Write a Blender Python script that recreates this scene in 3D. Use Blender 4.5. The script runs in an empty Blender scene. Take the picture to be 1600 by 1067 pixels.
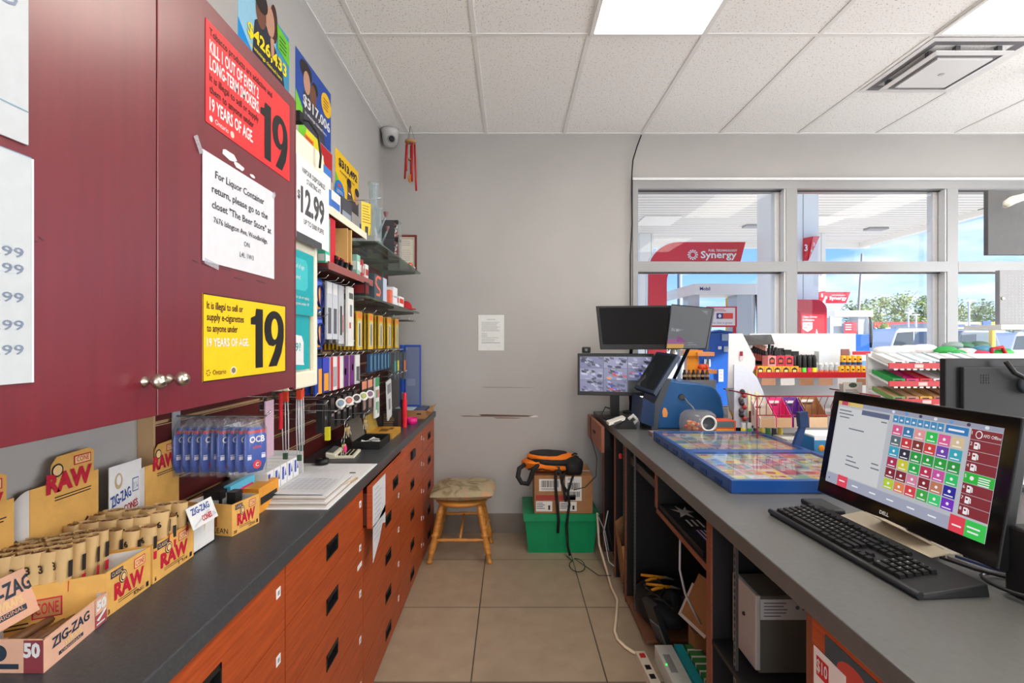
import bpy, bmesh, math, random
from mathutils import Vector, Matrix
random.seed(7)
sc = bpy.context.scene
# ---------- camera ----------
F = 760.0; CX = 798.0; CY = 533.5; CZ = 1.498
cd = bpy.data.cameras.new('camera'); cam = bpy.data.objects.new('camera', cd); sc.collection.objects.link(cam)
cd.sensor_width = 36; cd.lens = F/1600*36; cd.shift_x = (800-CX)/1600; cd.clip_start = .02; cd.clip_end = 500
cam.location = (0, 0, CZ); cam.rotation_euler = (math.pi/2, 0, 0); sc.camera = cam
# ---------- exposure ----------
sc.view_settings.view_transform = 'Standard'; sc.view_settings.look = 'None'
sc.view_settings.gamma = 1; sc.view_settings.use_curve_mapping = False
sc.view_settings.exposure = 0.36
LAMP = 8.5
FILL = 3.6  # glow strength of the added fill panes
# ---------- sky ----------
w = bpy.data.worlds.new('sky'); sc.world = w; w.use_nodes = True
nt = w.node_tree; nt.nodes.clear()
def N(t, **k):
    n = nt.nodes.new(t)
    for a, b in k.items(): setattr(n, a, b)
    return n
wo = N('ShaderNodeOutputWorld'); bg = N('ShaderNodeBackground'); tc = N('ShaderNodeTexCoord'); sp = N('ShaderNodeSeparateXYZ')
cr = N('ShaderNodeValToRGB'); no = N('ShaderNodeTexNoise'); mp = N('ShaderNodeMapping'); cr2 = N('ShaderNodeValToRGB'); mx = N('ShaderNodeMix', data_type='RGBA')
nt.links.new(tc.outputs['Generated'], sp.inputs[0]); nt.links.new(sp.outputs['Z'], cr.inputs[0])
e = cr.color_ramp.elements
e[0].position = 0.0; e[0].color = (.46, .68, .92, 1); e[1].position = .5; e[1].color = (.07, .24, .70, 1)
x = e.new(.12); x.color = (.24, .47, .90, 1); x = e.new(.24); x.color = (.13, .34, .84, 1)
nt.links.new(tc.outputs['Generated'], mp.inputs[0]); mp.inputs['Scale'].default_value = (1.5, 1.5, 6); mp.inputs['Location'].default_value = (.3, .1, 0)
nt.links.new(mp.outputs[0], no.inputs['Vector']); no.inputs['Scale'].default_value = 2.6; no.inputs['Detail'].default_value = 7
nt.links.new(no.outputs['Fac'], cr2.inputs[0]); cr2.color_ramp.elements[0].position = .50; cr2.color_ramp.elements[1].position = .78
nt.links.new(cr2.outputs[0], mx.inputs[0]); nt.links.new(cr.outputs[0], mx.inputs[6]); mx.inputs[7].default_value = (1, 1, 1, 1)
nt.links.new(mx.outputs[2], bg.inputs[0]); bg.inputs[1].default_value = 1.2; nt.links.new(bg.outputs[0], wo.inputs[0])
# ---------- sun ----------
sd = bpy.data.lights.new('sun', 'SUN'); so = bpy.data.objects.new('sun', sd); sc.collection.objects.link(so)
sd.energy = 10; sd.angle = .02; sd.color = (1, .96, .9)
so.rotation_euler = Vector((-.8, .38, -.38)).to_track_quat('-Z', 'Y').to_euler(); so.location = (0, -4, 12)
# ---------- helpers ----------
def q(px, py, Y): return Vector(((px-CX)*Y/F, Y, CZ-(py-CY)*Y/F))
def V(*a): return Vector(a)
def lin(c):
    return tuple(((x/255)/12.92 if x/255 <= .04045 else ((x/255+.055)/1.055)**2.4) for x in c)
MC = {}
def M(name, c=(200, 200, 200), rough=.5, metal=0, noise=0, ns=20, bump=0, bs=60, spec=.5, coat=0, emit=0, stretch=None, hi=None, det=4, trans=0, alpha=1, ior=1.45, coatr=.1):
    if name in MC: return MC[name]
    m = bpy.data.materials.new(name); m.use_nodes = True; t = m.node_tree; b = t.nodes['Principled BSDF']
    l = lin(c)+(1,); b.inputs['Base Color'].default_value = l; b.inputs['Roughness'].default_value = rough
    b.inputs['Metallic'].default_value = metal; b.inputs['Specular IOR Level'].default_value = spec
    b.inputs['Coat Weight'].default_value = coat; b.inputs['Coat Roughness'].default_value = coatr
    b.inputs['Transmission Weight'].default_value = trans; b.inputs['Alpha'].default_value = alpha; b.inputs['IOR'].default_value = ior
    if emit: b.inputs['Emission Color'].default_value = l; b.inputs['Emission Strength'].default_value = emit
    if noise or bump or hi:
        g = t.nodes.new('ShaderNodeTexCoord'); mpn = t.nodes.new('ShaderNodeMapping'); t.links.new(g.outputs['Object'], mpn.inputs[0])
        if stretch: mpn.inputs['Scale'].default_value = stretch
        n = t.nodes.new('ShaderNodeTexNoise'); n.inputs['Scale'].default_value = ns; n.inputs['Detail'].default_value = det; t.links.new(mpn.outputs[0], n.inputs['Vector'])
        if noise or hi:
            r = t.nodes.new('ShaderNodeValToRGB'); t.links.new(n.outputs['Fac'], r.inputs[0])
            r.color_ramp.elements[0].position = .3; r.color_ramp.elements[1].position = .7
            r.color_ramp.elements[0].color = tuple(x*(1-noise) for x in l[:3])+(1,)
            r.color_ramp.elements[1].color = (lin(hi)+(1,)) if hi else tuple(min(1, x*(1+noise)) for x in l[:3])+(1,)
            t.links.new(r.outputs[0], b.inputs['Base Color'])
        if bump:
            n2 = t.nodes.new('ShaderNodeTexNoise'); n2.inputs['Scale'].default_value = bs; n2.inputs['Detail'].default_value = 3; t.links.new(mpn.outputs[0], n2.inputs['Vector'])
            bp = t.nodes.new('ShaderNodeBump'); bp.inputs['Strength'].default_value = bump; bp.inputs['Distance'].default_value = .002
            t.links.new(n2.outputs['Fac'], bp.inputs['Height']); t.links.new(bp.outputs[0], b.inputs['Normal'])
    MC[name] = m; return m
def C(r, g, b, rough=.45):          # plain printed / plastic colour
    return M('print_%02x%02x%02x_%d' % (r, g, b, int(rough*100)), (r, g, b), rough, noise=.03, ns=40)
def glassmat(name, c=(255, 255, 255), tr=.93, rough=.0, base=None, ior=1.45):
    if name in MC: return MC[name]
    m = bpy.data.materials.new(name); m.use_nodes = True; t = m.node_tree; t.nodes.clear()
    o = t.nodes.new('ShaderNodeOutputMaterial'); a = t.nodes.new('ShaderNodeBsdfTransparent'); g = t.nodes.new('ShaderNodeBsdfGlossy'); mxn = t.nodes.new('ShaderNodeMixShader'); fr = t.nodes.new('ShaderNodeFresnel')
    a.inputs[0].default_value = lin(c)+(1,); g.inputs['Roughness'].default_value = rough; 
    ge = t.nodes.new('ShaderNodeNewGeometry'); ml = t.nodes.new('ShaderNodeMath'); ml.operation = 'MULTIPLY_ADD'   # same reflectance on both faces of a thin pane
    ml.inputs[1].default_value = 1/ior-ior; ml.inputs[2].default_value = ior; t.links.new(ge.outputs['Backfacing'], ml.inputs[0]); t.links.new(ml.outputs[0], fr.inputs[0])
    t.links.new(fr.outputs[0], mxn.inputs[0]); t.links.new(a.outputs[0], mxn.inputs[1]); t.links.new(g.outputs[0], mxn.inputs[2])
    last = mxn
    if base:
        d = t.nodes.new('ShaderNodeBsdfDiffuse'); d.inputs[0].default_value = lin(base)+(1,); m2 = t.nodes.new('ShaderNodeMixShader')
        m2.inputs[0].default_value = 1-tr; t.links.new(mxn.outputs[0], m2.inputs[1]); t.links.new(d.outputs[0], m2.inputs[2]); last = m2
    t.links.new(last.outputs[0], o.inputs[0]); MC[name] = m; return m
TC = {}
def textmesh(s, bold):
    k = (s, bold)
    if k in TC: return TC[k]
    cu = bpy.data.curves.new('t', 'FONT'); cu.body = s; cu.offset = bold; cu.resolution_u = 2; cu.size = 1
    ob = bpy.data.objects.new('t', cu); sc.collection.objects.link(ob)
    dg = bpy.context.evaluated_depsgraph_get(); me = bpy.data.meshes.new_from_object(ob.evaluated_get(dg))
    vs = [tuple(v.co) for v in me.vertices]; fs = [tuple(p.vertices) for p in me.polygons]
    bpy.data.objects.remove(ob); bpy.data.curves.remove(cu); bpy.data.meshes.remove(me)
    TC[k] = (vs, fs); return TC[k]
class MB:
    def __init__(s): s.v = []; s.f = []; s.m = []; s.sm = []; s.mats = []; s.X = Matrix()
    def mi(s, m):
        if m not in s.mats: s.mats.append(m)
        return s.mats.index(m)
    def add(s, vs, fs, m, smooth=False):
        b = len(s.v); s.v += [s.X @ Vector(v) for v in vs]; k = s.mi(m)
        for f in fs: s.f.append([b+i for i in f]); s.m.append(k); s.sm.append(smooth)
        return s
    def box(s, a, b, m):
        x0, y0, z0 = a; x1, y1, z1 = b
        return s.add([(x0,y0,z0),(x1,y0,z0),(x1,y1,z0),(x0,y1,z0),(x0,y0,z1),(x1,y0,z1),(x1,y1,z1),(x0,y1,z1)],
              [(0,3,2,1),(4,5,6,7),(0,1,5,4),(1,2,6,5),(2,3,7,6),(3,0,4,7)], m)
    def ob(s, c, sz, m, rot=(0,0,0)):
        R = Matrix.Translation(c) @ Matrix.Rotation(rot[2],4,'Z') @ Matrix.Rotation(rot[1],4,'Y') @ Matrix.Rotation(rot[0],4,'X')
        o = s.X.copy(); s.X = o @ R; s.box([-x/2 for x in sz], [x/2 for x in sz], m); s.X = o; return s
    def poly(s, pts, m): return s.add(pts, [tuple(range(len(pts)))], m)
    def prism(s, pts, vec, m, smooth=False):
        n = len(pts); vec = Vector(vec); a = [Vector(p) for p in pts]; b = [p+vec for p in a]
        return s.add(a+b, [tuple(range(n))[::-1], tuple(range(n, 2*n))]+[(i, (i+1) % n, n+(i+1) % n, n+i) for i in range(n)], m)
    def tube(s, pts, r, m, n=8):
        pts = [Vector(p) for p in pts]; rs = r if isinstance(r, (list, tuple)) else [r]*len(pts)
        vs = []; prev = None
        for i, p in enumerate(pts):
            d = (pts[min(i+1, len(pts)-1)]-pts[max(i-1, 0)]).normalized()
            if prev is None: a = d.orthogonal().normalized()
            else:
                a = prev-d*prev.dot(d)
                a = a.normalized() if a.length > 1e-6 else d.orthogonal().normalized()
            prev = a; b = d.cross(a)
            vs += [p+(a*math.cos(2*math.pi*k/n)+b*math.sin(2*math.pi*k/n))*rs[i] for k in range(n)]
        fs = [(i*n+k, i*n+(k+1) % n, (i+1)*n+(k+1) % n, (i+1)*n+k) for i in range(len(pts)-1) for k in range(n)]
        s.add(vs, fs, m, True); L = (len(pts)-1)*n; b = len(s.v)-len(vs)
        for f in (list(range(n))[::-1], [L+k for k in range(n)]): s.f.append([b+i for i in f]); s.m.append(s.mi(m)); s.sm.append(False)
        return s
    def lathe(s, c, prof, m, ax=(0,0,1), n=20, sc_=(1,1)):
        c = Vector(c); ax = Vector(ax).normalized(); a = Vector((1,0,0)) if abs(ax.z) > .9 else ax.orthogonal().normalized(); b = ax.cross(a)
        vs = [c+ax*h+(a*math.cos(2*math.pi*k/n)*sc_[0]+b*math.sin(2*math.pi*k/n)*sc_[1])*max(r, 1e-5) for r, h in prof for k in range(n)]
        fs = [(i*n+k, i*n+(k+1) % n, (i+1)*n+(k+1) % n, (i+1)*n+k) for i in range(len(prof)-1) for k in range(n)]
        return s.add(vs, fs, m, True)
    def cyl(s, c, r, h, m, ax=(0,0,1), n=16): return s.lathe(c, [(0,0),(r,0),(r,0),(r,h),(r,h),(0,h)], m, ax, n)
    def ball(s, c, r, m, sc_=(1,1,1), n=14, jit=0):
        vs = []; c = Vector(c)
        for i in range(n+1):
            for k in range(n):
                a = math.pi*i/n; b = 2*math.pi*k/n; j = 1+random.uniform(-jit, jit)
                if i in (0, n): j = 1
                vs.append(c+Vector((math.sin(a)*math.cos(b)*sc_[0], math.sin(a)*math.sin(b)*sc_[1], math.cos(a)*sc_[2]))*r*j)
        return s.add(vs, [(i*n+k, i*n+(k+1) % n, (i+1)*n+(k+1) % n, (i+1)*n+k) for i in range(n) for k in range(n)], m, True)
    def text(s, t, o, u, up, h, m, w=None, bold=.0, al='l'):
        vs, fs = textmesh(t, bold)
        if not vs: return s
        x0 = min(v[0] for v in vs); x1 = max(v[0] for v in vs); k = h/.69; kx = k
        if w: kx = w/max(x1-x0, 1e-6)
        W = (x1-x0)*kx; off = 0 if al == 'l' else (-W/2 if al == 'c' else -W)
        o = Vector(o); u = Vector(u); up = Vector(up)
        return s.add([o+u*((v[0]-x0)*kx+off)+up*(v[1]*k) for v in vs], fs, m)
    def build(s, name, par=None, bev=0, label=None, local=False, seg=2):
        inv = Matrix()
        if par is not None and not local: inv = INV[par.name]
        me = bpy.data.meshes.new(name); me.from_pydata([inv @ v for v in s.v], [], s.f)
        for m in s.mats: me.materials.append(m)
        me.polygons.foreach_set('material_index', s.m); me.polygons.foreach_set('use_smooth', s.sm)
        bm = bmesh.new(); bm.from_mesh(me); bmesh.ops.remove_doubles(bm, verts=bm.verts, dist=1e-6) if False else None
        bmesh.ops.recalc_face_normals(bm, faces=bm.faces); bm.to_mesh(me); bm.free()
        o = bpy.data.objects.new(name, me); sc.collection.objects.link(o)
        if par is not None: o.parent = par; INV[o.name] = INV[par.name]
        if bev:
            b = o.modifiers.new('bevel', 'BEVEL'); b.width = bev; b.segments = seg; b.limit_method = 'ANGLE'; b.angle_limit = .6
        if label: o['label'] = label
        return o
INV = {}
def tag(o, label, cat, group=None):
    o['label'] = label; o['category'] = cat
    if group: o['group'] = group
    return o
def thing(name, label, cat, loc=(0,0,0), rz=0, group=None):
    o = bpy.data.objects.new(name, None); sc.collection.objects.link(o); o.location = loc; o.rotation_euler = (0,0,rz); o.empty_display_size = .05
    INV[o.name] = (Matrix.Translation(loc) @ Matrix.Rotation(rz, 4, 'Z')).inverted()
    return tag(o, label, cat, group)
def one(name, mb, label, cat, group=None, bev=0):
    xs = [v.x for v in mb.v]; ys = [v.y for v in mb.v]; zs = [v.z for v in mb.v]
    c = Vector(((min(xs)+max(xs))/2, (min(ys)+max(ys))/2, min(zs)))
    mb.v = [v-c for v in mb.v]; o = mb.build(name, bev=bev); o.location = c
    return tag(o, label, cat, group)
def struct(name, mb, par=None, bev=0):
    o = mb.build(name, par, bev=bev)
    if par is None: o['kind'] = 'structure'; INV[o.name] = Matrix()
    return o
def dup(o, loc, rz=None, label=None, group=None, par=None):
    c = o.copy(); sc.collection.objects.link(c)
    if par is not None: c.parent = par
    else:
        c.location = loc
        if rz is not None: c.rotation_euler.z = rz
        if label: c['label'] = label
        if group: c['group'] = group
    for ch in list(o.children): dup(ch, None, par=c)
    return c
class Sheet(MB):
    """a printed panel: top-left corner O, reading direction u, up direction"""
    def __init__(s, O, u, up, W, H, m, th=.0008):
        super().__init__(); s.O = Vector(O); s.u = Vector(u).normalized(); s.up = Vector(up).normalized(); s.n = s.u.cross(s.up); s.W = W; s.H = H; s.th = th
        a = [s.O, s.O+s.u*W, s.O+s.u*W-s.up*H, s.O-s.up*H]; s.prism(a, s.n*th, m)
    def P(s, x, y, L=1): return s.O+s.u*(x*s.W)-s.up*(y*s.H)+s.n*(s.th+L*.0004)
    def r(s, x, y, w, h, m, L=1): s.poly([s.P(x,y,L), s.P(x+w,y,L), s.P(x+w,y+h,L), s.P(x,y+h,L)], m); return s
    def pg(s, pts, m, L=1): s.poly([s.P(x, y, L) for x, y in pts], m); return s
    def el(s, x, y, rx, ry, m, L=1, n=20): return s.pg([(x+rx*math.cos(2*math.pi*i/n), y+ry*math.sin(2*math.pi*i/n)) for i in range(n)], m, L)
    def t(s, x, y, h, txt, m, w=None, L=2, bold=0, al='l', tilt=0):
        u = s.u; up = s.up
        if tilt: a = math.radians(tilt); u, up = u*math.cos(a)+up*math.sin(a), up*math.cos(a)-u*math.sin(a)
        s.text(txt, s.P(x, y, L), u, up, h*s.H, m, (w*s.W if w else None), bold, al); return s
    def lines(s, x, y, w, n, dy, h, m, L=2, rag=.3):
        for i in range(n): s.r(x, y+i*dy, w*(1-random.random()*rag), h, m, L)
        return s
EY = V(0,1,0); EX = V(1,0,0); EZ = V(0,0,1)
WHITE = C(226,226,226); BLACK = C(18,18,20); PAPER = C(212,212,217,.7); RED = C(200,30,40); TAN = M('kraft_card', (220,168,88), .75, noise=.08, ns=30)
KRAFT = M('brown_cardboard', (160,115,75), .85, noise=.08, ns=25); CREAM = C(232,226,205); CHROME = M('chrome_wire', (190,190,190), .25, 1)
BLKP = M('black_plastic', (22,22,24), .4, noise=.1, ns=30, bump=.1); GREYT = C(90,95,105)
# ================= room =================
YB = 3.815; XL = -1.0; CH = 3.127; XR = 5.0; YF = -2.6
def tilemat():
    m = bpy.data.materials.new('floor_tiles'); m.use_nodes = True; t = m.node_tree; b = t.nodes['Principled BSDF']
    g = t.nodes.new('ShaderNodeNewGeometry'); mp = t.nodes.new('ShaderNodeMapping'); mp.inputs['Location'].default_value = (.175+6, -3.343+6.02, 0)
    br = t.nodes.new('ShaderNodeTexBrick'); br.offset = 0; br.inputs['Scale'].default_value = 1; br.inputs['Brick Width'].default_value = .6; br.inputs['Row Height'].default_value = .602
    br.inputs['Mortar Size'].default_value = .0035; br.inputs['Mortar Smooth'].default_value = .1; br.inputs['Color1'].default_value = lin((170,150,128))+(1,); br.inputs['Color2'].default_value = lin((163,144,123))+(1,); br.inputs['Mortar'].default_value = lin((78,68,60))+(1,)
    n = t.nodes.new('ShaderNodeTexNoise'); n.inputs['Scale'].default_value = 9; n.inputs['Detail'].default_value = 8
    mx = t.nodes.new('ShaderNodeMix'); mx.data_type = 'RGBA'; mx.blend_type = 'MULTIPLY'; mx.inputs[0].default_value = .35
    cr = t.nodes.new('ShaderNodeValToRGB'); cr.color_ramp.elements[0].position = .3; cr.color_ramp.elements[0].color = (.6,.58,.55,1); cr.color_ramp.elements[1].position = .65
    for a, c in ((g.outputs['Position'], mp.inputs[0]), (mp.outputs[0], br.inputs[0]), (g.outputs['Position'], n.inputs['Vector']), (n.outputs['Fac'], cr.inputs[0]), (br.outputs[0], mx.inputs[6]), (cr.outputs[0], mx.inputs[7]), (mx.outputs[2], b.inputs['Base Color'])): t.links.new(a, c)
    b.inputs['Roughness'].default_value = .38
    return m
def ceilmat():
    m = bpy.data.materials.new('ceiling_tile'); m.use_nodes = True; t = m.node_tree; b = t.nodes['Principled BSDF']
    g = t.nodes.new('ShaderNodeNewGeometry'); n = t.nodes.new('ShaderNodeTexNoise'); n.inputs['Scale'].default_value = 110; n.inputs['Detail'].default_value = 2
    cr = t.nodes.new('ShaderNodeValToRGB'); cr.color_ramp.elements[0].position = .30; cr.color_ramp.elements[0].color = lin((175,173,170))+(1,); cr.color_ramp.elements[1].position = .40; cr.color_ramp.elements[1].color = lin((246,245,243))+(1,)
    for a, c in ((g.outputs['Position'], n.inputs['Vector']), (n.outputs['Fac'], cr.inputs[0]), (cr.outputs[0], b.inputs['Base Color'])): t.links.new(a, c)
    b.inputs['Roughness'].default_value = .9; return m
WALLM = M('painted_wall', (174,171,168), .75, noise=.035, ns=2.5, bump=.15, bs=90)
FR = M('window_aluminium', (152,152,153), .4, .25)
struct('floor', MB().box((XL-.1, YF-.1, -.1), (XR+.1, YB+.15, 0), tilemat()))
struct('ceiling', MB().box((XL-.1, YF-.1, CH), (XR+.1, YB+.15, CH+.15), ceilmat()))
struct('wall_left', MB().box((XL-.1, YF-.1, 0), (XL, YB+.15, CH), WALLM))
struct('wall_right', MB().box((XR, YF-.1, 0), (XR+.1, YB+.15, CH), WALLM))
struct('wall_front', MB().box((XL, YF-.1, 0), (XR, YF, CH), WALLM))
WX0, WX1, WZ0, WZ1 = .954, 4.75, .93, 2.766
wb = MB(); wb.box((XL, YB, 0), (WX0, YB+.15, CH), WALLM).box((WX0, YB, WZ1), (WX1, YB+.15, CH), WALLM).box((WX0, YB, 0), (WX1, YB+.15, WZ0), WALLM).box((WX1, YB, 0), (XR, YB+.15, CH), WALLM)
# scuff marks
sm = M('wall_scuff', (120,100,85), .8); 
for (x0, y0, x1, y1, m) in ((718,649.5,762,651,sm),(748,647.5,835,651,M('dark_scuff',(96,78,66),.8)),(770,652,817,654,C(140,118,100,.8)),(825,649.5,842,652,C(225,220,214,.8)),(752,604.5,838,606,C(150,146,142,.8))):
    a = q(x0,y0,YB-.0006); b = q(x1,y1,YB-.0006); wb.poly([(a.x,a.y,a.z),(a.x+.06,a.y,a.z+.002),(b.x,a.y,(a.z+b.z)/2),(b.x-.05,a.y,b.z),(a.x+.03,a.y,b.z+.001)], m)
struct('wall_back', wb)
struct('baseboard_back', MB().box((XL, YB-.012, 0), (.9, YB, .15), M('base_tile', (120,110,100), .4, noise=.1, ns=8)).box((.9, YB-.012, 0), (XR, YB, .15), MC['base_tile']))
# glowing window-like panes added on the unseen right and front walls as fill
def fill_mat():
    m = bpy.data.materials.new('fill_glow_pane'); m.use_nodes = True; b = m.node_tree.nodes['Principled BSDF']
    b.inputs['Base Color'].default_value = (.8,.85,.9,1); b.inputs['Roughness'].default_value = .1; b.inputs['Emission Color'].default_value = (.93,.96,1,1); b.inputs['Emission Strength'].default_value = FILL; return m
FILLM = fill_mat()
wf2 = thing('fill_window_2', 'row of daylit windows along the right wall', 'window', (XR, .5, .4)); wf2['kind'] = 'structure'
m2 = MB().box((XR-.03,-2.2,.35), (XR-.001,3.2,.40), FR).box((XR-.03,-2.2,2.80), (XR-.001,3.2,2.85), FR)
for k in range(5): y = -2.2+k*1.3375; m2.box((XR-.03,y,.40), (XR-.001,y+.05,2.80), FR)
m2.build('window_frame', wf2)
for k in range(4): y = -2.15+k*1.3375; MB().box((XR-.012,y,.40), (XR-.002,y+1.2875,2.80), FILLM).build('pane', wf2)
wf3 = thing('fill_window_3', 'row of daylit windows along the front wall behind the viewer', 'window', (2.5, YF, .4)); wf3['kind'] = 'structure'
m2 = MB().box((-.9,YF+.001,.35), (1.15,YF+.03,.40), FR).box((-.9,YF+.001,2.80), (1.15,YF+.03,2.85), FR)
for k in range(3): x = -.9+k*1.0; m2.box((x,YF+.001,.40), (x+.05,YF+.03,2.80), FR)
m2.build('window_frame', wf3)
for k in range(2): x = -.85+k*1.0; MB().box((x,YF+.002,.40), (x+.95,YF+.012,2.80), FILLM).build('pane', wf3)
# ceiling grid
cg = MB(); GM = M('ceiling_grid', (232,231,229), .5)
gx = [-.803+.61*k for k in range(10)]; gy = [2.58-1.22*k for k in range(5)]
for x in gx: cg.box((x-.012, YF, CH-.004), (x+.012, YB, CH), GM)
for y in gy: cg.box((XL, y-.012, CH-.0045), (XR, y+.012, CH), GM)
cg.box((XL, YF, CH-.005), (XL+.022, YB, CH), GM); cg.box((XL, YB-.02, CH-.005), (XR, YB, CH), GM)
struct('trim_1', cg)
# window
wf = thing('window_1', 'three wide aluminium window bays each with a transom pane above', 'window', ((WX0+WX1)/2, YB, WZ0)); wf['kind'] = 'structure'
fm = MB(); y0, y1 = YB-.02, YB+.12
fm.box((WX0, y0, WZ0+.05), (.994, y1, WZ1-.075), FR).box((WX0, y0, WZ1-.075), (WX1, y1, WZ1), FR).box((WX0, y0, WZ0), (WX1, y1, WZ0+.05), FR).box((WX1-.04, y0, WZ0+.05), (WX1, y1, WZ1-.075), FR)
fm.box((WX0-.005, YB-.035, WZ1-.012), (WX1, YB-.02, WZ1+.006), WHITE)
cols = [(.994, 2.150), (2.236, 3.408), (3.492, 4.71)]
for a in ((2.150, 2.236), (3.408, 3.492)): fm.box((a[0], y0+.001, WZ0+.05), (a[1], y1-.001, WZ1-.075), FR)
for a, b in cols: fm.box((a, y0, 2.043), (b, y1, 2.122), FR)
GK = C(40,40,42)
for a, b in cols:      # dark gaskets and white beads
    for z0, z1 in ((WZ0+.05, 2.043), (2.122, WZ1-.075)):
        fm.box((a, YB+.03, z1-.006), (b, YB+.05, z1), GK); fm.box((a, YB+.03, z0), (b, YB+.05, z0+.004), GK)
        fm.box((b-.012, YB-.012, z0), (b, YB+.05, z1), WHITE); fm.box((b-.05, YB+.055, z0), (b-.012, YB+.11, z1), WHITE)
fm.build('window_frame', wf)
GL = glassmat('window_glass', ior=1.22)
for a, b in cols:
    for z0, z1 in ((WZ0+.05, 2.043), (2.122, WZ1-.075)):
        MB().box((a, YB+.05, z0), (b, YB+.055, z1), GL).build('pane', wf)
# ceiling lights
def dm():
    m = bpy.data.materials.new('light_diffuser'); m.use_nodes = True; t = m.node_tree; b = t.nodes['Principled BSDF']
    b.inputs['Base Color'].default_value = (.9,.9,.9,1); b.inputs['Emission Color'].default_value = (1,.93,.80,1); b.inputs['Emission Strength'].default_value = LAMP; return m
DM = dm()
LT = [(.417, 1.36, 'lit ceiling light panel nearest the dark red wall cabinet'), (2.247, 1.36, 'lit ceiling light panel beside the square air vent'),
      (.417, -1.08, 'lit ceiling light panel behind the viewer over the aisle'), (2.247, -1.08, 'lit ceiling light panel behind the viewer over the counter'), (4.077, 1.36, 'lit ceiling light panel farthest right near the right wall')]
for x, y, lab in LT:
    t = thing('ceiling_light', lab, 'ceiling light', (x+.305, y+.61, CH-.03), group='recessed ceiling lights')
    f = MB(); f.box((x, y, CH-.012), (x+.61, y+.022, CH-.0055), GM).box((x, y+1.198, CH-.012), (x+.61, y+1.22, CH-.0055), GM).box((x, y+.022, CH-.012), (x+.022, y+1.198, CH-.0055), GM).box((x+.588, y+.022, CH-.012), (x+.61, y+1.198, CH-.0055), GM)
    f.build('frame', t); MB().box((x+.022, y+.022, CH-.010), (x+.588, y+1.198, CH-.006), DM).build('diffuser', t)
# air vent
t = thing('air_vent', 'square white ceiling air diffuser with a raised central panel', 'air vent', (2.552, 2.885, CH-.05))
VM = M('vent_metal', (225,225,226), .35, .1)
def ring(mb, x0, y0, x1, y1, z0, a, z1, m):
    o = [(x0,y0,z0),(x1,y0,z0),(x1,y1,z0),(x0,y1,z0)]; i = [(x0+a,y0+a,z1),(x1-a,y0+a,z1),(x1-a,y1-a,z1),(x0+a,y1-a,z1)]
    mb.add(o+i, [(k,(k+1)%4,4+(k+1)%4,4+k) for k in range(4)], m)
f = MB(); X0, Y0, X1, Y1 = 2.262, 2.597, 2.842, 3.172
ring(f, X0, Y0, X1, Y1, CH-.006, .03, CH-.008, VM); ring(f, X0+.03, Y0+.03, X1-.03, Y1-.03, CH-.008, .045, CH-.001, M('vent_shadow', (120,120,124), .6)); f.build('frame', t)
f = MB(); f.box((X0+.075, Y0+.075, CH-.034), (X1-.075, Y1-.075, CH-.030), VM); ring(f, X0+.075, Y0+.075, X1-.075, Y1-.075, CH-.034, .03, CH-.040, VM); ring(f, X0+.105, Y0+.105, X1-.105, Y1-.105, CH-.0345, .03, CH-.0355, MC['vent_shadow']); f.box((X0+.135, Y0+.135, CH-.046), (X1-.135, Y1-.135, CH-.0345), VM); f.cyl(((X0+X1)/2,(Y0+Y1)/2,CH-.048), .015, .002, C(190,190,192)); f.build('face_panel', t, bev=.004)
for sx, sy in ((X0+.09, Y0+.14), (X0+.09, Y1-.14), (X0+.2, Y0+.09), (X1-.15, Y0+.09)): MB().box((sx-.012, sy-.012, CH-.031), (sx+.012, sy+.012, CH-.002), C(90,90,95)).build('bracket', t)
# ---------- left wall cabinet ----------
CXF = -.648
MAR = M('maroon_laminate', (112,28,40), .30, noise=.10, ns=3, stretch=(1,14,1.2), coat=.8, coatr=.30)
MARE = M('maroon_edge', (98,16,28), .35)
t = thing('wall_cabinet', 'dark red two door wall cabinet hung over the left counter', 'cabinet', (-.83, .75, 1.36))
MB().box((XL+.001, .05, 1.366), (CXF-.022, 1.461, 2.222), MARE).build('body', t)
MB().box((CXF-.02, 1.4605, 1.352), (CXF-.002, 1.476, 2.226), MARE).build('edge_panel', t, bev=.004)
for a, b, ky in ((.312, .8895, .861), (.8925, 1.459, .922)):
    d = MB().box((CXF-.02, a, 1.362), (CXF, b, 2.226), MAR).build('door', t, bev=.0015)
    k = MB(); NK = M('satin_nickel', (190,182,170), .28, 1)
    k.lathe((CXF, ky, 1.427), [(.009,0),(.0085,.003),(.0045,.006),(.004,.013),(.0085,.016),(.0135,.022),(.0135,.028),(.009,.035),(0,.037)], NK, (1,0,0), 24); k.build('knob', d, label='round satin nickel knob')
MB().box((CXF-.02, .05, 1.362), (CXF, .309, 2.226), MAR).build('door', t)
SX = CXF+.0006
# tape residue / scratches on the door
rs = MB(); TRN = M('torn_paper', (228,222,224), .8)
for cx_, cz_, w_, h_ in ((1.12,1.925,.075,.012),(1.16,1.915,.05,.008),(1.22,1.912,.03,.005)):
    pts = []
    for i in range(12): a = i*math.pi/6; rr = random.uniform(.7,1); pts.append((SX, cx_+math.cos(a)*w_/2*rr, cz_+math.sin(a)*h_*rr-.0*i))
    rs.prism(pts, (.0005,0,0), TRN)
tag(rs.build('torn_paper_residue'), 'torn white paper residue left on the red door above the notice', 'residue')
sc2 = MB(); SCR = M('scratch_dark', (96,60,70), .6)
for (px, py, l) in ((300,405,.02),(315,410,.03),(340,415,.05),(365,432,.04),(400,437,.05),(47,371,.01),(60,369,.008)):
    p = q(px, py, -SX*F/(CX-px)); sc2.prism([(SX,p.y,p.z),(SX,p.y+l,p.z-.003),(SX,p.y+l,p.z-.0045),(SX,p.y+.004,p.z-.0035)], (.0003,0,0), SCR)
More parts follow.
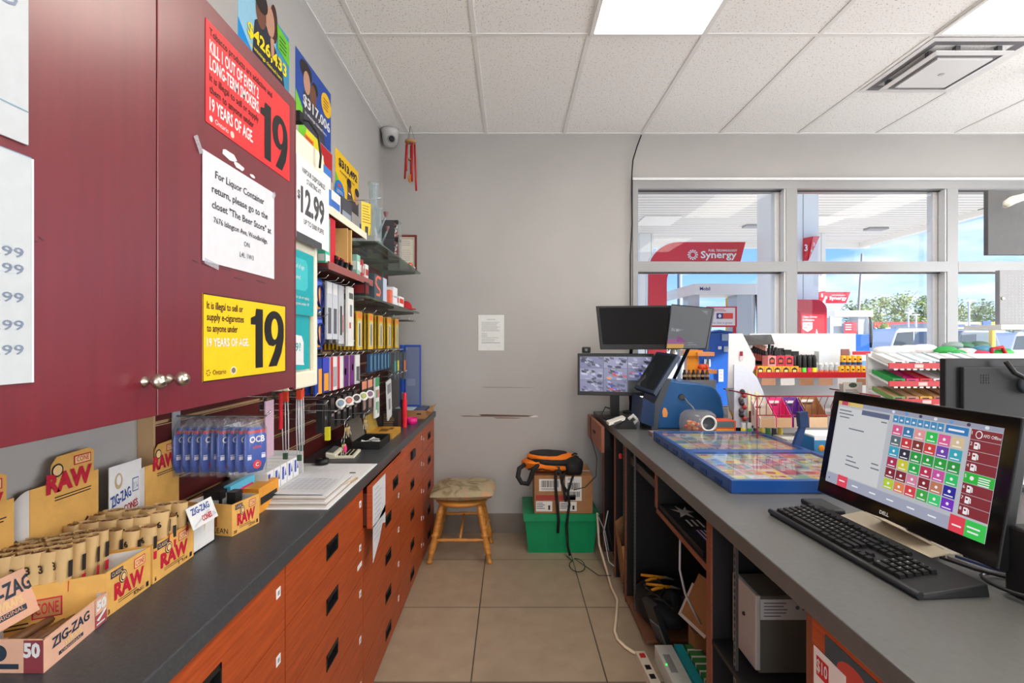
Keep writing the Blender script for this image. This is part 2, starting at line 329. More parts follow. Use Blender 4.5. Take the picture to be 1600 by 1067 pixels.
tag(sc2.build('scratch'), 'thin dark scratch marks across the red cabinet doors', 'scratch')
def lsheet(pxl, z1, pxr, z0, X, m, th=.0008):
    ya = -X*F/(CX-pxl); yb = -X*F/(CX-pxr); return Sheet((X, ya, z1), EY, EZ, yb-ya, z1-z0, m, th)
def nineteen(s, a, b, c, d, y0, y1, m, bgm):
    h = y1-y0; s.pg([(a,y0+.16*h),(a+(b-a)*.35,y0+.12*h),(a+(b-a)*.42,y0),(b,y0),(b,y1),(a+(b-a)*.38,y1),(a+(b-a)*.38,y0+.27*h),(a,y0+.27*h)], m, 2)
    w_ = d-c; cx_ = (c+d)/2; P_ = lambda u, v_: (c+w_*u, y0+h*v_)
    out = [P_(.5+.5*math.cos(t_), .31-.31*math.sin(t_)) for t_ in [k*math.pi/12 for k in range(13)]]
    s.pg(out+[P_(0,.38),P_(.06,.52),P_(.22,.62),P_(.45,.64),P_(.58,.60),P_(.50,.72),P_(.20,1.0),P_(.62,1.0),P_(.88,.76),P_(1.0,.50),P_(1.0,.31)], m, 2)
    s.el(c+w_*.50, y0+h*.33, w_*.17, h*.19, bgm, 3)
# red sign
s = lsheet(321, 2.185, 452, 1.965, SX, C(226,48,52))
s.t(.03,.13,.075,'Tobacco products are addictive and',BLACK,.70,bold=.012)
s.t(.03,.30,.125,'KILL 1 OUT OF EVERY 2',WHITE,.52,bold=.02); s.t(.03,.46,.125,'LONG-TERM SMOKERS.',WHITE,.53,bold=.02)
s.t(.03,.575,.075,'It is illegal to sell or supply',BLACK,.52,bold=.008); s.t(.03,.69,.075,'them to anyone under',BLACK,.46,bold=.012)
s.t(.03,.86,.125,'19 YEARS OF AGE.',WHITE,.45,bold=.02); nineteen(s,.575,.715,.735,.965,.26,.93,BLACK,C(226,48,52))
s.el(.045,.94,.015,.03,WHITE); s.t(.08,.96,.05,'Ontario',WHITE); s.el(.25,.94,.02,.035,C(225,190,180))
one('warning_sign', s, 'red tobacco warning sign with a big black 19 on cabinet door', 'sign')
s = lsheet(316, 1.600, 446, 1.412, SX, C(246,196,14))
s.r(0,0,1,.012,BLACK).r(0,.988,1,.012,BLACK).r(.99,0,.01,1,BLACK).r(0,0,.007,1,C(70,60,20))
for i, l in enumerate(('It is illegal to sell or', 'supply e-cigarettes', 'to anyone under')): s.t(.035,.17+i*.13,.085,l,BLACK,(.37,.38,.31)[i],bold=.012)
s.t(.035,.60,.095,'19 YEARS OF AGE.',WHITE,.44,bold=.02); nineteen(s,.50,.655,.675,.965,.10,.90,BLACK,C(246,196,14))
s.t(.09,.93,.06,'Ontario',BLACK,.13); s.el(.30,.90,.033,.05,C(225,215,190)); s.el(.30,.90,.022,.035,C(120,110,90),2)
for i in range(6): s.el(.05+.016*math.cos(i), .90+.03*math.sin(i), .005, .009, BLACK)
one('warning_sign', s, 'yellow e-cigarette warning sign with a big black 19 on cabinet door', 'sign')
s = lsheet(316, 1.902, 428, 1.668, SX+.001, PAPER)
for i, (l, w_) in enumerate((('For Liquor Container', .68), ('return, please go to the', .78), ('closet "The Beer Store" at', .84))): s.t(.10 if i else .14, .20+i*.145, .068, l, C(45,48,60), w_, bold=.012)
s.t(.50,.62,.052,'7676 Islington Ave, Woodbridge.',C(45,48,60),.76,bold=.01,al='c'); s.t(.55,.74,.05,'ON',C(45,48,60),al='c'); s.t(.55,.86,.05,'L4L 1W3',C(45,48,60),al='c')
one('paper_notice', s, 'white paper notice about liquor container returns taped to cabinet door', 'notice')
TP = glassmat('clear_tape', (245,245,248), .78, .15, (235,235,240))
for n_, (y, z, w_, h_, r_, lab) in enumerate(((1.005,1.905,.035,.014,-1.0,'clear tape at the upper left corner of the white notice'),(1.05,1.665,.05,.012,-.15,'clear tape at the lower left edge of the white notice'),(1.325,1.895,.02,.012,1.0,'small clear tape at the upper right corner of the white notice'))):
    m = MB(); m.ob((SX+.0026, y, z), (.0006, w_, h_), TP, (r_,0,0)); one('tape', m, lab, 'tape')
BL9 = C(120,132,155)
s = Sheet((SX, .46, 1.745), EY, EZ, .197, .302, C(190,196,200), .003)
s.r(.0,.0,1,.004,C(120,150,170)).r(.985,.0,.015,1,C(240,244,246))
for z in (1.615,1.593,1.556,1.520,1.488): s.t(.93,(1.745-z+.007)/.302,.042,'4.99',BL9,.25,bold=.004,al='r')
for y in (.40,.52,.66): s.r(.0,y,.86,.004,C(190,200,205))
one('price_sheet', s, 'lower white laminated price sheet on the left end of red cabinet', 'price sheet')
s = Sheet((SX, .44, 2.21), EY, EZ, .21, .45, C(188,193,197), .003)
s.r(0,.16,1,.05,C(140,145,150)).t(.93,.62,.05,'D',BL9,al='r',bold=.01).r(.0,.9,1,.004,C(120,150,170))
one('price_sheet', s, 'upper white laminated sheet on the left end of red cabinet', 'price sheet')
# ---------- lottery posters on the wall ----------
SK1, SK2, HR = C(120,75,55), C(200,150,125), C(35,25,25)
def poster(ya, yb, z1, z0, bgc, amount, acol, sub, badge, lab, low, variant):
    s = Sheet((XL+.0005, ya, z1), EY, EZ, yb-ya, z1-z0, bgc, .001)
    if variant == 0:
        s.pg([(0,.55),(.2,.75),(.5,1),(0,1)],C(0,140,215)); s.r(.7,0,.3,1,C(60,150,190),1)
        s.pg([(.22,1),(.28,.35),(.42,.2),(.62,.3),(.85,.62),(.95,1)],C(38,40,58),2); s.el(.40,.14,.10,.22,SK1,3); s.el(.58,.12,.09,.20,SK2,3); s.el(.40,.0,.13,.15,HR,4); s.el(.66,.08,.08,.26,C(70,35,25),2)
        s.pg([(.58,.3),(.66,.3),(.66,.6),(.60,.55)],SK2,3)
        s.pg([(.72,.02),(1,.08),(1,.42),(.74,.34)],C(110,200,45),5)
        s.lines(.77,.14,.18,4,.055,.018,C(20,60,30),6)
    elif variant == 1:
        s.pg([(0,.6),(.4,1),(0,1)],C(120,205,50)); s.pg([(.15,1),(.2,.5),(.35,.35),(.55,.5),(.75,.7),(.8,1)],C(60,60,75),2); s.el(.28,.33,.09,.17,SK2,3); s.el(.45,.42,.09,.17,SK1,3); s.el(.26,.17,.16,.14,HR,2); s.el(.50,.28,.09,.10,HR,2)
        
        s.el(.84,.30,.16,.19,C(245,190,20),4)
        s.lines(.75,.22,.18,4,.05,.018,C(120,70,0),5)
    else:
        s.pg([(0,.45),(.25,.7),(.4,1),(0,1)],C(110,200,45)); s.el(.17,.82,.20,.24,C(15,120,210),2); s.t(.17,.85,.07,'LOTTO',WHITE,.24,4,.02,'c'); s.r(.10,.66,.12,.06,C(225,60,50),3)
        s.pg([(.45,1),(.5,.6),(.6,.5),(.75,.75),(1,.7),(1,1)],C(70,60,65),3); s.el(.56,.58,.08,.16,SK1,4); s.el(.90,.62,.09,.16,SK2,4); s.el(.56,.46,.10,.10,HR,5); s.el(.92,.50,.10,.09,HR,5); s.r(.52,.66,.1,.03,WHITE,6)
    s.t(*low, amount, acol, .78 if variant != 2 else .80, 7, .03); s.t(low[0]+.05, low[1]+.12, .05, sub, acol, .62, 7, .01)
    one('lottery_poster', s, lab, 'poster')
poster(1.78, 2.19, 2.86, 2.55, C(150,200,225), '$426,433', C(250,225,20), 'in winnings claimed here', 0, 'lottery poster reading $426,433 above the end of the red cabinet', (.15,.62,.16), 0)
poster(2.257, 2.70, 2.87, 2.545, C(30,75,165), '$317,006', WHITE, 'in winnings claimed here', 0, 'blue lottery poster reading $317,006 under the ceiling edge', (.17,.70,.15), 1)
poster(2.768, 3.187, 2.605, 2.315, C(250,200,20), '$313,492', C(20,30,60), 'in winnings claimed here', 0, 'yellow lottery poster reading $313,492 over the glass pipes', (.12,.28,.15), 2)
s = Sheet((XL+.0005, 2.29, 2.54), EY, EZ, .43, .32, C(240,225,30), .001); s.pg([(.55,0),(1,0),(1,.5),(.75,.3)],RED); s.pg([(0,0),(.2,0),(.12,.4),(0,.3)],C(120,205,50)); s.r(.15,.1,.25,.2,C(235,120,40),2); s.lines(.18,.13,.2,3,.05,.015,C(150,30,30),3)
one('lottery_poster', s, 'yellow and red poster half hidden behind the vape display', 'poster')
# small poster behind glass pipes
s = Sheet((XL+.0005, 3.22, 2.28), EY, EZ, .16, .20, C(30,60,140), .001); s.r(.1,.3,.8,.25,C(240,160,40)).lines(.1,.65,.7,3,.09,.03,WHITE)
one('price_poster', s, 'small dark blue and orange poster behind the glass pipes', 'poster')
# ================= left counter =================
LCX = -.587; CT = .953
LAM = M('counter_laminate', (64,66,70), .36, noise=.22, ns=120, bump=.08, bs=200, det=8)
LAM2 = M('counter_laminate_right', (92,92,91), .30, noise=.07, ns=60, bump=.04, bs=160, det=8)
CHER = M('cherry_veneer', (168,70,30), .42, noise=.22, ns=5, stretch=(1,1.2,22), hi=(188,84,38))
CHD = M('cherry_edge', (92,34,18), .5)
one('countertop', MB().box((XL+.001, -.2, CT-.042), (LCX, YB-.002, CT), LAM), 'long dark charcoal laminate countertop over the drawers on the left', 'countertop', bev=.003)
bnd = [-.05, .615, 1.292, 1.974, 2.636, 3.304, 3.80]
zs = [.908, .735, .552, .368, .185, .012]
GLM = C(240,240,242)
labs = ['nearest cherry drawer cabinet at the lower left corner of the photo', 'second cherry drawer cabinet from the viewer below the boxes', 'cherry drawer cabinet below the desk pad calendar', 'cherry drawer cabinet whose top drawer is ajar with paper taped on', 'cherry drawer cabinet beside the stool', 'narrow far cherry drawer cabinet against the back wall']
for i in range(6):
    a, b = bnd[i], bnd[i+1]
    t = thing('drawer_cabinet', labs[i], 'drawer cabinet', (-.8, (a+b)/2, 0), group='cherry drawer cabinets')
    MB().box((XL+.001, a+.001, 0), (LCX-.035, b-.001, .910), CHD).build('body', t)
    for k in range(5):
        out = .035 if (i == 3 and k == 0) else 0
        x1 = LCX-.012+out; hy = (a+b)/2; hz = (zs[k]+zs[k+1])/2-.012
        if i == 4: hy = 2.96
        if i == 3: hy = 2.38
        if i == 5: hy = 3.57
        hw, hh = .052, .026
        d = MB(); x0 = x1-.02; za, zb = zs[k+1]+.002, zs[k]-.001; ya, yb = a+.0025, b-.0025
        # front with a pocket cut for the recessed pull
        d.box((x0, ya, za), (x1, hy-hw, zb), CHER).box((x0, hy+hw, za), (x1, yb, zb), CHER).box((x0, hy-hw, za), (x1, hy+hw, hz-hh), CHER).box((x0, hy-hw, hz+hh), (x1, hy+hw, zb), CHER)
        if out: d.box((x0-.15, ya+.01, za+.01), (x0, yb-.01, zb-.03), CHD)
        dr = d.build('drawer', t)
        h = MB(); h.box((x1-.019, hy-hw, hz-hh), (x1-.017, hy+hw, hz+hh), BLACK)
        for p0, p1 in (((x1-.017,hy-hw,hz-hh),(x1+.002,hy-hw+.005,hz+hh)),((x1-.017,hy+hw-.005,hz-hh),(x1+.002,hy+hw,hz+hh)),((x1-.017,hy-hw,hz-hh),(x1+.002,hy+hw,hz-hh+.005)),((x1-.017,hy-hw,hz+hh-.012),(x1+.002,hy+hw,hz+hh))): h.box(p0, p1, BLKP)
        if i == 4 and k == 0: h.box((x1, hy-.04, hz-.02), (x1+.012, hy+.05, hz+.028), BLKP)
        h.build('handle', dr, label='black recessed pull')
        if i < 5 and not (i == 3 and k == 0):
            if i in (1, 2, 3, 4): MB().box((x1, b-.05, zs[k]-.07), (x1+.0012, b-.028, zs[k]-.045), GLM).box((x1+.0012, b-.044, zs[k]-.063), (x1+.0016, b-.034, zs[k]-.052), C(150,150,155)).build('number_label', dr)
        if i == 5: MB().box((x1, a+.03, zs[k]-.09), (x1+.0012, a+.045, zs[k]-.07), GLM).build('number_label', dr)
        if i == 2 and k == 1: MB().prism([(x1, 1.90, .60), (x1, 1.955, .60), (x1, 1.955, .618), (x1, 1.90, .618)], (.001,0,0), GLM).build('paper_strip', dr)
x1 = LCX+.0235
s = Sheet((x1, 1.985, .905), EY, EZ, .20, .17, PAPER, .0008)
s.pg([(0,.95),(.3,1.0),(.6,.92),(1,.8),(1,1.28),(.75,1.2),(.5,1.5),(.2,1.72),(0,1.85)], PAPER, 0)
for i in range(11): s.r(.1+.03*random.random(), .12+i*.12, .3+.35*random.random(), .018, C(140,150,175))
one('handwritten_note', s, 'torn handwritten paper taped on the ajar top drawer', 'note')
# ---------- slatwall ----------
SLX = -.958
SLM = M('slatwall_maroon', (84,26,24), .42, noise=.12, ns=4, stretch=(1,1,12)); SLT = M('slatwall_raw_edge', (196,160,118), .7); 
sl = MB(); z = CT+.001; k = 0
sl.box((XL+.001, 1.31, CT+.001), (XL+.006, 3.80, 2.02), SLM)
ztop = 2.02; n_ = 13; st = (ztop-z)/n_
for k in range(n_):
    za = z+k*st; zb = za+st-.011
    sl.box((XL+.006, 1.31, za), (SLX, 3.80, zb), SLM); sl.box((XL+.006, 1.311, zb), (SLX-.012, 3.80, za+st), SLT); sl.box((SLX-.0008, 1.31, zb-.0022), (SLX+.0002, 3.80, zb), SLT)
sl.box((XL+.001, 1.302, CT+.001), (SLX+.001, 1.31, ztop), SLT)
one('slatwall_panel', sl, 'maroon slatwall panel behind the products on the left wall', 'slatwall')
# ---------- vape display case ----------
t = thing('display_case', 'cream plastic vape display case with teal info panels beyond red cabinet', 'display case', (-.82, 1.66, 1.34))
VX = -.68; VC = M('cream_plastic', (236,230,208), .4)
m = MB(); m.box((SLX+.002, 1.49, 1.345), (VX-.02, 1.715, 2.02), VC).box((VX-.02, 1.49, 1.345), (VX, 1.51, 2.02), VC).box((VX-.02, 1.69, 1.345), (VX, 1.715, 2.02), VC).box((VX-.02, 1.51, 1.345), (VX, 1.69, 1.40), VC).box((VX-.02, 1.51, 1.79), (VX, 1.69, 2.02), VC).box((VX-.02, 1.51, 1.585), (VX-.003, 1.69, 1.60), VC)
m.build('housing', t, bev=.006)
TEAL = C(10,160,168)
s = Sheet((VX-.001, 1.50, 1.79), EY, EZ, .172, .205, TEAL, .003); s.pg([(0,.12),(.65,.12),(.72,.2),(.72,.55),(.6,.62),(0,.62)],C(60,185,190)); s.t(.05,.28,.07,'Proof of age',WHITE,.5).t(.05,.45,.07,'required.',WHITE,.35); s.t(.02,.75,.05,'Not for sale or vaping',WHITE,.75).t(.02,.85,.05,'by anyone under 19',WHITE,.75); s.build('info_panel', t)
s = Sheet((VX-.012, 1.515, 1.585), EY, EZ, .15, .18, TEAL, .003); s.pg([(.0,.35),(.58,.38),(.68,.5),(.68,.85),(.72,.92),(0,.88)],WHITE); s.t(.15,.65,.14,'19?',TEAL,.38,2,.02); s.build('info_panel', t)
s = Sheet((VX+.004, 1.44, 2.16), EY, EZ, .30, .13, VC, .006); s.O = s.O; s.build('header', t)
s = Sheet((-.66, 1.49, 2.075), EY, EZ, .265, .255, C(232,233,236), .004)
s.t(.5,.17,.065,'VAPOUR DISPOSABLES',C(90,90,95),.72,al='c',bold=.01).t(.5,.28,.065,'STARTING AT:',C(90,90,95),.45,al='c',bold=.01); s.t(.02,.52,.10,'$',C(70,70,75),.07,bold=.02).t(.11,.66,.30,'12.99',C(75,75,78),.72,bold=.035).t(.5,.80,.065,'UP TO 5000 PUFFS',C(90,90,95),.62,al='c',bold=.01)
s.r(.0,.93,.75,.10,C(70,72,74)); s.build('price_sign', t)
s.mats  # keep
one('power_cable', MB().tube([V(-.80,1.60,2.235), V(-.72,1.62,2.245), V(-.68,1.64,2.24), V(-.655,1.655,2.20), V(-.648,1.66,2.13), V(-.652,1.66,2.09)], .004, BLACK).ob((-.73,1.62,2.244), (.07,.03,.035), BLKP), 'black power cable and plug arching above the vape display', 'cable')
# ---------- shelves ----------
def bracket_shelf(name, y0, y1, x1, z, th, m, label, cat, edge=None, glass=False):
    t = thing(name, label, cat, ((SLX+x1)/2, (y0+y1)/2, z-th))
    b = MB().box((SLX+.001, y0, z-th), (x1, y1, z), m)
    b.build('board', t, bev=0 if glass else .002)
    if edge: MB().box((x1, y0, z-th-.008), (x1+.004, y1, z+.006), edge).build('edge_strip', t)
    n = max(2, int((y1-y0)/.55)+1)
    for i in range(n):
        y = y0+.06+(y1-y0-.12)*i/(n-1)
        MB().box((SLX, y-.004, z-th-.025), (SLX+.01, y+.004, z-th), CHROME).prism([(SLX+.01, y-.0015, z-th-.025), (SLX+.01, y-.0015, z-th), (x1-.03, y-.0015, z-th), (x1-.03, y-.0015, z-th-.008)], (0,.003,0), CHROME).build('bracket', t)
    return t
MSH = M('maroon_shelf', (104,40,36), .4); SGL = glassmat('shelf_glass', (200,220,212), .88, .02, (150,165,155))
bracket_shelf('wooden_shelf', 1.86, 2.42, -.72, 2.03, .018, MSH, 'top maroon wooden shelf with a cream price strip along its edge', 'shelf', VC)
bracket_shelf('wooden_shelf', 1.86, 2.46, -.70, 1.80, .016, MSH, 'lower maroon wooden shelf above the hanging charging cables', 'shelf', C(150,84,80))
bracket_shelf('glass_shelf', 2.5, 3.67, -.68, 2.015, .010, SGL, 'upper glass shelf holding the glass pipes and lens rack', 'glass shelf', glass=True)
bracket_shelf('glass_shelf', 2.29, 3.62, -.68, 1.715, .010, SGL, 'lower glass shelf holding boxes and dark caps', 'glass shelf', glass=True)
# ---- things on shelves ----
PG = glassmat('pipe_glass', (215,228,235), .80, .02, (215,222,226))
def pipe(c, H, r, lab):
    t = thing('glass_water_pipe', lab, 'water pipe', c)
    m = MB(); m.lathe(c, [(0,0),(r*2.1,0),(r*2.1,.01),(r*1.4,H*.2),(r,H*.34),(r,H*.93),(r*1.25,H*.96),(r*1.35,H),(r*1.1,H)], PG, n=24); m.build('body', t)
    m = MB(); m.tube([V(*c)+V(r*1.3,-.01,H*.22), V(*c)+V(r*3.0,-.02,H*.48)], .006, PG); m.lathe(V(*c)+V(r*3.0,-.02,H*.46), [(.004,0),(.012,.02),(.014,.03)], C(120,80,90)); m.build('bowl_stem', t)
pipe((-.76,2.70,2.0155), .36, .024, 'tall clear glass water pipe on the upper glass shelf')
pipe((-.77,2.84,2.0155), .26, .018, 'shorter clear glass water pipe behind the tall one')
def carton(name, c, sz, m, lab, cat='box', grp=None, rz=0, deco=None):
    b = MB(); b.X = Matrix.Translation(c) @ Matrix.Rotation(rz, 4, 'Z'); x, y, z = sz
    b.box((-x/2,-y/2,0), (x/2,y/2,z), m)
    if deco: deco(b, x, y, z)
    return one(name, b, lab, cat, grp)
def stripes(cols, face='x'):
    def f(b, x, y, z):
        for (a0, a1, c_) in cols:
            b.poly([(x/2+.0005,-y*.42,z*a0),(x/2+.0005,y*.42,z*a0),(x/2+.0005,y*.42,z*a1),(x/2+.0005,-y*.42,z*a1)], c_)
            b.poly([(-x*.42,-y/2-.0005,z*a0),(x*.42,-y/2-.0005,z*a0),(x*.42,-y/2-.0005,z*a1),(-x*.42,-y/2-.0005,z*a1)], c_)
    return f
# top maroon shelf
carton('catalogue_box', (-.76,1.93,2.0305), (.06,.10,.16), C(60,120,200), 'blue and white box at the near end of the top shelf', deco=stripes([(.5,.8,WHITE)]))
carton('product_box', (-.77,2.07,2.0305), (.05,.12,.10), WHITE, 'white box on the top maroon shelf', deco=stripes([(.3,.6,C(60,110,190))]))
carton('product_box', (-.78,2.24,2.0305), (.05,.14,.12), C(70,70,80), 'dark grey box at the far end of the top maroon shelf', deco=stripes([(.2,.5,C(150,160,170))]))
# hanging yellow tag card
t = thing('hang_card', 'yellow instruction card clipped above the glass shelf', 'card', (-.79,2.65,2.07))
s = Sheet((-.805,2.62,2.255), V(.55,1,.0), EZ, .075, .185, C(245,205,70), .001); s.lines(.1,.1,.8,7,.08,.02,C(120,90,30)).r(.35,.7,.3,.28,C(60,60,60)); s.build('card', t)
MB().tube([V(XL,2.63,2.262), V(-.80,2.63,2.262), V(-.70,2.63,2.275)], .002, CHROME).build('hook', t)
# lower maroon shelf
carton('phone_case_pack', (-.73,1.90,1.8005), (.03,.05,.18), C(70,190,160), 'mint and white package standing at the near end of lower shelf', deco=stripes([(.05,.2,WHITE)]))
carton('product_box', (-.76,1.99,1.8005), (.06,.07,.20), C(205,30,50), 'red product box on the lower maroon shelf')
carton('product_box', (-.80,2.08,1.8005), (.05,.05,.11), C(220,220,222), 'white small box behind the red box')
carton('wooden_rack_panel', (-.74,2.12,1.8005), (.06,.008,.19), C(215,170,105), 'thin light wooden panel standing on the lower maroon shelf', 'panel')
carton('wooden_rack_panel', (-.75,2.20,1.8005), (.06,.012,.20), C(222,178,110), 'second light wooden panel farther along the lower shelf', 'panel')
for i in range(7):
    m = MB().ob((-.735+.01*(i % 2), 2.02+i*.030, 1.822), (.03,.02,.04), BLKP, (0,.2,0)).ob((-.733, 2.02+i*.030, 1.848), (.02,.018,.012), C(190,40,45) if i % 2 else BLACK)
    one('lighter', m, 'black and red lighter in a row on the lower maroon shelf', 'lighter', 'lighters on the lower maroon shelf')
# upper glass shelf
def lens_rack(c, lab):
    t = thing('earring_rack', lab, 'display rack', c); x, y, z = c
    MB().box((x-.05,y-.045,z), (x-.046,y+.045,z+.112), BLKP).box((x-.05,y-.045,z), (x+.05,y+.045,z+.006), BLKP).box((x-.05,y-.047,z), (x+.03,y-.045,z+.112), C(60,60,66)).box((x-.05,y-.045,z+.106), (x+.05,y+.045,z+.112), BLKP).build('rack', t)
    MB().box((x+.052,y-.045,z), (x+.054,y+.045,z+.112), glassmat('clear_plastic', (235,238,240), .9, .02, (225,228,230))).build('cover', t)
    for r in range(3):
        for k in range(3):
            p = V(x+.02, y-.03+k*.03, z+.02+r*.033); MB().ball(p, .011, (WHITE, C(190,70,60), C(60,60,70))[(r*2+k) % 3], n=8).ball(p+V(0,0,.014), .006, C(200,170,150), n=6).build('earring', t)
lens_rack((-.74,3.02,2.1285), 'upper black display rack of small ornaments above glass shelf')
lens_rack((-.74,3.02,2.0155), 'lower black display rack of small ornaments on glass shelf')
carton('flat_tin', (-.75,2.56,2.0155), (.10,.10,.03), C(160,165,165), 'flat silver tin at the near end of the upper glass shelf', 'tin')
m = MB().ball((-.735,3.55,2.055), .020, C(215,95,30), n=10).ball((-.735,3.55,2.028), .012, C(60,60,55), n=8); one('figurine', m, 'small orange headed figurine near the framed certificate', 'figurine')
for i, (y, c_) in enumerate(((3.50,C(60,80,60)),(3.60,C(210,210,205)),(3.64,C(50,60,80)))):
    one('figurine', MB().ball((-.72,y,2.029), .013, c_, n=8).ball((-.72,y,2.048), .008, C(190,190,180), n=8), ('small green figurine at the glass shelf corner','tiny white figurine beside the framed certificate','tiny dark blue figurine at the far shelf end')[i], 'figurine')
# middle shelf packages
cl = [(C(140,190,175),C(220,225,220)),(C(190,50,50),WHITE),(WHITE,C(180,50,40)),(C(215,60,30),C(30,30,30)),(C(235,110,80),C(60,50,50)),(C(70,75,80),C(200,90,60))]
for i, (a, b) in enumerate(cl[:3]):
    carton('small_package', (-.735,2.27+i*.065,1.8005), (.05,.05,.10-.012*(i % 3)), a, ('mint green','dark red','white with red band','orange and black','salmon','dark grey')[i]+' small package at the far end of the lower maroon shelf', 'package', rz=.2*(i % 2), deco=stripes([(.3,.7,b)]))
# lower shelf
carton('cable_box', (-.72,2.34,1.7155), (.06,.06,.066), BLACK, 'black box with red print at the near end of lower glass shelf', deco=stripes([(.2,.8,C(120,20,25))]))
b = MB().box((-.73,2.48,1.7155), (-.695,2.64,1.845), C(66,80,90)); 
t_ = Sheet((-.695,2.48,1.845), EY, EZ, .16, .129, C(66,80,90), .0008); pts = []
S_ = [(.75,.15),(.35,.12),(.2,.3),(.35,.45),(.65,.52),(.75,.68),(.6,.85),(.2,.85),(.2,.75),(.55,.74),(.62,.66),(.55,.6),(.28,.52),(.08,.38),(.12,.15),(.35,.02),(.75,.04)]
t_.pg(S_, C(235,110,90)); b.v += t_.v; off = len(b.v)-len(t_.v)
for f, m_, s_ in zip(t_.f, t_.m, t_.sm): b.f.append([i+off for i in f]); b.m.append(b.mi(t_.mats[m_])); b.sm.append(s_)
one('cable_box', b, 'grey box with a large salmon S shape on lower glass shelf', 'box')
carton('cable_box', (-.712,2.69,1.7155), (.035,.07,.13), C(190,200,225), 'pale blue blister box beside the box with the S shape')
carton('small_package', (-.70,2.77,1.7155), (.04,.05,.075), C(225,110,80), 'orange small box on the lower glass shelf', 'package')
carton('small_package', (-.70,2.87,1.7155), (.04,.10,.10), C(232,232,238), 'white small box on the lower glass shelf', 'package', deco=stripes([(.4,.5,C(150,160,190))]))
carton('small_package', (-.70,3.03,1.7155), (.04,.13,.06), C(238,232,230), 'white box with a red label on the lower glass shelf', 'package', deco=stripes([(.3,.8,C(220,60,45))]))
def cap(c, m, lab, r=.05):
    t = thing('cap', lab, 'cap', c); x, y, z = c
    MB().lathe((x,y,z), [(r,0),(r*.98,.02),(r*.8,.045),(r*.4,.06),(0,.062)], m, n=18).build('crown', t)
    b = MB(); pts = [(x+r*.7*math.cos(a)+.03, y+r*.8*math.sin(a), z+.004) for a in [math.pi*(-.5+k/10) for k in range(11)]]; b.prism([(p[0]+.012, p[1], p[2]) for p in pts]+[(x,y+r*.8,z+.004),(x,y-r*.8,z+.004)], (0,0,.004), m); b.build('brim', t)
cap((-.82,3.10,1.7155), C(28,32,46,.8), 'dark navy cap heaped behind the white boxes on the lower glass shelf', .065)
cap((-.80,3.12,1.778), C(32,34,44,.8), 'second dark navy cap stacked on top of the other one', .06)
cap((-.735,3.36,1.7155), C(175,25,35,.8), 'small red cap at the far end of the lower glass shelf', .055)
# ---------- pegs with hanging packs ----------
def peg(y, z, x1, lab=None):
    ry = 'nearest the vape display' if y < 2.15 else 'under the maroon shelves' if y < 2.5 else 'under the near half of the glass shelves' if y < 3.1 else 'toward the back corner'
    rz_ = 'top' if z > 1.6 else 'second' if z > 1.46 else 'third' if z > 1.38 else 'lowest'
    lab = 'chrome peg hook in the '+rz_+' hook row, '+ry
    m = MB().box((SLX, y-.012, z-.004), (SLX+.004, y+.012, z+.03), CHROME).tube([V(SLX+.003,y,z), V(x1,y,z), V(x1+.012,y,z+.014)], .0022, CHROME, 6)
    return one('peg_hook', m, lab, 'peg hook', 'chrome peg hooks on the slatwall')
def pack(x, y, z, w_, h_, th, base, deco, lab, grp, name='hanging_pack', cat='package', tilt=0):
    m = MB(); m.X = Matrix.Translation((x,y,z)) @ Matrix.Rotation(tilt,4,'X')
    m.box((-th/2,-w_/2,-h_), (th/2,w_/2,0), base)
    for (a0,a1,b0,b1,c_) in deco:
        X_ = th/2+.0004; m.poly([(X_,-w_/2+w_*a0,-h_*b0),(X_,-w_/2+w_*a1,-h_*b0),(X_,-w_/2+w_*a1,-h_*b1),(X_,-w_/2+w_*a0,-h_*b1)], c_)
    return one(name, m, lab, cat, grp)
NV, YE, ORG, PUR, GRN = C(25,60,150), C(245,205,40), C(240,160,50), C(95,30,110), C(60,150,90)
CLR = glassmat('blister_plastic', (238,240,242), .55, .05, (225,228,230))
# cables (two tiers)
def cable_pack(x, y, z, lab):
    t = thing('charging_cable_pack', lab, 'cable pack', (x,y,z-.13), group='blue and yellow charging cable packs')
    MB().box((x-.002,y-.035,z-.13), (x+.002,y+.035,z), NV).box((x+.002,y-.016,z-.12), (x+.0025,y+.016,z-.03), ORG).box((x+.002,y-.035,z-.028), (x+.0025,y+.035,z-.01), C(90,120,220)).build('card', t)
    MB().tube([V(x+.010+.004*math.sin(k), y+.034*math.cos(k*.7), z-.07+.045*math.sin(k*.7)) for k in range(19)], .003, C(20,45,120), 6).build('cable', t)
for i, y in enumerate((1.86, 1.945)):
    peg(y, 1.752, -.74); peg(y, 1.60, -.74)
    for k in range(3):
        cable_pack(-.77-.03*k, y, 1.748, ('front','middle','rear')[k]+' charging cable pack on upper peg '+('nearest the vape display','second from the vape display')[i]); cable_pack(-.77-.03*k, y, 1.596, ('front','middle','rear')[k]+' charging cable pack on lower peg '+('nearest the vape display','second from the vape display')[i])
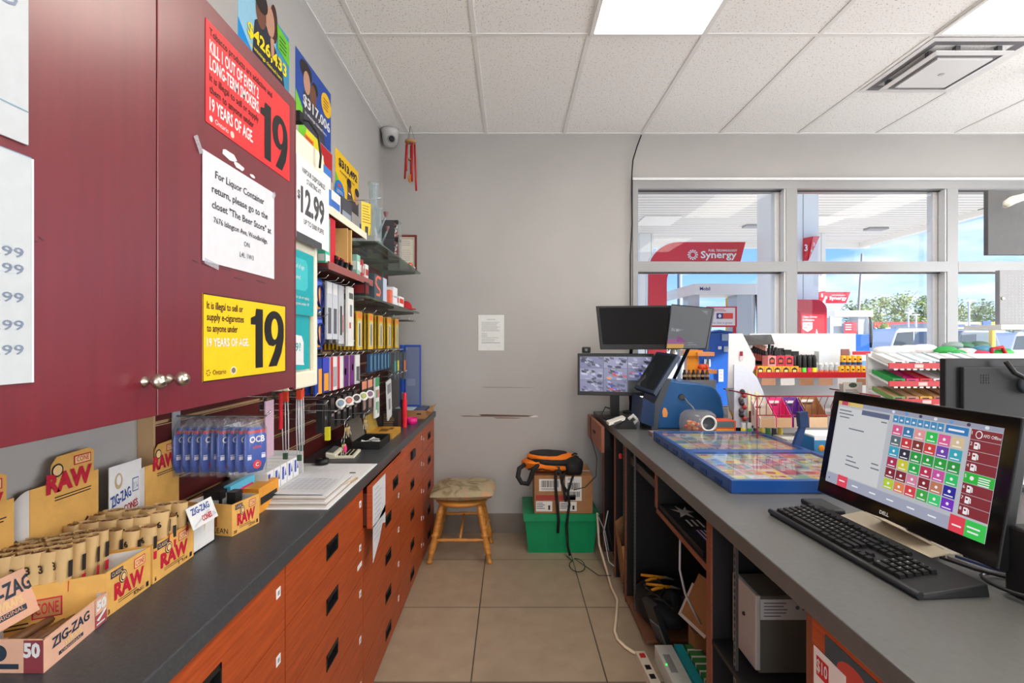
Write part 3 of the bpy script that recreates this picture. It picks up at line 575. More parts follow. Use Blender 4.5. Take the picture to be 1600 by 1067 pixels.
for i, y in enumerate((2.03, 2.095, 2.165, 2.235)):
    peg(y, 1.752, -.73)
    for k in range(4 if i < 3 else 2):
        if i < 2: pack(-.76-.028*k, y, 1.747, .06, .24, .008, C(200,204,212), [(.1,.9,.02,.2,WHITE),(.2,.8,.45,.9,C(90,92,100))], ('front','second','third','rear')[k]+' silver blister pack on peg '+('beside the charging cables','left of the multi tool packs')[i], 'silver blister packs under the lower maroon shelf')
        elif i == 2: pack(-.76-.03*k, y, 1.747, .07, .26, .012, C(190,192,198), [(.3,.6,.35,.85,BLACK),(.7,.85,.5,.8,C(180,60,60))], ('front','second','third','rear')[k]+' grey clamshell pack with a black tool inside', 'grey clamshell tool packs')
        else: pack(-.74-.035*k, y, 1.747, .075, .27, .012, C(225,225,220), [(.15,.9,.1,.2,C(90,90,90)),(.3,.7,.3,.5,C(120,125,130)),(.2,.5,.6,.7,C(200,90,80))], ('front','rear')[k]+' white card with small drawings beside the yellow tubes', None)
# yellow tubes under glass shelf
for i, y in enumerate((2.42, 2.62, 2.82, 3.02, 3.22)):
    peg(y, 1.652, -.735)
    for k in range(9):
        pack(-.755-.019*k, y, 1.647, .085, .19, .006, C(222,180,40), [(.12,.88,.03,.18,C(235,120,60)),(.18,.82,.24,.93,C(205,205,190)),(.4,.6,.3,.9,C(150,150,140))], ('frontmost','second','third','fourth','fifth','sixth','seventh','eighth','rearmost')[k]+' yellow carded tube on peg %s' % ('nearest the tool packs','above the blue lighters','in the middle of the row','above the knives','farthest toward the corner')[i], 'yellow carded tubes below the glass shelf')
# empty pegs in the strip below
for i in range(6): peg(2.12+i*.07, 1.49, -.76-.012*(i % 3))
for i in range(9): peg(2.64+i*.1, 1.435, -.74-.01*(i % 2))
for i in range(4): peg(3.32+i*.08, 1.645, -.70)
# row B
rowB = [(1.95,[(.0,.5,0,1,NV),(.5,1,.3,1,ORG)],'blue and orange'),(2.03,[(0,1,0,.4,C(60,70,190)),(.2,.9,.45,.95,ORG)],'blue topped orange'),(2.12,[(0,.35,0,1,RED),(.35,1,.3,.9,C(170,170,175))],'red and silver'),(2.20,[(0,.4,0,1,C(205,30,60)),(.4,1,.2,.8,WHITE)],'crimson and white'),(2.28,[(0,1,0,1,PUR),(.2,.5,.4,.6,C(150,90,160))],'purple'),(2.36,[(0,1,0,1,C(110,35,115)),(.5,.8,.3,.5,C(160,100,170))],'light purple'),(2.45,[(0,.5,0,.3,WHITE),(.2,.9,.4,.9,C(90,90,95))],'white and grey')]
for i, (y, d, l) in enumerate(rowB):
    peg(y, 1.435, -.75)
    for k in range(3): pack(-.775-.03*k, y, 1.431, .07, .145, .008, WHITE if i > 1 else NV, d, ('front ','middle ','rear ')[k]+l+' accessory pack hanging in the row level with the 19 sign', None, 'accessory_pack')
for i in range(6): pack(-.77, 2.66+i*.075, 1.43, .05, .10, .02, C(40,80,120), [(.1,.4,.1,.9,C(120,170,190)),(.6,.7,.1,.9,C(20,40,70))], 'blue lighter pack below the yellow tubes', 'blue lighter packs', 'lighter_pack', 'lighter pack')
for i, (y, c1, l) in enumerate(((3.12,C(60,150,150),'teal'),(3.20,C(215,210,60),'yellow'),(3.28,C(30,50,110),'navy'),(3.40,C(235,120,50),'orange'))):
    pack(-.75, y, 1.425, .06, .17 if i < 3 else .19, .02, C(70,75,80), [(.1,.9,.3,.7,c1)], l+' carded knife hanging near the blue folder', None, 'carded_knife', 'knife pack')
# row C
for i in range(6):
    y = 1.96+i*.075; pack(-.76, y, 1.262, .045, .13, .03, C(28,26,28), [(.1,.9,.05,.2,C(70,60,60)),(.2,.8,.5,.6,C(120,110,110))], 'black lighter fluid pack in the row above the rings', 'black packs in the row above the rings', 'lighter_pack', 'lighter pack'); peg(y, 1.267, -.76)
for i, (y, c1, c2, l) in enumerate(((2.46,C(225,140,110),BLACK,'salmon topped black'),(2.56,C(225,150,120),C(60,60,62),'salmon topped grey'),(2.70,GRN,WHITE,'white pack with green and red bottles'))):
    peg(y, 1.30, -.74); pack(-.745, y, 1.297, .08, .18 if i < 2 else .22, .01, c2, [(0,1,0,.22,c1)]+([(.1,.4,.3,.5,GRN),(.5,.8,.3,.5,RED),(.1,.4,.6,.8,GRN),(.5,.8,.6,.9,GRN)] if i == 2 else [(.2,.8,.4,.8,C(150,120,110))]), l+(' pack on a peg' if i < 2 else ' on a peg'), None)
for i in range(6): pack(-.72-.012*i, 2.86+.05*i, 1.27-.004*i, .10, .22+.01*i, .006, C(205,206,206), [(.1,.9,.1,.35,C(120,120,125)),(.3,.7,.5,.8,C(165,100,100) if i % 2 else C(110,115,130))], ('white clamshell pack nearest the black brochure holder','white clamshell pack second of the leaning row','grey clamshell pack third of the leaning row','clear clamshell pack fourth of the leaning row','clear clamshell pack fifth of the leaning row','clear clamshell pack nearest the blue folder')[i], None, 'clamshell_pack', tilt=.12)
for y in (2.82, 2.98, 3.1, 3.22): peg(y, 1.295, -.70)
# rings & keys
def keyring(c, lab, n=3, tagc=None):
    t = thing('key_ring', lab, 'keys', c); x, y, z = c
    MB().tube([V(x, y+.016*math.cos(a), z-.016+.016*math.sin(a)) for a in [k*math.pi/8 for k in range(17)]], .0015, CHROME, 6).build('ring', t)
    for i in range(n):
        m = MB(); m.X = Matrix.Translation((x+.004*i, y, z-.03)) @ Matrix.Rotation(-.5+.4*i, 4, 'X'); m.cyl((-.001,0,-.010), .010, .002, C(190,165,110), (1,0,0)); m.box((-.001,-.003,-.045), (.001,.003,-.012), C(180,170,150)); m.build('key', t)
    if tagc: MB().ball((x+.01,y,z-.05), .014, tagc, (.4,1,1.1)).build('key_tag', t)
peg(2.02, 1.175, -.68); peg(2.30, 1.16, -.68); peg(1.86, 1.235, -.66); peg(1.74, 1.30, -.70)
keyring((-.685,2.02,1.172), 'ring of silver keys on a peg over the calculator', 4, C(150,130,100)); keyring((-.70,2.03,1.10), 'key ring with a pink tag hanging just above the calculator', 3, C(225,40,120)); keyring((-.69,2.30,1.158), 'small bunch of brass keys farther along the slatwall', 3)
for i, (y, x, l, c_, n2) in enumerate(((1.60,-.74,.20,C(210,210,215),'white'),(1.66,-.72,.22,C(200,202,206),'pale grey'),(1.72,-.74,.20,C(215,215,220),'light grey'),(1.86,-.70,.13,BLACK,'black'),(1.89,-.72,.12,C(45,45,48),'dark grey'))):
    peg(y, 1.335-.02*(i > 2)-.06*(i > 2), x) if i != 3 else None
    m = MB(); z0_ = 1.33-.08*(i > 2)
    for k in range(3): m.tube([V(x-.01+.006*k, y+.004*k, z0_), V(x-.012+.005*k, y+.012*k, z0_-l*.5), V(x-.01+.006*k, y+.004+.006*k, z0_-l)], .0018, c_, 6)
    if i < 3: m.box((x-.010,y-.004,z0_-.03), (x+.006,y+.010,z0_+.003), C(220,70,40)); m.box((x-.010,y,z0_-l-.02), (x+.004,y+.008,z0_-l), C(60,90,70))
    if i == 3: m.box((x-.010,y-.004,z0_-l), (x+.006,y+.015,z0_-l+.05), C(200,190,30))
    one('hanging_lanyard', m, n2+' cord bundle hanging from the slatwall over the card boxes', 'cord')
for i in range(5):
    c = V(-.72+.005*i, 2.06+i*.09, 1.235)
    m = MB().cyl(c, .021, .006, C(225,225,222), (.5,-.8,.4), 20); m.cyl(c+V(.001,-.003,.002), .013, .007, (C(120,140,160),C(190,110,100),C(60,60,60),C(170,175,110),C(130,100,130))[i], (.5,-.8,.4), 16)
    one('badge', m, ('white badge with a blue centre','white badge with an orange centre','white badge with a black centre','white badge with a yellow centre','white badge with a violet centre')[i]+' on the pin row', 'badge')
one('display_bar', MB().box((-.76,2.02,1.198), (-.745,2.52,1.204), C(225,220,210)).tube([V(SLX,2.06,1.2), V(-.76,2.06,1.2)], .003, CHROME).tube([V(SLX,2.48,1.2), V(-.76,2.48,1.2)], .003, CHROME), 'pale bar holding the round badges', 'display bar')
# red tag card near cabinet end
carton('hang_tag', (-.73,1.545,1.22), (.004,.02,.115), C(190,20,40), 'red vertical strip tag below the vape display', 'tag')
carton('phone_card', (-.73,1.47,1.15), (.004,.05,.17), C(200,170,190), 'pink and white hanging card beside the red tag', 'card')
# filter bags
t = thing('display_hook', 'chrome display hook holding the filter bags', 'hook', (-.83,1.39,1.27))
MB().box((SLX,1.375,1.21), (SLX+.004,1.405,1.30), C(170,172,178)).tube([V(SLX+.004,1.39,1.285), V(-.70,1.39,1.285), V(-.685,1.39,1.30)], .003, CHROME).build('hook', t)
BAG = glassmat('clear_bag', (250,250,252), .94, .10, (225,230,238))
def bag(c, lab):
    t = thing('filter_bag', lab, 'filter bag', c, -.55, group='blue filter bags on the display hook')
    o = []; x, y, z = c
    def slab(w_, z0, z1, th, m, nm):
        b = MB(); ws = [(-w_/2, -.1), (w_/2, .1)]
        b.lathe((0,0,z0), [(0,0),(th*.7,0),(th,(z1-z0)*.2),(th,(z1-z0)*.8),(th*.6,z1-z0),(0,z1-z0)], m, n=16, sc_=(1, w_/2/th)); return b.build(nm, t, local=True)
    slab(.066, -.155, -.03, .008, C(10,72,168), 'pouch')
    b = MB(); X_ = .0088
    def pl(y0_, y1_, z0_, z1_, m, e=0): b.poly([(X_+e-.002*abs(y0_)/.03,y0_,z0_),(X_+e-.002*abs(y1_)/.03,y1_,z0_),(X_+e-.002*abs(y1_)/.03,y1_,z1_),(X_+e-.002*abs(y0_)/.03,y0_,z1_)], m)
    pl(-.026,.026,-.045,-.036,C(190,30,50)); pl(-.026,.026,-.118,-.108,C(225,225,235)); pl(-.026,.026,-.106,-.104,WHITE)
    b.text('OCB', (X_+.0012,-.022,-.070), EY, EZ, .017, WHITE, .044, .03); b.text('slim', (X_+.0012,-.012,-.088), EY, EZ, .010, C(210,40,60), .024, .01)
    b.cyl((X_-.002,0,-.133), .012, .0035, C(190,25,50), (1,0,0)); b.text('C', (X_+.0022,-.005,-.138), EY, EZ, .010, WHITE, .009, .01); b.build('label_print', t, local=True)
    b = MB(); b.lathe((0,0,-.165), [(.0095,0),(.0105,.03),(.0105,.13),(.006,.155),(.001,.168)], BAG, n=18, sc_=(1,3.3)); b.build('wrapper', t, local=True)
for k in range(9):
    bag((-.728-.025*k, 1.39+random.uniform(-.006,.006), 1.283), ('frontmost blue filter bag on the display hook' if k == 0 else 'rearmost blue filter bag on the display hook' if k == 8 else ('second','third','fourth','fifth','sixth','seventh','eighth')[k-1]+' blue filter bag from the front of the display hook'))
# ================= things on the left counter =================
CRE = C(232,196,140,.6)
def printbox(name, lab, corners, h, hfront=None, inner=None, col=TAN, front=None, side=None, cat='display box', z0=CT, th=.003, cut=None):
    """open tray on four footprint corners: 0 back-near, 1 front-near, 2 front-far, 3 back-far (front faces the aisle)"""
    c = [V(x, y, z0+.0005) for x, y in corners]; t = thing(name, lab, cat, tuple((c[0]+c[1]+c[2]+c[3])/4))
    m = MB(); inn = inner or C(205,200,198,.8); hf = hfront or h
    m.prism(c, (0,0,th), col)
    for i in range(4):
        a, b = c[i], c[(i+1) % 4]; hh = hf if i == 1 else h
        d = (b-a).normalized(); n = V(d.y, -d.x, 0)
        m.prism([a, b, b+V(0,0,hh), a+V(0,0,hh)], -n*th, col); m.poly([a-n*(th+.0003)+d*th, b-n*(th+.0003)-d*th, b-n*(th+.0003)-d*th+V(0,0,hh-.001), a-n*(th+.0003)+d*th+V(0,0,hh-.001)], inn)
    m.build('tray', t)
    def face(i, hh, fn, nm):
        a, b = c[i], c[(i+1) % 4]; d = (b-a); s = Sheet(a+V(0,0,hh), d, EZ, d.length, hh, col, .0005); fn(s); s.build(nm, t)
    if front: face(1, hf, front, 'front_print')
    if side: face(0, h, side, 'side_print')
    return t, c
RD = C(190,30,55); DK = C(40,34,34)
def rawface(sub, num):
    def f(s):
        s.r(.10,.05,.26,.16,C(50,50,75)).t(.12,.17,.09,'CLASSIC',CRE,.22)
        s.el(.36,.30,.085,.15,DK).el(.36,.30,.070,.125,CRE,2).el(.36,.30,.055,.10,DK,3).el(.36,.30,.04,.075,CRE,4)
        s.r(.60,.08,.26,.23,RD).r(.615,.10,.23,.19,CRE,2).t(.63,.26,.13,'CONE',RD,.20,3,.01)
        s.t(.17,.72,.34,'RAW',RD,.66,2,.05).lines(.25,.78,.5,2,.05,.015,DK,2,.2).t(.04,.95,.10,num,DK,bold=.02); s.r(.88,.82,.06,.12,DK,2).t(.6,.93,.09,sub,DK,.22)
    return f
def rawside(s):
    s.t(.05,.62,.42,'RAW',RD,.36,2,.05); s.r(.46,.30,.22,.42,RD).r(.472,.33,.196,.36,C(180,130,80),2).t(.485,.63,.24,'CONE',RD,.17,3,.01); s.lines(.1,.75,.4,2,.08,.03,DK,2)
def header(c0, c1, z0, H, lab, num, sub, par, col=TAN, curve=.02):
    # tall back card standing behind the tray, with the brand tab on top
    a = V(*c0, z0); b = V(*c1, z0); d = (b-a); s = Sheet(a+V(0,0,H*.80), d, EZ, d.length, H*.80, col, .002)

    s.prism([s.P(.28,0,0)-s.n*.002, s.P(.92,0,0)-s.n*.002, s.P(.92,-.20,0)-s.n*.002, s.P(.84,-.235,0)-s.n*.002, s.P(.36,-.22,0)-s.n*.002, s.P(.28,-.15,0)-s.n*.002], s.n*.002, col)
    s.el(.36,-.10,.085,.06,DK,2).el(.36,-.10,.065,.045,CRE,3).r(.60,-.19,.27,.085,RD,2).r(.615,-.18,.24,.065,CRE,3).t(.64,-.13,.045,'CONE',RD,.19,4,.01)
    s.t(.20,.08,.15,'RAW',RD,.68,4,.05).lines(.32,.13,.6,2,.025,.01,DK,2,.2)
    s.t(.74,.52,.11,num,DK,None,2,.03) if num != '20' else s.t(.68,.66,.085,num,DK,None,2,.03)
    s.lines(.72,.66,.2,5,.045,.022,DK,2,.1); s.t(.12,.80,.07,sub,DK,None,2,.0)
    s.build('header_card', par)
    m = MB(); k = 8; nrm = -s.n
    # curved fold at the near side of the card
    top = [a+nrm*(.0+.022*(1-math.cos(j/k*math.pi/2)))-d.normalized()*(.024*math.sin(j/k*math.pi/2)) for j in range(k+1)]
    vs = []; 
    for j, p in enumerate(top): vs += [p, p+V(0,0,H*.80*(1-.18*(j/k)**2))]
    m.add(vs, [(2*j, 2*j+2, 2*j+3, 2*j+1) for j in range(k)], C(205,200,196,.8), True); m.build('folded_flap', par)
    return s
# kingsize box (nearest tan box)
tA, cA = printbox('rolling_cone_box', 'tan cone box with rows of number 3 packs at the left edge', [(-.975,.865),(-.797,.956),(-.803,1.084),(-.975,.975)], .088, front=rawface('KING', '3'), side=rawside)
header((-.972,.775), (-.972,.950), CT, .30, '', '3', 'KING', tA)
tB, cB = printbox('rolling_cone_box', 'tan cone box with number 6 header behind the nearest tan box', [(-.985,1.005),(-.803,1.090),(-.806,1.236),(-.985,1.150)], .088, front=rawface('1 1/4', '6'))
header((-.975,.985), (-.975,1.148), CT, .305, '', '6', '1 1/4', tB)
tC, cC = printbox('rolling_cone_box', 'small tan lean cone box with the number 20 header card', [(-.925,1.385),(-.778,1.358),(-.757,1.463),(-.905,1.475)], .088, front=rawface('LEAN', '20'), side=lambda s: (rawside(s), s.t(.62,.92,.16,'LEAN',DK,.3)))
header((-.950,1.262), (-.950,1.39), CT, .275, '', '20', 'LEAN', tC)
def cone_pack(c, lab, num, grp):
    t = thing('cone_pack', lab, 'cone pack', c, group=grp)
    m = MB(); n = 16; c = V(*c); prof = [(.0075,0,.9),(.010,.03,.9),(.0135,.075,.75),(.015,.095,.6)]
    vs = [c+V(r*math.cos(2*math.pi*k/n)*1.15, r*s_*math.sin(2*math.pi*k/n)*1.1, h) for r, h, s_ in prof for k in range(n)]
    m.add(vs, [(i*n+k, i*n+(k+1) % n, (i+1)*n+(k+1) % n, (i+1)*n+k) for i in range(3) for k in range(n)], C(206,172,120,.6), True)
    m.add([c+V(.0145*math.cos(2*math.pi*k/n)*1.1, .0085*math.sin(2*math.pi*k/n)*1.1, .085) for k in range(n)], [tuple(range(n))], C(150,110,80,.8)); m.build('sleeve', t)
    for j in range(2):
        MB().cyl(c+V(-.006+.012*j, 0, .076), .0045, .016, C(170,130,90,.8)).cyl(c+V(-.006+.012*j, 0, .0922), .003, .001, C(120,60,50)).build('cone_tip', t)
    m = MB(); m.text(num, c+V(-.000,-.0118,.068), EX, V(0,-.12,.99), .011, DK, None, .03); 
    for k in range(5): m.poly([c+V(-.012,-.0113,.045+k*.006), c+V(-.005,-.0117,.045+k*.006), c+V(-.005,-.0117,.0475+k*.006), c+V(-.012,-.0113,.0475+k*.006)], DK)
    m.poly([c+V(.0160,-.003,.035), c+V(.0160,.003,.035), c+V(.0168,.003,.050), c+V(.0168,-.003,.050)], RD); m.poly([c+V(.0168,-.003,.055), c+V(.0168,.003,.055), c+V(.0176,.003,.078), c+V(.0176,-.003,.078)], DK); m.build('print', t, local=False)
    return t
def bl(c, u, v): return c[0]*(1-u)*(1-v)+c[1]*u*(1-v)+c[2]*u*v+c[3]*(1-u)*v
proto = None
for r in range(4):
    for k in range(6):
        u, v_ = .09+k*.105, .13+r*.24
        p = bl(cA, u, v_); p.z = CT+.006+.010+.004*random.random()
        L = 'tan number 3 cone pack in the left edge box, '+('row nearest the viewer','second row','third row','row nearest the number 6 packs')[r]
        if proto is None: proto = cone_pack((0,0,0), L, '3', 'number 3 cone packs'); proto.location = p; proto.scale = (1.30,1.30,1.38)
        else: dup(proto, p, random.uniform(-.2,.2), L, 'number 3 cone packs')
p6 = None
for r in range(4):
    for k in range(6):
        u, v_ = .10+k*.16, .14+r*.235
        p = bl(cB, u, v_); p.z = CT+.008+.018*(r % 2)+.006*random.random()
        L = 'tan number 6 cone pack in the middle box, '+('row nearest the viewer','second row','third row','row nearest the white cones box')[r]
        if p6 is None: p6 = cone_pack((0,0,0), L, '6', 'number 6 cone packs'); p6.location = p; p6.scale = (1.30,1.30,1.22)
        else: dup(p6, p, random.uniform(-.5,.4), L, 'number 6 cone packs')
# white cones box
BLZ = C(45,80,150)
def zz(s): s.t(.10,.40,.28,'ZIG-ZAG',BLZ,.72,2,.03).t(.40,.85,.24,'CONES',RD,.40,2,.03).t(.84,.85,.2,'1\u00bc',BLZ,.1,2).pg([(.05,.95),(.1,.85),(.75,.45),(.8,.55)],C(200,200,205),1)
tD, cD = printbox('rolling_cone_box', 'white cones box with blue lettering behind the number 6 packs', [(-.965,1.242),(-.812,1.242),(-.812,1.335),(-.965,1.335)], .082, col=WHITE)
s = Sheet((-.800,1.195,CT+.132), V(0,1,.0), V(-.35,0,.94), .10, .055, WHITE, .002); zz(s); s.build('front_flap', tD)
MB().box((-.80,1.2415,CT+.08), (-.96,1.2425,CT+.125), C(225,222,220)).build('near_side_flap', tD)
s = Sheet((-.955,1.155,CT+.245), EY, EZ, .10, .245, WHITE, .002)
s.t(.06,.40,.10,'ZIG-ZAG',BLZ,.62,2,.03,tilt=12).t(.45,.50,.075,'CONES',RD,.44,2,.02,tilt=8).el(.27,.16,.12,.08,C(190,165,130)).el(.27,.15,.07,.05,WHITE,2).r(.70,.18,.2,.14,BLZ).r(.715,.19,.17,.12,WHITE,2).t(.73,.29,.07,'1\u00bc',BLZ,.14,3).pg([(.15,.95),(.1,.9),(.75,.55),(.82,.6)],C(195,195,200))
s.build('header_card', tD)
for i in range(7):
    p = V(-.94+.02*i, 1.29, CT+.004); m = MB().lathe(p, [(.006,0),(.011,.09)], C(215,185,140,.6), n=10); one('cone_pack', m, 'tan cone standing in the white cones box', 'cone pack', 'cones in the white box')
# wraps tray
SAL = C(225,176,150,.55)
def fifty(s): s.t(.10,.45,.30,'ZIG-ZAG',C(45,60,75),.58,2,.03).t(.28,.66,.16,'WRAPS',CRE,.28,2,.05).r(.20,.72,.38,.12,C(45,60,75)).t(.23,.81,.08,'ORIGINAL',SAL,.32,3).r(.78,.0,.22,1,C(170,80,85)).r(.78,.0,.22,.55,SAL,2).t(.80,.42,.32,'50',WHITE,.18,3,.06).pg([(.80,.72),(.96,.50),(.985,.56),(.84,.80)],WHITE,3).lines(.8,.86,.15,1,.1,.05,WHITE,3,0)
tE, cE = printbox('wrap_tray', 'salmon tray of cigar wraps printed 50 at the lower left corner', [(-.93,.80),(-.767,.799),(-.792,.953),(-.93,.952)], .054, col=SAL, front=fifty, side=lambda s: s.r(.80,.0,.2,1,C(140,60,70)).t(.80,.5,.4,'50',WHITE,.17,2,.05).r(.45,.72,.3,.16,C(45,60,75)).el(.55,.4,.08,.25,C(45,60,75)))
s = Sheet((-.905,.795,CT+.125), V(0,1,0), V(-.25,0,.97), .165, .085, SAL, .002); fifty(s); s.build('lid', tE)
for i in range(4): one('cigar_wrap', MB().tube([V(-.89+.02*i,.82,CT+.012+.008*(i%2)), V(-.89+.02*i,.925,CT+.012+.008*(i%2))], .007, C(120,85,60)), 'brown cigar wrap lying in the salmon tray', 'cigar wrap', 'wraps in the salmon tray')
# behind OCB bags: small cartons on the counter
carton('filter_box', (-.885,1.50,CT), (.05,.12,.10), C(25,25,27), 'black filters box behind the lean cone box', deco=stripes([(.55,.75,C(200,200,200))]))
b = carton('wrap_box', (-.86,1.545,CT), (.02,.14,.105), C(90,190,225), 'pale blue and pink wrap box under the filter bags', deco=stripes([(.25,.8,C(220,60,130)),(.4,.65,BLACK)]))
carton('wrap_box', (-.82,1.60,CT), (.05,.13,.08), C(225,150,40), 'orange and black wrap box under the filter bags', deco=stripes([(.3,.6,BLACK)]))
carton('lighter_case', (-.815,1.435,CT+.005), (.025,.035,.10), BLKP, 'black case standing inside the small lean cone box', 'case')
# white boxed cards
t = thing('card_display_box', 'white display box reading Out holding small white cartons', 'display box', (-.87,1.72,CT+.0005))
m = MB(); m.box((-.94,1.62,CT+.0005), (-.81,1.90,CT+.006), WHITE).box((-.94,1.62,CT+.006), (-.81,1.624,CT+.10), C(215,212,208)).box((-.813,1.62,CT+.006), (-.81,1.90,CT+.035), WHITE).box((-.94,1.62,CT+.006), (-.936,1.90,CT+.13), WHITE).box((-.94,1.896,CT+.006), (-.81,1.90,CT+.12), WHITE); m.box((-.8102,1.62,CT+.018), (-.8092,1.90,CT+.024), C(80,90,180)); m.build('tray', t)
s = Sheet((-.93,1.6195,CT+.09), EX, EZ, .115, .07, C(215,212,208)); s.t(.35,.6,.36,'Out',DK,.55,2,.01).r(.1,.78,.6,.1,C(60,70,140)); s.build('near_print', t)
for i in range(5):
    m = MB().box((-.93,1.632+i*.05,CT+.0065), (-.818,1.676+i*.05,CT+.105), C(238,238,242)); X_ = -.8175
    m.poly([(X_,1.64+i*.05,CT+.05),(X_,1.655+i*.05,CT+.05),(X_,1.655+i*.05,CT+.095),(X_,1.64+i*.05,CT+.095)], C(60,80,170)); m.poly([(X_,1.66+i*.05,CT+.06),(X_,1.672+i*.05,CT+.06),(X_,1.666+i*.05,CT+.09)], C(40,60,140))
    one('small_carton', m, ('nearest','second','middle','fourth','farthest')[i]+' white carton with blue print standing in the Out display box', 'carton', 'white cartons in the display box')
carton('card_holder', (-.93,1.62,CT+.14), (.006,.10,.13), C(232,232,234), 'white card with dark drawings above the Out box', 'card', deco=stripes([(.4,.7,C(140,140,145))]))
bpy.data.objects[-1] if False else None
# desk pad and papers
dp = MB(); 
for i in range(4): dp.box((-.805+.001*i,1.575+.01*i,CT+.0005+i*.0012), (-.592-.002*i,2.165-.006*i,CT+.0014+i*.0012), C(236-4*i,236-4*i,238-4*i,.7))
dp.box((-.945,1.906,CT+.0005), (-.8055,2.16,CT+.0045), C(225,225,228,.7)); dp.box((-.80,1.93,CT+.0055), (-.70,1.938,CT+.0058), DK)
for k in range(2): dp.ob((-.70+.05*k,2.0,CT+.0058), (.025,.012,.0004), DK)
one('desk_pad', dp, 'large white desk pad calendar lying on the left counter', 'desk pad')
t = thing('paper_stack', 'stack of curling handwritten papers on the desk pad', 'papers', (-.74,1.72,CT+.006))
for i in range(7):
    m = MB(); n = 9; z0_ = CT+.0065+i*.0042; w_ = .198-.004*i; y0_, y1_ = 1.59+.007*i, 1.88+.012*(i % 3); vs = []
    for a in range(n):
        for b_ in range(n):
            u, v_ = a/(n-1), b_/(n-1); x = -.803+.003*(i % 3)+w_*u; y = y0_+(y1_-y0_)*v_
            vs.append((x, y, z0_+(.030 if i == 6 else .0)*max(0, v_-.45)**1.5*max(0,u-.2)*3+(.012 if i == 6 else .0)*max(0,.5-u)**2))
    m.add(vs, [(a*n+b_, (a+1)*n+b_, (a+1)*n+b_+1, a*n+b_+1) for a in range(n-1) for b_ in range(n-1)], (PAPER, C(215,210,206,.7), C(226,226,230,.7))[i % 3], True)
    if i < 6: m.box((-.803+.003*(i % 3), y0_, z0_-.0036), (-.803+.003*(i % 3)+w_, y1_, z0_-.0002), (C(190,182,176,.8), C(160,135,120,.8), C(220,218,216,.8))[i % 3])
    m.build('sheet', t)
pl_ = MB()
for i in range(12):
    y = 1.67+i*.012
    for j in range(8): x = -.79+j*.02; pl_.poly([(x,y,CT+.0378),(x+.012+.006*random.random(),y,CT+.0378),(x+.014,y+.003,CT+.0378),(x,y+.003,CT+.0378)], C(150,152,165,.8))
pl_.build('handwriting', t)
one('pencil', MB().tube([V(-.645,1.65,CT+.012), V(-.60,1.90,CT+.012)], .004, C(205,165,110)), 'thin wooden ruler stick at the desk pad edge', 'stick')
# calculator
t = thing('calculator', 'cream desk calculator with black keys on the left counter', 'calculator', (-.80,2.33,CT+.0005), .1)
m = MB(); m.prism([(-.065,-.075,0),(.065,-.075,0),(.065,.075,0),(-.065,.075,0)], (0,0,.012), CREAM); m.prism([(-.065,-.075,.012),(-.065,.075,.012),(-.065,.075,.030),(-.065,-.075,.030)], (.045,0,-.010), CREAM); m.build('body', t, local=True, bev=.003)
MB().ob((-.045,0,.030), (.028,.12,.002), C(95,100,98,.2), (0,.22,0)).build('display', t, local=True)
for r in range(4):
    for k in range(5): MB().box((-.012+r*.018,-.058+k*.024,.012), (-.001+r*.018,-.042+k*.024,.018), BLKP).build('key', t, local=True, bev=.001)
one('speaker_puck', MB().lathe((-.83,2.14,CT+.0075), [(0,0),(.030,0),(.032,.010),(.028,.022),(.012,.024),(.012,.02),(0,.02)], BLKP, n=24), 'small round black puck between papers and calculator', 'puck')
# black open box with papers + dark photo cards, gold tin
def openbox(name, lab, x0, y0, x1, y1, h, col, lidh, lidcol, lidlab):
    t = thing(name, lab, 'box', ((x0+x1)/2,(y0+y1)/2,CT+.0005)); e = .004; z0_ = CT+.0005
    MB().box((x0,y0,z0_), (x1,y1,z0_+e), col).box((x0,y0,z0_+e), (x0+e,y1,z0_+h), col).box((x1-e,y0,z0_+e), (x1,y1,z0_+h), col).box((x0+e,y0,z0_+e), (x1-e,y0+e,z0_+h), col).box((x0+e,y1-e,z0_+e), (x1-e,y1,z0_+h), col).build('tray', t)
    m = MB(); m.ob(((x0-.012),(y0+y1)/2,z0_+h+lidh/2-.002), (.006,y1-y0,lidh), lidcol, (0,-.22,0)); m.build('lid', t, label=lidlab); return t
openbox('open_box', 'open black box of folded papers on the left counter', -.80,2.45,-.66,2.66,.040, BLKP, .11, C(95,88,80), 'dark photographic lid')
for i, (dx, dy, r_) in enumerate(((-.75,2.52,.3),(-.72,2.58,-.4),(-.70,2.50,.9))): one('folded_receipt', MB().ob((dx,dy,CT+.022), (.05,.035,.002), WHITE, (.2,.35,r_)).ob((dx,dy,CT+.028), (.04,.03,.002), WHITE, (-.3,-.2,r_)), ('first','second','third')[i]+' folded white receipt lying in the open black box', 'receipt')
openbox('gold_box', 'open gold patterned box behind the black open box', -.80,2.71,-.66,2.92,.034, C(190,140,50), .10, C(180,150,70), 'gold patterned lid')
one('gold_card', MB().box((-.795,2.715,CT+.0305), (-.665,2.915,CT+.0335), C(205,150,50)).ob((-.73,2.81,CT+.0337), (.05,.08,.0006), C(120,75,40)).ob((-.70,2.86,CT+.0338), (.02,.05,.0006), C(60,40,30)), 'gold insert card lying in the gold box', 'card')
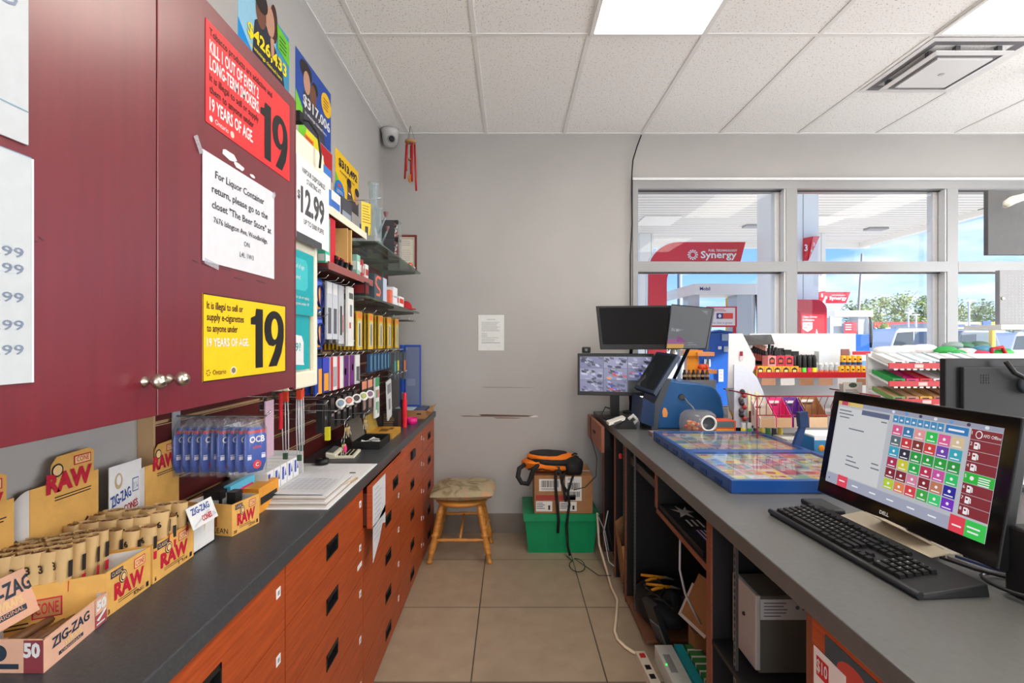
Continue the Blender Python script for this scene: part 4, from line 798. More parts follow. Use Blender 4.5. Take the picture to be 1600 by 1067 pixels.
# brochure holder
t = thing('brochure_holder', 'black brochure holder with gold text beside the pens', 'holder', (-.735,3.02,CT+.0005))
b = MB().box((-.79,2.98,CT+.0005), (-.69,3.08,CT+.12), C(30,28,28)); b.build('holder', t, bev=.002)
s = Sheet((-.79,2.98,CT+.12), EX, EZ, .10, .12, C(26,24,24)); s.lines(.12,.15,.75,9,.085,.03,C(150,120,80)); s.O = s.O; s.build('near_print', t)
for i, (x, y, c_, l) in enumerate(((-.675,3.10,C(215,25,45),'fat red marker standing beside the brochure holder'),(-.70,3.13,C(30,30,32),'black pen standing behind the red marker'))):
    t = thing('marker', l, 'marker', (x,y,CT+.0005)); MB().cyl((x,y,CT+.0005), .014-.004*i, .17, c_).build('barrel', t); MB().lathe((x,y,CT+.17), [(.011-.003*i,0),(.012-.003*i,.035),(.006,.05),(0,.05)], c_ if not i else C(60,60,62)).build('cap', t)
t = MB(); t.lathe((-.655,3.22,CT+.0005), [(0,0),(.033,0),(.036,.04),(.034,.04),(.031,.006),(0,.006)], C(225,30,130), n=24); one('pink_bowl', t, 'small bright pink bowl on the left counter', 'bowl')
# cardboard tray at far end
t = thing('cardboard_tray', 'torn brown cardboard tray at the far end of the left counter', 'tray', (-.70,3.58,CT+.0005))
m = MB(); m.box((-.86,3.42,CT+.0005), (-.60,3.76,CT+.006), KRAFT).box((-.86,3.42,CT+.006), (-.60,3.426,CT+.060), KRAFT).box((-.606,3.426,CT+.006), (-.60,3.76,CT+.05), KRAFT).box((-.86,3.426,CT+.006), (-.854,3.76,CT+.05), KRAFT)
m.prism([(-.60,3.45,CT+.05),(-.60,3.70,CT+.05),(-.565,3.66,CT+.075),(-.57,3.5,CT+.035)], (.003,0,.003), KRAFT).box((-.66,3.4195,CT+.03), (-.63,3.42,CT+.04), BLACK); m.build('tray', t)
carton('flat_box', (-.73,3.58,CT+.0065), (.22,.26,.05), C(70,85,120), 'flat blue box lying in the cardboard tray'); carton('flat_box', (-.76,3.53,CT+.057), (.13,.15,.012), C(190,215,225), 'thin pale blue box on top of the flat blue box')
# blue binder
t = thing('blue_binder', 'tall blue folding case leaning open by the corner', 'binder', (-.73,3.60,CT+.075))
BB = C(28,70,160); m = MB(); 
m.box((-.80,3.50,CT+.0695), (-.775,3.74,CT+.52), BB).box((-.775,3.545,CT+.0695), (-.655,3.56,CT+.52), BB)
m.build('cover', t, bev=.004)
s = Sheet((-.765,3.544,CT+.505), EX, EZ, .10, .42, C(105,115,145), .001); s.r(.1,.55,.6,.12,C(125,134,162)); s.build('window', t)
# ================= back wall things =================
s = Sheet((-.254, YB-.0015, 1.706), EX, EZ, .202, .278, C(222,224,222,.7)); s.t(.5,.14,.025,'NOTICE',GREYT,.3,al='c')
LG = C(150,152,152,.8); s.lines(.12,.20,.75,8,.035,.010,LG,2,.25).lines(.12,.52,.3,3,.04,.010,LG,2).lines(.12,.64,.7,3,.045,.010,LG,2); s.r(.12,.78,.72,.012,GREYT,2)
one('paper_notice', s, 'typed white paper notice taped alone in the middle of the back wall', 'notice')
t = thing('framed_certificate', 'framed certificate on the back wall beside the glass shelves', 'frame', (-.81, YB-.01, 2.06))
FM = M('frame_wood', (110,40,30), .4)
MB().box((-.883,YB-.018,2.045), (-.735,YB-.001,2.060), FM).box((-.883,YB-.018,2.315), (-.735,YB-.001,2.33), FM).box((-.883,YB-.018,2.06), (-.868,YB-.001,2.315), FM).box((-.750,YB-.018,2.06), (-.735,YB-.001,2.315), FM).build('frame', t)
s = Sheet((-.868, YB-.006, 2.315), EX, EZ, .118, .255, C(222,214,198)); s.lines(.15,.12,.7,3,.06,.015,LG).lines(.15,.4,.7,6,.06,.01,LG).r(.1,.04,.8,.02,C(150,120,90)); s.build('certificate', t)
# dome camera
t = thing('dome_camera', 'grey dome security camera under the ceiling in the left corner', 'camera', (-.925,3.735,CH-.14))
DG = M('camera_shell', (190,190,188), .35)
MB().lathe((-.925,3.735,CH-.006), [(0,0),(.068,0),(.068,-.02),(.062,-.028),(.062,-.05)], DG, n=28).build('base', t)
MB().lathe((-.925,3.735,CH-.05), [(.060,0),(.060,-.02),(.052,-.055),(.034,-.08),(.0,-.09)], DG, n=28).build('dome', t)
MB().lathe((-.910,3.700,CH-.09), [(.032,-.01),(.030,.022),(.026,.026),(0,.026)], C(150,150,150), (.35,-.8,-.25), 20).lathe((-.910,3.700,CH-.09), [(.022,.027),(.020,.030),(0,.030)], BLACK, (.35,-.8,-.25), 20).build('lens', t)
# wind chime
WX, WY = -.755, 3.66
t = thing('wind_chime', 'red wind chime hanging from the ceiling near the camera', 'wind chime', (WX,WY,2.69))
m = MB(); zt = 3.0
for a in (0,2.1,4.2): m.tube([V(WX,WY,CH-.006), V(WX+.035*math.cos(a),WY+.03*math.sin(a),zt)], .0012, BLACK, 5)
m.build('cord', t); MB().lathe((WX,WY,zt-.005), [(0,0),(.042,0),(.042,.012),(0,.012)], C(190,140,85), n=20).build('top_disc', t)
for a, l, dx in ((.3,.36,.004),(1.6,.24,0),(2.9,.27,-.004),(4.0,.22,-.002),(5.3,.30,.0)): 
    p = V(WX+.032*math.cos(a), WY+.026*math.sin(a), zt-.005); MB().tube([p, p+V(0,0,-.02)], .001, BLACK, 4).tube([p+V(0,0,-.015), p+V(dx*3,0,-l)], .0075, M('red_tube', (185,35,35), .35), 10).build('chime_tube', t)
MB().tube([V(WX,WY,zt), V(WX-.002,WY,2.76)], .001, BLACK, 4).cyl((WX,WY,2.86), .016, .012, C(200,160,100)).build('striker', t)
MB().lathe((WX-.002,WY,2.69), [(0,0),(.014,.01),(.017,.035),(.012,.062),(0,.068)], C(215,140,70), n=14, sc_=(1,.4)).build('wind_sail', t)
# black cable at window corner
pts = [q(1002,211,3.80), q(995,230,3.795), q(989,250,3.79), q(987.5,268,3.79), q(987,300,3.785), q(988,350,3.785), q(985,400,3.785), q(985,470,3.79), q(985,560,3.79), q(984,640,3.79)]
one('wall_cable', MB().tube(pts, .005, BLACK, 8), 'black cable running down beside the window frame', 'cable')
# ================= stool =================
WD = M('golden_oak', (196,132,58), .38, noise=.22, ns=6, stretch=(1,1,8))
SXc, SYc, SZ = -.345, 3.45, .405
t = thing('stool', 'low turned wood stool with a faded cushion by the drawers', 'stool', (SXc,SYc,0))
MB().lathe((SXc,SYc,SZ-.032), [(0,0),(.165,0),(.182,.010),(.186,.020),(.180,.030),(0,.032)], WD, n=40).build('seat', t)
feet = [(-.205,-.17),(.205,-.17),(-.20,.17),(.20,.17)]
TOPF = .66
for fx, fy in feet:
    a = V(SXc+fx*TOPF*.95, SYc+fy*TOPF, SZ-.03); b = V(SXc+fx, SYc+fy, .0); ax = (b-a); L = ax.length; m = MB()
    prof = [(0,0),(.015,0),(.016,.02),(.020,.05)]
    for k in range(9): h = .07+k*.013; prof += [(.0205,h),(.0165,h+.005),(.0205,h+.010)]
    prof += [(.016,.195),(.023,.205),(.024,.215),(.015,.23),(.019,.26),(.021,.30),(.017,.325),(.020,.33),(.015,.335),(.018,.345),(.014,.35)]
    k_ = (L-.004)/.40; prof = [(r*1.15, h*k_) for r, h in prof]+[(.015,L*.94),(.019,L*.955),(.017,L),(0,L)]
    m.lathe(a, prof, WD, ax, 20); m.build('leg', t)
def lp(i, z): fx, fy = feet[i]; f = 1-(z/SZ)*(1-TOPF); return V(SXc+fx*f, SYc+fy*f, z)
for i, j, z in ((0,1,.150),(2,3,.23),(0,2,.18),(1,3,.18)):
    a, b = lp(i, z), lp(j, z+ (0)); n = 10; MB().tube([a.lerp(b, k/n) for k in range(n+1)], [.008,.009,.012,.009,.011,.013,.011,.009,.012,.009,.008], WD, 12).build('stretcher', t)
a, b = lp(0,.18).lerp(lp(2,.18),.5), lp(1,.18).lerp(lp(3,.18),.5)
MB().tube([lp(0,.15).lerp(lp(1,.15),.5), lp(2,.23).lerp(lp(3,.23),.5)], .009, WD, 10).build('stretcher', t)
def cushion_mat():
    m = bpy.data.materials.new('faded_floral_fabric'); m.use_nodes = True; t = m.node_tree; b = t.nodes['Principled BSDF']
    g = t.nodes.new('ShaderNodeTexCoord'); n = t.nodes.new('ShaderNodeTexNoise'); n.inputs['Scale'].default_value = 7; n.inputs['Detail'].default_value = 5; n.inputs['Distortion'].default_value = 1.5
    cr = t.nodes.new('ShaderNodeValToRGB'); els = cr.color_ramp.elements; els[0].position = .3; els[0].color = lin((108,96,70))+(1,); els[1].position = .72; els[1].color = lin((190,150,110))+(1,)
    for p, c in ((.42,(140,126,96)),(.52,(168,152,120)),(.60,(158,152,126)),(.65,(188,142,112))): x = els.new(p); x.color = lin(c)+(1,)
    t.links.new(g.outputs['Object'], n.inputs['Vector']); t.links.new(n.outputs['Fac'], cr.inputs[0]); t.links.new(cr.outputs[0], b.inputs['Base Color']); b.inputs['Roughness'].default_value = .9
    bp = t.nodes.new('ShaderNodeBump'); bp.inputs['Strength'].default_value = .5; bp.inputs['Distance'].default_value = .01; n2 = t.nodes.new('ShaderNodeTexNoise'); n2.inputs['Scale'].default_value = 18; t.links.new(g.outputs['Object'], n2.inputs['Vector']); t.links.new(n2.outputs['Fac'], bp.inputs['Height']); t.links.new(bp.outputs[0], b.inputs['Normal'])
    return m
m = MB(); n = 24; vs = []
for sgn in (1, -1):
    for i in range(n+1):
        for k in range(n+1):
            u, v_ = i/n*2-1, k/n*2-1
            e = max(0, (1-abs(u)**3.5)*(1-abs(v_)**3.5))**.45
            x = u*.225*(1-.06*v_*v_); y = v_*.19*(1-.06*u*u); z = .045*e*sgn+.006*math.sin(7*u+2)*math.cos(5*v_)*e
            vs.append((SXc-.0+x+.012, SYc+y-.005, SZ+.050+z+(.004*u)))
N1 = (n+1)**2; fs = []
for sgn in (0, 1):
    for i in range(n):
        for k in range(n): b_ = sgn*N1; fs.append((b_+i*(n+1)+k, b_+(i+1)*(n+1)+k, b_+(i+1)*(n+1)+k+1, b_+i*(n+1)+k+1))
m.add(vs, fs, cushion_mat(), True); one('cushion', m, 'faded floral square cushion lying on the stool', 'cushion')
# ================= green tub, carton, backpack =================
GR = M('green_plastic', (0,140,88), .38, noise=.08, ns=6)
t = thing('storage_tub', 'green plastic storage tub on the floor by the back wall', 'tub', (.355,3.61,0))
def frust(mb, x0,y0,x1,y1,z0, X0_,Y0_,X1_,Y1_,z1, m): mb.add([(x0,y0,z0),(x1,y0,z0),(x1,y1,z0),(x0,y1,z0),(X0_,Y0_,z1),(X1_,Y0_,z1),(X1_,Y1_,z1),(X0_,Y1_,z1)], [(0,3,2,1),(0,1,5,4),(1,2,6,5),(2,3,7,6),(3,0,4,7)], m)
m = MB(); frust(m, .125,3.45,.585,3.76,0, .10,3.425,.615,3.785,.25, GR)
for k in range(9): x = .15+k*.05; m.prism([(x,3.446,.02),(x+.012,3.446,.02),(x+.012,3.424,.24),(x,3.424,.24)], (0,.006,0), GR)
m.box((.09,3.415,.235), (.625,3.427,.285), GR).box((.09,3.783,.235), (.625,3.797,.285), GR).box((.09,3.427,.235), (.102,3.783,.285), GR).box((.613,3.427,.235), (.625,3.783,.285), GR); m.build('bin', t)
MB().box((.102,3.427,.262), (.613,3.783,.283), GR).build('lid', t)
t = thing('cardboard_carton', 'brown cardboard carton with shipping labels standing on the green tub', 'carton', (.37,3.56,.286))
m = MB().box((.167,3.43,.286), (.578,3.70,.550), KRAFT); m.prism([(.167,3.43,.55),(.578,3.43,.55),(.578,3.70,.56),(.167,3.70,.56)], (0,0,.003), KRAFT); m.build('box', t)
PL = C(226,224,220,.6)
def blabel(x, z, w_, h_, kind, nm='shipping_label'):
    s = Sheet((x,3.4295,z), EX, EZ, w_, h_, PL, .0006)
    if kind == 'bar':
        for k in range(16): s.r(.1+k*.05, .12, .015+.02*random.random(), .55, BLACK)
        s.lines(.1,.75,.8,2,.1,.04,GREYT)
    elif kind == 'bar2':
        s.lines(.15,.06,.5,2,.05,.02,GREYT)
        for k in range(15): s.r(.12+k*.052, .25, .02+.02*random.random(), .28, BLACK)
        for k in range(15): s.r(.12+k*.052, .62, .02+.02*random.random(), .22, BLACK)
    else: s.lines(.05,.15,.5,4,.17,.07,GREYT).r(.75,.4,.12,.45,DK)
    s.build(nm, t)
blabel(.20,.528,.155,.085,'bar'); blabel(.385,.545,.115,.17,'bar2'); blabel(.178,.372,.115,.072,'t'); blabel(.345,.368,.12,.065,'t')
Sheet((.345,.0,0), EX, EZ, .01, .01, PL)
s = Sheet((.178,3.4293,.415), EX, EZ, .28, .035, C(165,60,50), .0004); s.build('red_band', t)
MB().box((.39,3.50,.566), (.57,3.515,.5665), PL).build('top_paper', t)
# backpack
t = thing('backpack', 'black and orange backpack slumped on top of the cardboard carton', 'backpack', (.30,3.55,.566))
OR = M('orange_fabric', (240,125,20), .7, bump=.3, bs=40); BK = M('black_fabric', (24,24,26), .75, noise=.2, ns=20, bump=.4, bs=40)
def blob(c, sx, sy, sz, m, p=2.6, n=24, wob=.08):
    vs = []; fs = []
    for i in range(n+1):
        for k in range(n):
            a, b = math.pi*i/n-math.pi/2, 2*math.pi*k/n
            f = lambda w_: math.copysign(abs(w_)**(2/p), w_)
            x, y, z = f(math.cos(a))*f(math.cos(b)), f(math.cos(a))*f(math.sin(b)), f(math.sin(a))
            r = 1+wob*math.sin(3*b+2*a)*math.cos(a); vs.append((c[0]+x*sx*r, c[1]+y*sy*r, c[2]+z*sz*(1+wob*math.sin(5*x+3*y))))
    for i in range(n):
        for k in range(n): fs.append((i*n+k, i*n+(k+1) % n, (i+1)*n+(k+1) % n, (i+1)*n+k))
    return MB().add(vs, fs, m, True)
blob((.285,3.545,.612), .20, .13, .044, OR).build('orange_body', t, label='orange fabric body')
blob((.31,3.535,.642), .185, .125, .034, BK).build('black_top_panel', t, label='black top panel')
blob((.29,3.53,.668), .165, .10, .022, OR).build('orange_top_pocket', t, label='orange top pocket')
blob((.275,3.55,.680), .135, .095, .018, BK).build('front_pocket', t)
m = blob((.44,3.53,.600), .085, .125, .062, BK); m.build('side_pocket', t)
for pts, r in (([(.10,3.47,.62),(.06,3.44,.60),(.05,3.41,.55),(.075,3.40,.51),(.12,3.41,.50),(.14,3.41,.54),(.16,3.42,.60),(.20,3.43,.63)], .017),([(.32,3.42,.60),(.315,3.405,.55),(.315,3.405,.48),(.325,3.40,.36),(.335,3.40,.25),(.33,3.40,.16)], .010),([(.38,3.42,.58),(.36,3.405,.52),(.375,3.40,.45),(.385,3.395,.38)], .009),([(.345,3.42,.60),(.36,3.41,.5),(.40,3.405,.44),(.41,3.40,.36),(.39,3.39,.22),(.395,3.37,.08),(.41,3.36,.02)], .009),([(.46,3.43,.60),(.43,3.42,.53),(.41,3.41,.47),(.40,3.405,.44)], .008)):
    MB().tube([V(*p) for p in pts], r, BK, 8).build('strap', t)
MB().tube([V(.11+.025*k,3.425-.006*math.sin(k),.642+.004*math.sin(k*2)) for k in range(13)], .007, OR, 8).build('orange_piping', t)
MB().tube([V(.12+.025*k,3.415,.600+.004*math.sin(k*2)) for k in range(10)], .006, BK, 8).build('zip', t)
MB().ob((.33,3.415,.60), (.03,.012,.04), BLACK).build('buckle', t); MB().tube([V(.44,3.5,.68),V(.455,3.47,.70),V(.475,3.47,.695)], .006, BLACK).build('grab_loop', t)
# ================= right counter =================
RX = .647; RX1 = 1.95
def rl():
    return LAM2
one('countertop', MB().prism([(RX,.15,CT-.048),(1.93,.15,CT-.048),(1.93,2.90,CT-.048),(1.47,2.90,CT-.048),(1.47,YB-.004,CT-.048),(RX,YB-.004,CT-.048)], (0,0,.048), rl()), 'grey laminate checkout countertop on the right', 'countertop', bev=.003)
CAR = M('carcass_black', (20,20,23), .6, noise=.2, ns=10); EDG = M('walnut_edge', (128,70,48), .5, noise=.12, ns=12, stretch=(1,1,6))
zt = CT-.049
# open shelving carcass: a thing with its panels
t = thing('shelving_base', 'black open shelving base with brown edges under the right counter', 'counter base', (1.0,2.0,0))
for y, w_ in ((3.48,.018),(3.10,.018),(2.81,.018),(2.22,.018),(1.625,.03),(1.076,.018)):
    zb_ = .7415 if y == 2.22 else 0
    MB().box((.668, y-w_/2, zb_), (1.28, y+w_/2, zt), CAR).build('divider', t); MB().box((.6605, y-w_/2-.002, zb_), (.6675, y+w_/2+.002, zt), EDG).build('edge_band', t)
MB().box((1.281, .35, 0), (1.30, 3.78, zt), CAR).build('back_panel', t)
MB().box((.665, 1.645, .725), (1.275, 2.206, .741), CAR).box((.6605, 1.645, .723), (.6645, 2.206, .743), EDG).build('shelf', t)
MB().box((.66, 2.38, .02), (1.275, 2.798, .035), M('base_board', (120,80,55), .6, noise=.1)).build('bottom_board', t)
MB().box((.665, 1.09, .50), (1.275, 1.607, .515), CAR).build('shelf', t)
for y in (2.9, 2.65, 1.46): 
    m = MB().box((.672, y-.008, .0), (.680, y+.008, zt), M('shelf_standard', (120,120,122), .35, .8))
    for k in range(40): m.box((.6713, y-.003, .03+k*.021), (.6719, y+.003, .042+k*.021), BLACK)
    m.build('shelf_rail', t)
MB().box((.66,.30,.0), (.68,1.065,zt), CHER).build('door_panel', t, label='cherry veneer door panel')
MB().box((.684,2.24,.80), (.70,2.78,.84), C(60,62,64)).box((.683,2.25,.815), (.6838,2.27,.825), CHROME).build('drawer_rail', t)
one('under_counter_drawer', MB().box((.600, 3.22, .762), (.620, 3.79, .932), M('light_walnut', (165,100,75), .5, noise=.1, ns=4, stretch=(1,8,1))).box((.62,3.24,.78), (.66,3.77,.90), CAR).box((.594,3.45,.845), (.600,3.52,.862), BLACK), 'light brown drawer front under the far end of right counter', 'drawer')
# door stickers
s = Sheet((.6595, 1.02, .885), -EY, EZ, .17, .15, C(60,75,85), .0008); s.el(.5,.3,.28,.2,C(190,70,60)).t(.3,.55,.12,'vape',C(90,200,180),.5,3,.02).pg([(.0,.5),(1,.9),(1,1),(0,1)],C(40,50,60))
one('vape_sticker', s, 'dark sticker with red and teal lettering on cherry panel', 'sticker')
s = Sheet((.6585, 1.055, .84), -EY, EZ, .10, .28, C(235,232,230), .0014); s.r(.1,.05,.4,.15,RED).t(.12,.16,.09,'$10',WHITE,.35,3,.02).pg([(.3,.25),(.6,.25),(.7,.35),(.4,.4)],BLACK).r(0,.5,1,.1,C(40,40,70)).lines(.1,.3,.7,3,.06,.02,GREYT).lines(.1,.68,.7,4,.07,.03,RED)
one('price_sticker', s, 'white red and navy price sticker under the keyboard end', 'sticker')
s = Sheet((.6595, .84, .86), -EY, EZ, .30, .50, C(150,70,60), .0008); s.r(.05,.05,.9,.5,C(30,45,60)).el(.5,.3,.3,.12,C(220,90,60),2).lines(.1,.65,.8,5,.06,.025,WHITE)
one('vape_sticker', s, 'large red and navy poster low on the cherry panel', 'sticker')
# ---- things inside the base ----
t = thing('power_supply_box', 'grey metal power box with a white label inside the black base', 'box', (.84,1.45,.5155))
MB().box((.735,1.44,.5155), (.98,1.58,.745), C(95,92,84)).box((.72,1.43,.53), (.735,1.58,.75), C(170,165,160)).build('case', t, bev=.003)
s = Sheet((.738,1.439,.735), EX, EZ, .20, .06, C(200,200,200)); s.lines(.05,.15,.35,5,.16,.05,GREYT).el(.55,.4,.03,.1,GREYT).lines(.62,.25,.3,2,.2,.08,GREYT); s.build('label', t); MB().ball((.7195,1.50,.66), .006, BLACK).build('screw', t)
t = thing('tire_polish_box', 'dark box with white burst print lying on the shelf under counter', 'box', (.75,2.0,.742))
b = MB().box((.672,1.70,.742), (.80,2.19,.765), C(26,24,30)); b.build('carton', t)
s = Sheet((.795, 2.18, .7655), V(0,-1,0), V(1,0,0), .46, .11, C(28,26,32), .0005); s.pg([(.05,.2),(.15,.45),(.02,.6),(.16,.62),(.12,.9),(.22,.65),(.34,.8),(.27,.5),(.36,.3),(.22,.35),(.2,.05),(.15,.3)],C(210,210,208)); s.lines(.40,.25,.18,3,.2,.08,WHITE,2); s.r(.62,.15,.3,.6,C(70,50,110)).lines(.64,.25,.26,4,.13,.05,WHITE,3)
# flip so it lies face up
s.build('print', t)
t = thing('black_bag', 'black cable bundle and bag piled on the bottom board', 'bag', (.79,2.55,.0355))
blob((.79,2.57,.115), .11, .17, .080, BK, wob=.12).build('bag', t)
for k in range(5): MB().tube([V(.76+.05*math.sin(k+j*.8), 2.42+.028*j, .18+.03*math.cos(k*2+j)) for j in range(10)], .006, BLKP).build('cord', t)
t = thing('desk_phone', 'black keypad handset leaning on the black bag', 'phone', (.74,2.36,.0355))
m = MB(); m.X = Matrix.Translation((.74,2.34,.040)) @ Matrix.Rotation(-.35,4,'Y') @ Matrix.Rotation(.3,4,'Z'); m.box((-.01,-.05,.0), (.015,.05,.22), C(28,28,30)); m.build('body', t)
m = MB(); m.X = Matrix.Translation((.74,2.34,.040)) @ Matrix.Rotation(-.35,4,'Y') @ Matrix.Rotation(.3,4,'Z'); m.box((-.012,-.04,.02), (-.0102,.04,.12), C(120,118,115))
for r in range(5):
    for k in range(4): m.box((-.0155,-.034+k*.019,.025+r*.018), (-.0122,-.02+k*.019,.037+r*.018), C(70,70,72))
m.build('keypad', t)
for i, (y, dz) in enumerate(((2.66,.0),(2.56,.0))):
    t = thing('pliers', ('yellow handled pliers lying on the black bag, farther pair','yellow handled pliers lying on the black bag, nearer pair')[i], 'pliers', (.80,y,.20)); m = MB()
    m.tube([V(.72,y+.03,.208),V(.77,y+.01,.210),V(.84,y,.208)], [.007,.009,.006], C(225,150,30)).tube([V(.73,y-.03,.203),V(.77,y-.012,.206),V(.84,y-.002,.208)], [.007,.009,.006], C(225,150,30)); m.build('handle', t); MB().tube([V(.84,y,.208),V(.89,y-.01,.20)], [.009,.003], C(90,90,92)).build('jaw', t)
m = MB(); m.ob((.88,2.22,.30), (.004,.20,.20), KRAFT, (0,.5,.25)).ob((.86,2.23,.27), (.003,.20,.16), C(205,200,195), (0,.5,.25)); one('cardboard_flap', m, 'leaning cardboard sheet with white edge beside the bag', 'cardboard')
carton('brown_board', (.97,2.26,.0), (.26,.08,.16), KRAFT, 'low brown cardboard box behind the handset', 'box')
# low boxes in front at bottom
for i, (x0,y0,x1,y1,h,c_,l) in enumerate(((.675,1.76,.755,2.28,.075,C(215,218,210),'white and grey box at the foot of the base'),(.762,1.75,.80,2.27,.085,C(40,165,175),'teal thin box standing beside the white box'),(.808,1.74,.87,2.26,.09,C(60,140,70),'green and red patterned box next to the teal box'))):
    b = MB().box((x0,y0,.001), (x1,y1,.001+h), c_)
    if i == 0: b.box((x0+.015,y0+.33,.001+h), (x0+.045,y0+.45,.002+h), C(150,150,148)).ball((x0+.01,y0+.38,.077), .004, M('green_led', (40,220,90), .3, emit=2))
    if i == 1: b.text('R', (x0-.0005,y0+.40,.045), -EY, EZ, .02, DK)
    if i == 2:
        for k in range(30): b.box((x0-.001,y0+.01+k*.016,.012+.025*(k%3)), (x1+.001,y0+.020+k*.016,.0925 if k%3==2 else .03+.025*(k%3)), (RED, C(20,90,40), WHITE)[k % 3])
    one('small_box', b, l, 'box')
# power strip, cables, paper bag
m = MB(); m.X = Matrix.Translation((.622,2.08,0)) @ Matrix.Rotation(.05,4,'Z'); m.box((-.022,-.20,.0), (.022,.22,.035), C(205,195,180)); m.box((-.012,.17,.035), (.012,.195,.041), C(190,40,30))
for k in range(5): m.box((-.012,-.15+k*.06,.035), (.012,-.12+k*.06,.036), BLACK)
one('power_strip', m, 'beige power strip with a red switch on the floor', 'power strip')
one('power_cable', MB().tube([V(.605,3.40,.30),V(.60,3.3,.12),V(.62,3.15,.02),V(.61,2.95,.008),V(.615,2.8,.008),V(.575,2.65,.008),V(.535,2.5,.008),V(.535,2.43,.008),V(.56,2.37,.008),V(.59,2.33,.008),V(.62,2.30,.015)], .008, C(225,205,180)), 'cream power cable snaking along the floor to the strip', 'cable')
m = MB(); pts = [V(.40+.10*math.cos(a*.9)+.02*a*.1, 3.25-.12*abs(math.sin(a*.55))-.01*a, .005+.003*(i_ % 3)) for i_, a in enumerate([k*.35 for k in range(26)])]
one('thin_wire', MB().tube([V(.39,3.38,.006)]+[V(.44+.05*math.cos(a), 3.22+.09*math.sin(a), .005+.0022*a) for a in [2+k*.4 for k in range(16)]]+[V(.56,3.10,.008),V(.63,3.05,.03)], .0025, BLACK, 6), 'thin dark wire looped on the floor in front of the green tub', 'wire')
one('hanging_wire', MB().tube([V(.62,3.70,.94),V(.600,3.66,.93),V(.590,3.60,.90),V(.585,3.55,.80),V(.62,3.50,.66),V(.60,3.42,.55),V(.52,3.40,.48),V(.44,3.40,.46)], .003, BLACK, 6), 'thin black wire hanging from counter end toward the carton', 'wire')
for i, pts in enumerate(([(.66,3.3,.35),(.63,3.3,.2),(.645,3.2,.05),(.70,3.1,.03)],[(.70,3.35,.4),(.66,3.30,.25),(.68,3.2,.08)],[(.60,3.35,.30),(.635,3.28,.22),(.655,3.25,.1)])):
    one('loose_cable', MB().tube([V(*p) for p in pts], .004, (C(190,190,195),BLACK,C(150,150,160))[i]), ('grey loose cable behind the tub','black loose cable behind the tub','dull silver cable behind the tub')[i], 'cable')
m = MB(); m.add([(.69,2.85,.0),(.84,2.84,.0),(.84,3.04,.0),(.69,3.05,.0),(.648,2.84,.30),(.86,2.83,.40),(.86,3.06,.52),(.655,3.07,.36)], [(0,3,2,1),(0,1,5,4),(1,2,6,5),(2,3,7,6),(3,0,4,7)], KRAFT); one('paper_bag', m, 'crumpled brown paper bag standing under the right counter', 'bag')
one('inner_cable', MB().tube([V(.75,2.15,.72),V(.74,2.13,.5),V(.76,2.12,.40),V(.80,2.13,.32),V(.84,2.15,.25)], .005, C(190,190,195)), 'grey cable hanging inside the open base', 'cable')
one('red_dot_lock', MB().cyl((.660,2.90,.815), .016, .012, C(215,50,40), (-1,0,0)), 'small round red knob on the base upright', 'knob')
# ================= POS monitor =================
A = V(1.065,1.6,1.337); B = V(1.1067,1.05,1.334); Cc = V(1.0486,1.05,1.0096); D = V(1.005,1.6,1.004)
u = (B-A).normalized(); up = ((A-D)-(A-D).dot(u)*u).normalized(); W_, H_ = (B-A).length, .335
t = thing('pos_monitor', 'black touchscreen monitor tilted on the right counter beside keyboard', 'monitor', (1.09,1.32,CT+.0005))
nrm = u.cross(up)
m = MB(); O = A; back = -nrm*.028
m.prism([O, O+u*W_, O+u*W_-up*H_, O-up*H_], back, BLKP); m.build('case', t, bev=.004)
GLB = M('screen_bezel', (10,10,12), .08, coat=.5)
s = Sheet(O+u*.003-up*.003, u, up, W_-.006, H_-.006, GLB, .001); s.t(.47,.965,.028,'DELL',WHITE,.055,1,.03,'c').el(.47,.955,.0001,.0001,WHITE); s.build('bezel', t)
def E(r, g, b, k=.46):
    n = 'screen_%02x%02x%02x' % (r, g, b)
    if n in MC: return MC[n]
    m = M(n, (r, g, b), .25); p = m.node_tree.nodes['Principled BSDF']; p.inputs['Base Color'].default_value = (.02,.02,.02,1); p.inputs['Emission Color'].default_value = lin((r,g,b))+(1,); p.inputs['Emission Strength'].default_value = k*1.5; return m
so_ = O+u*.030-up*.030; sW, sH = W_-.062, H_-.074
s = Sheet(so_+nrm*.0008, u, up, sW, sH, E(186,188,196), .0006); WH = E(240,240,242)
s.r(0,0,.10,.045,E(210,170,110)).r(.03,0,.05,.045,E(190,60,90),2).r(.10,0,.9,.045,E(150,155,175)).r(.10,0,.10,.045,E(215,190,110),2)
for i in range(7): s.el(.42+i*.085,.022,.010,.016,(E(220,225,235),E(90,150,220),E(60,50,80))[i % 3],3)
s.r(.01,.07,.385,.80,E(206,207,210)).r(.20,.065,.20,.055,E(90,100,130),2)
for i, (x, y, w_) in enumerate(((.02,.10,.1),(.02,.14,.12),(.03,.18,.08),(.35,.15,.04),(.12,.30,.12),(.14,.62,.05),(.14,.67,.08),(.14,.72,.11),(.33,.62,.05),(.33,.67,.06))): s.r(x,y,w_,.014,E(110,112,125),3)
for i in range(8): s.r(.425+i*.038,.055,.034,.075,E(60,140,190),2).r(.435+i*.038,.09,.014,.018,WH,3)
s.r(.735,.055,.12-.005,.075,E(40,120,185),2).lines(.75,.085,.08,1,.1,.02,WH,3,0)
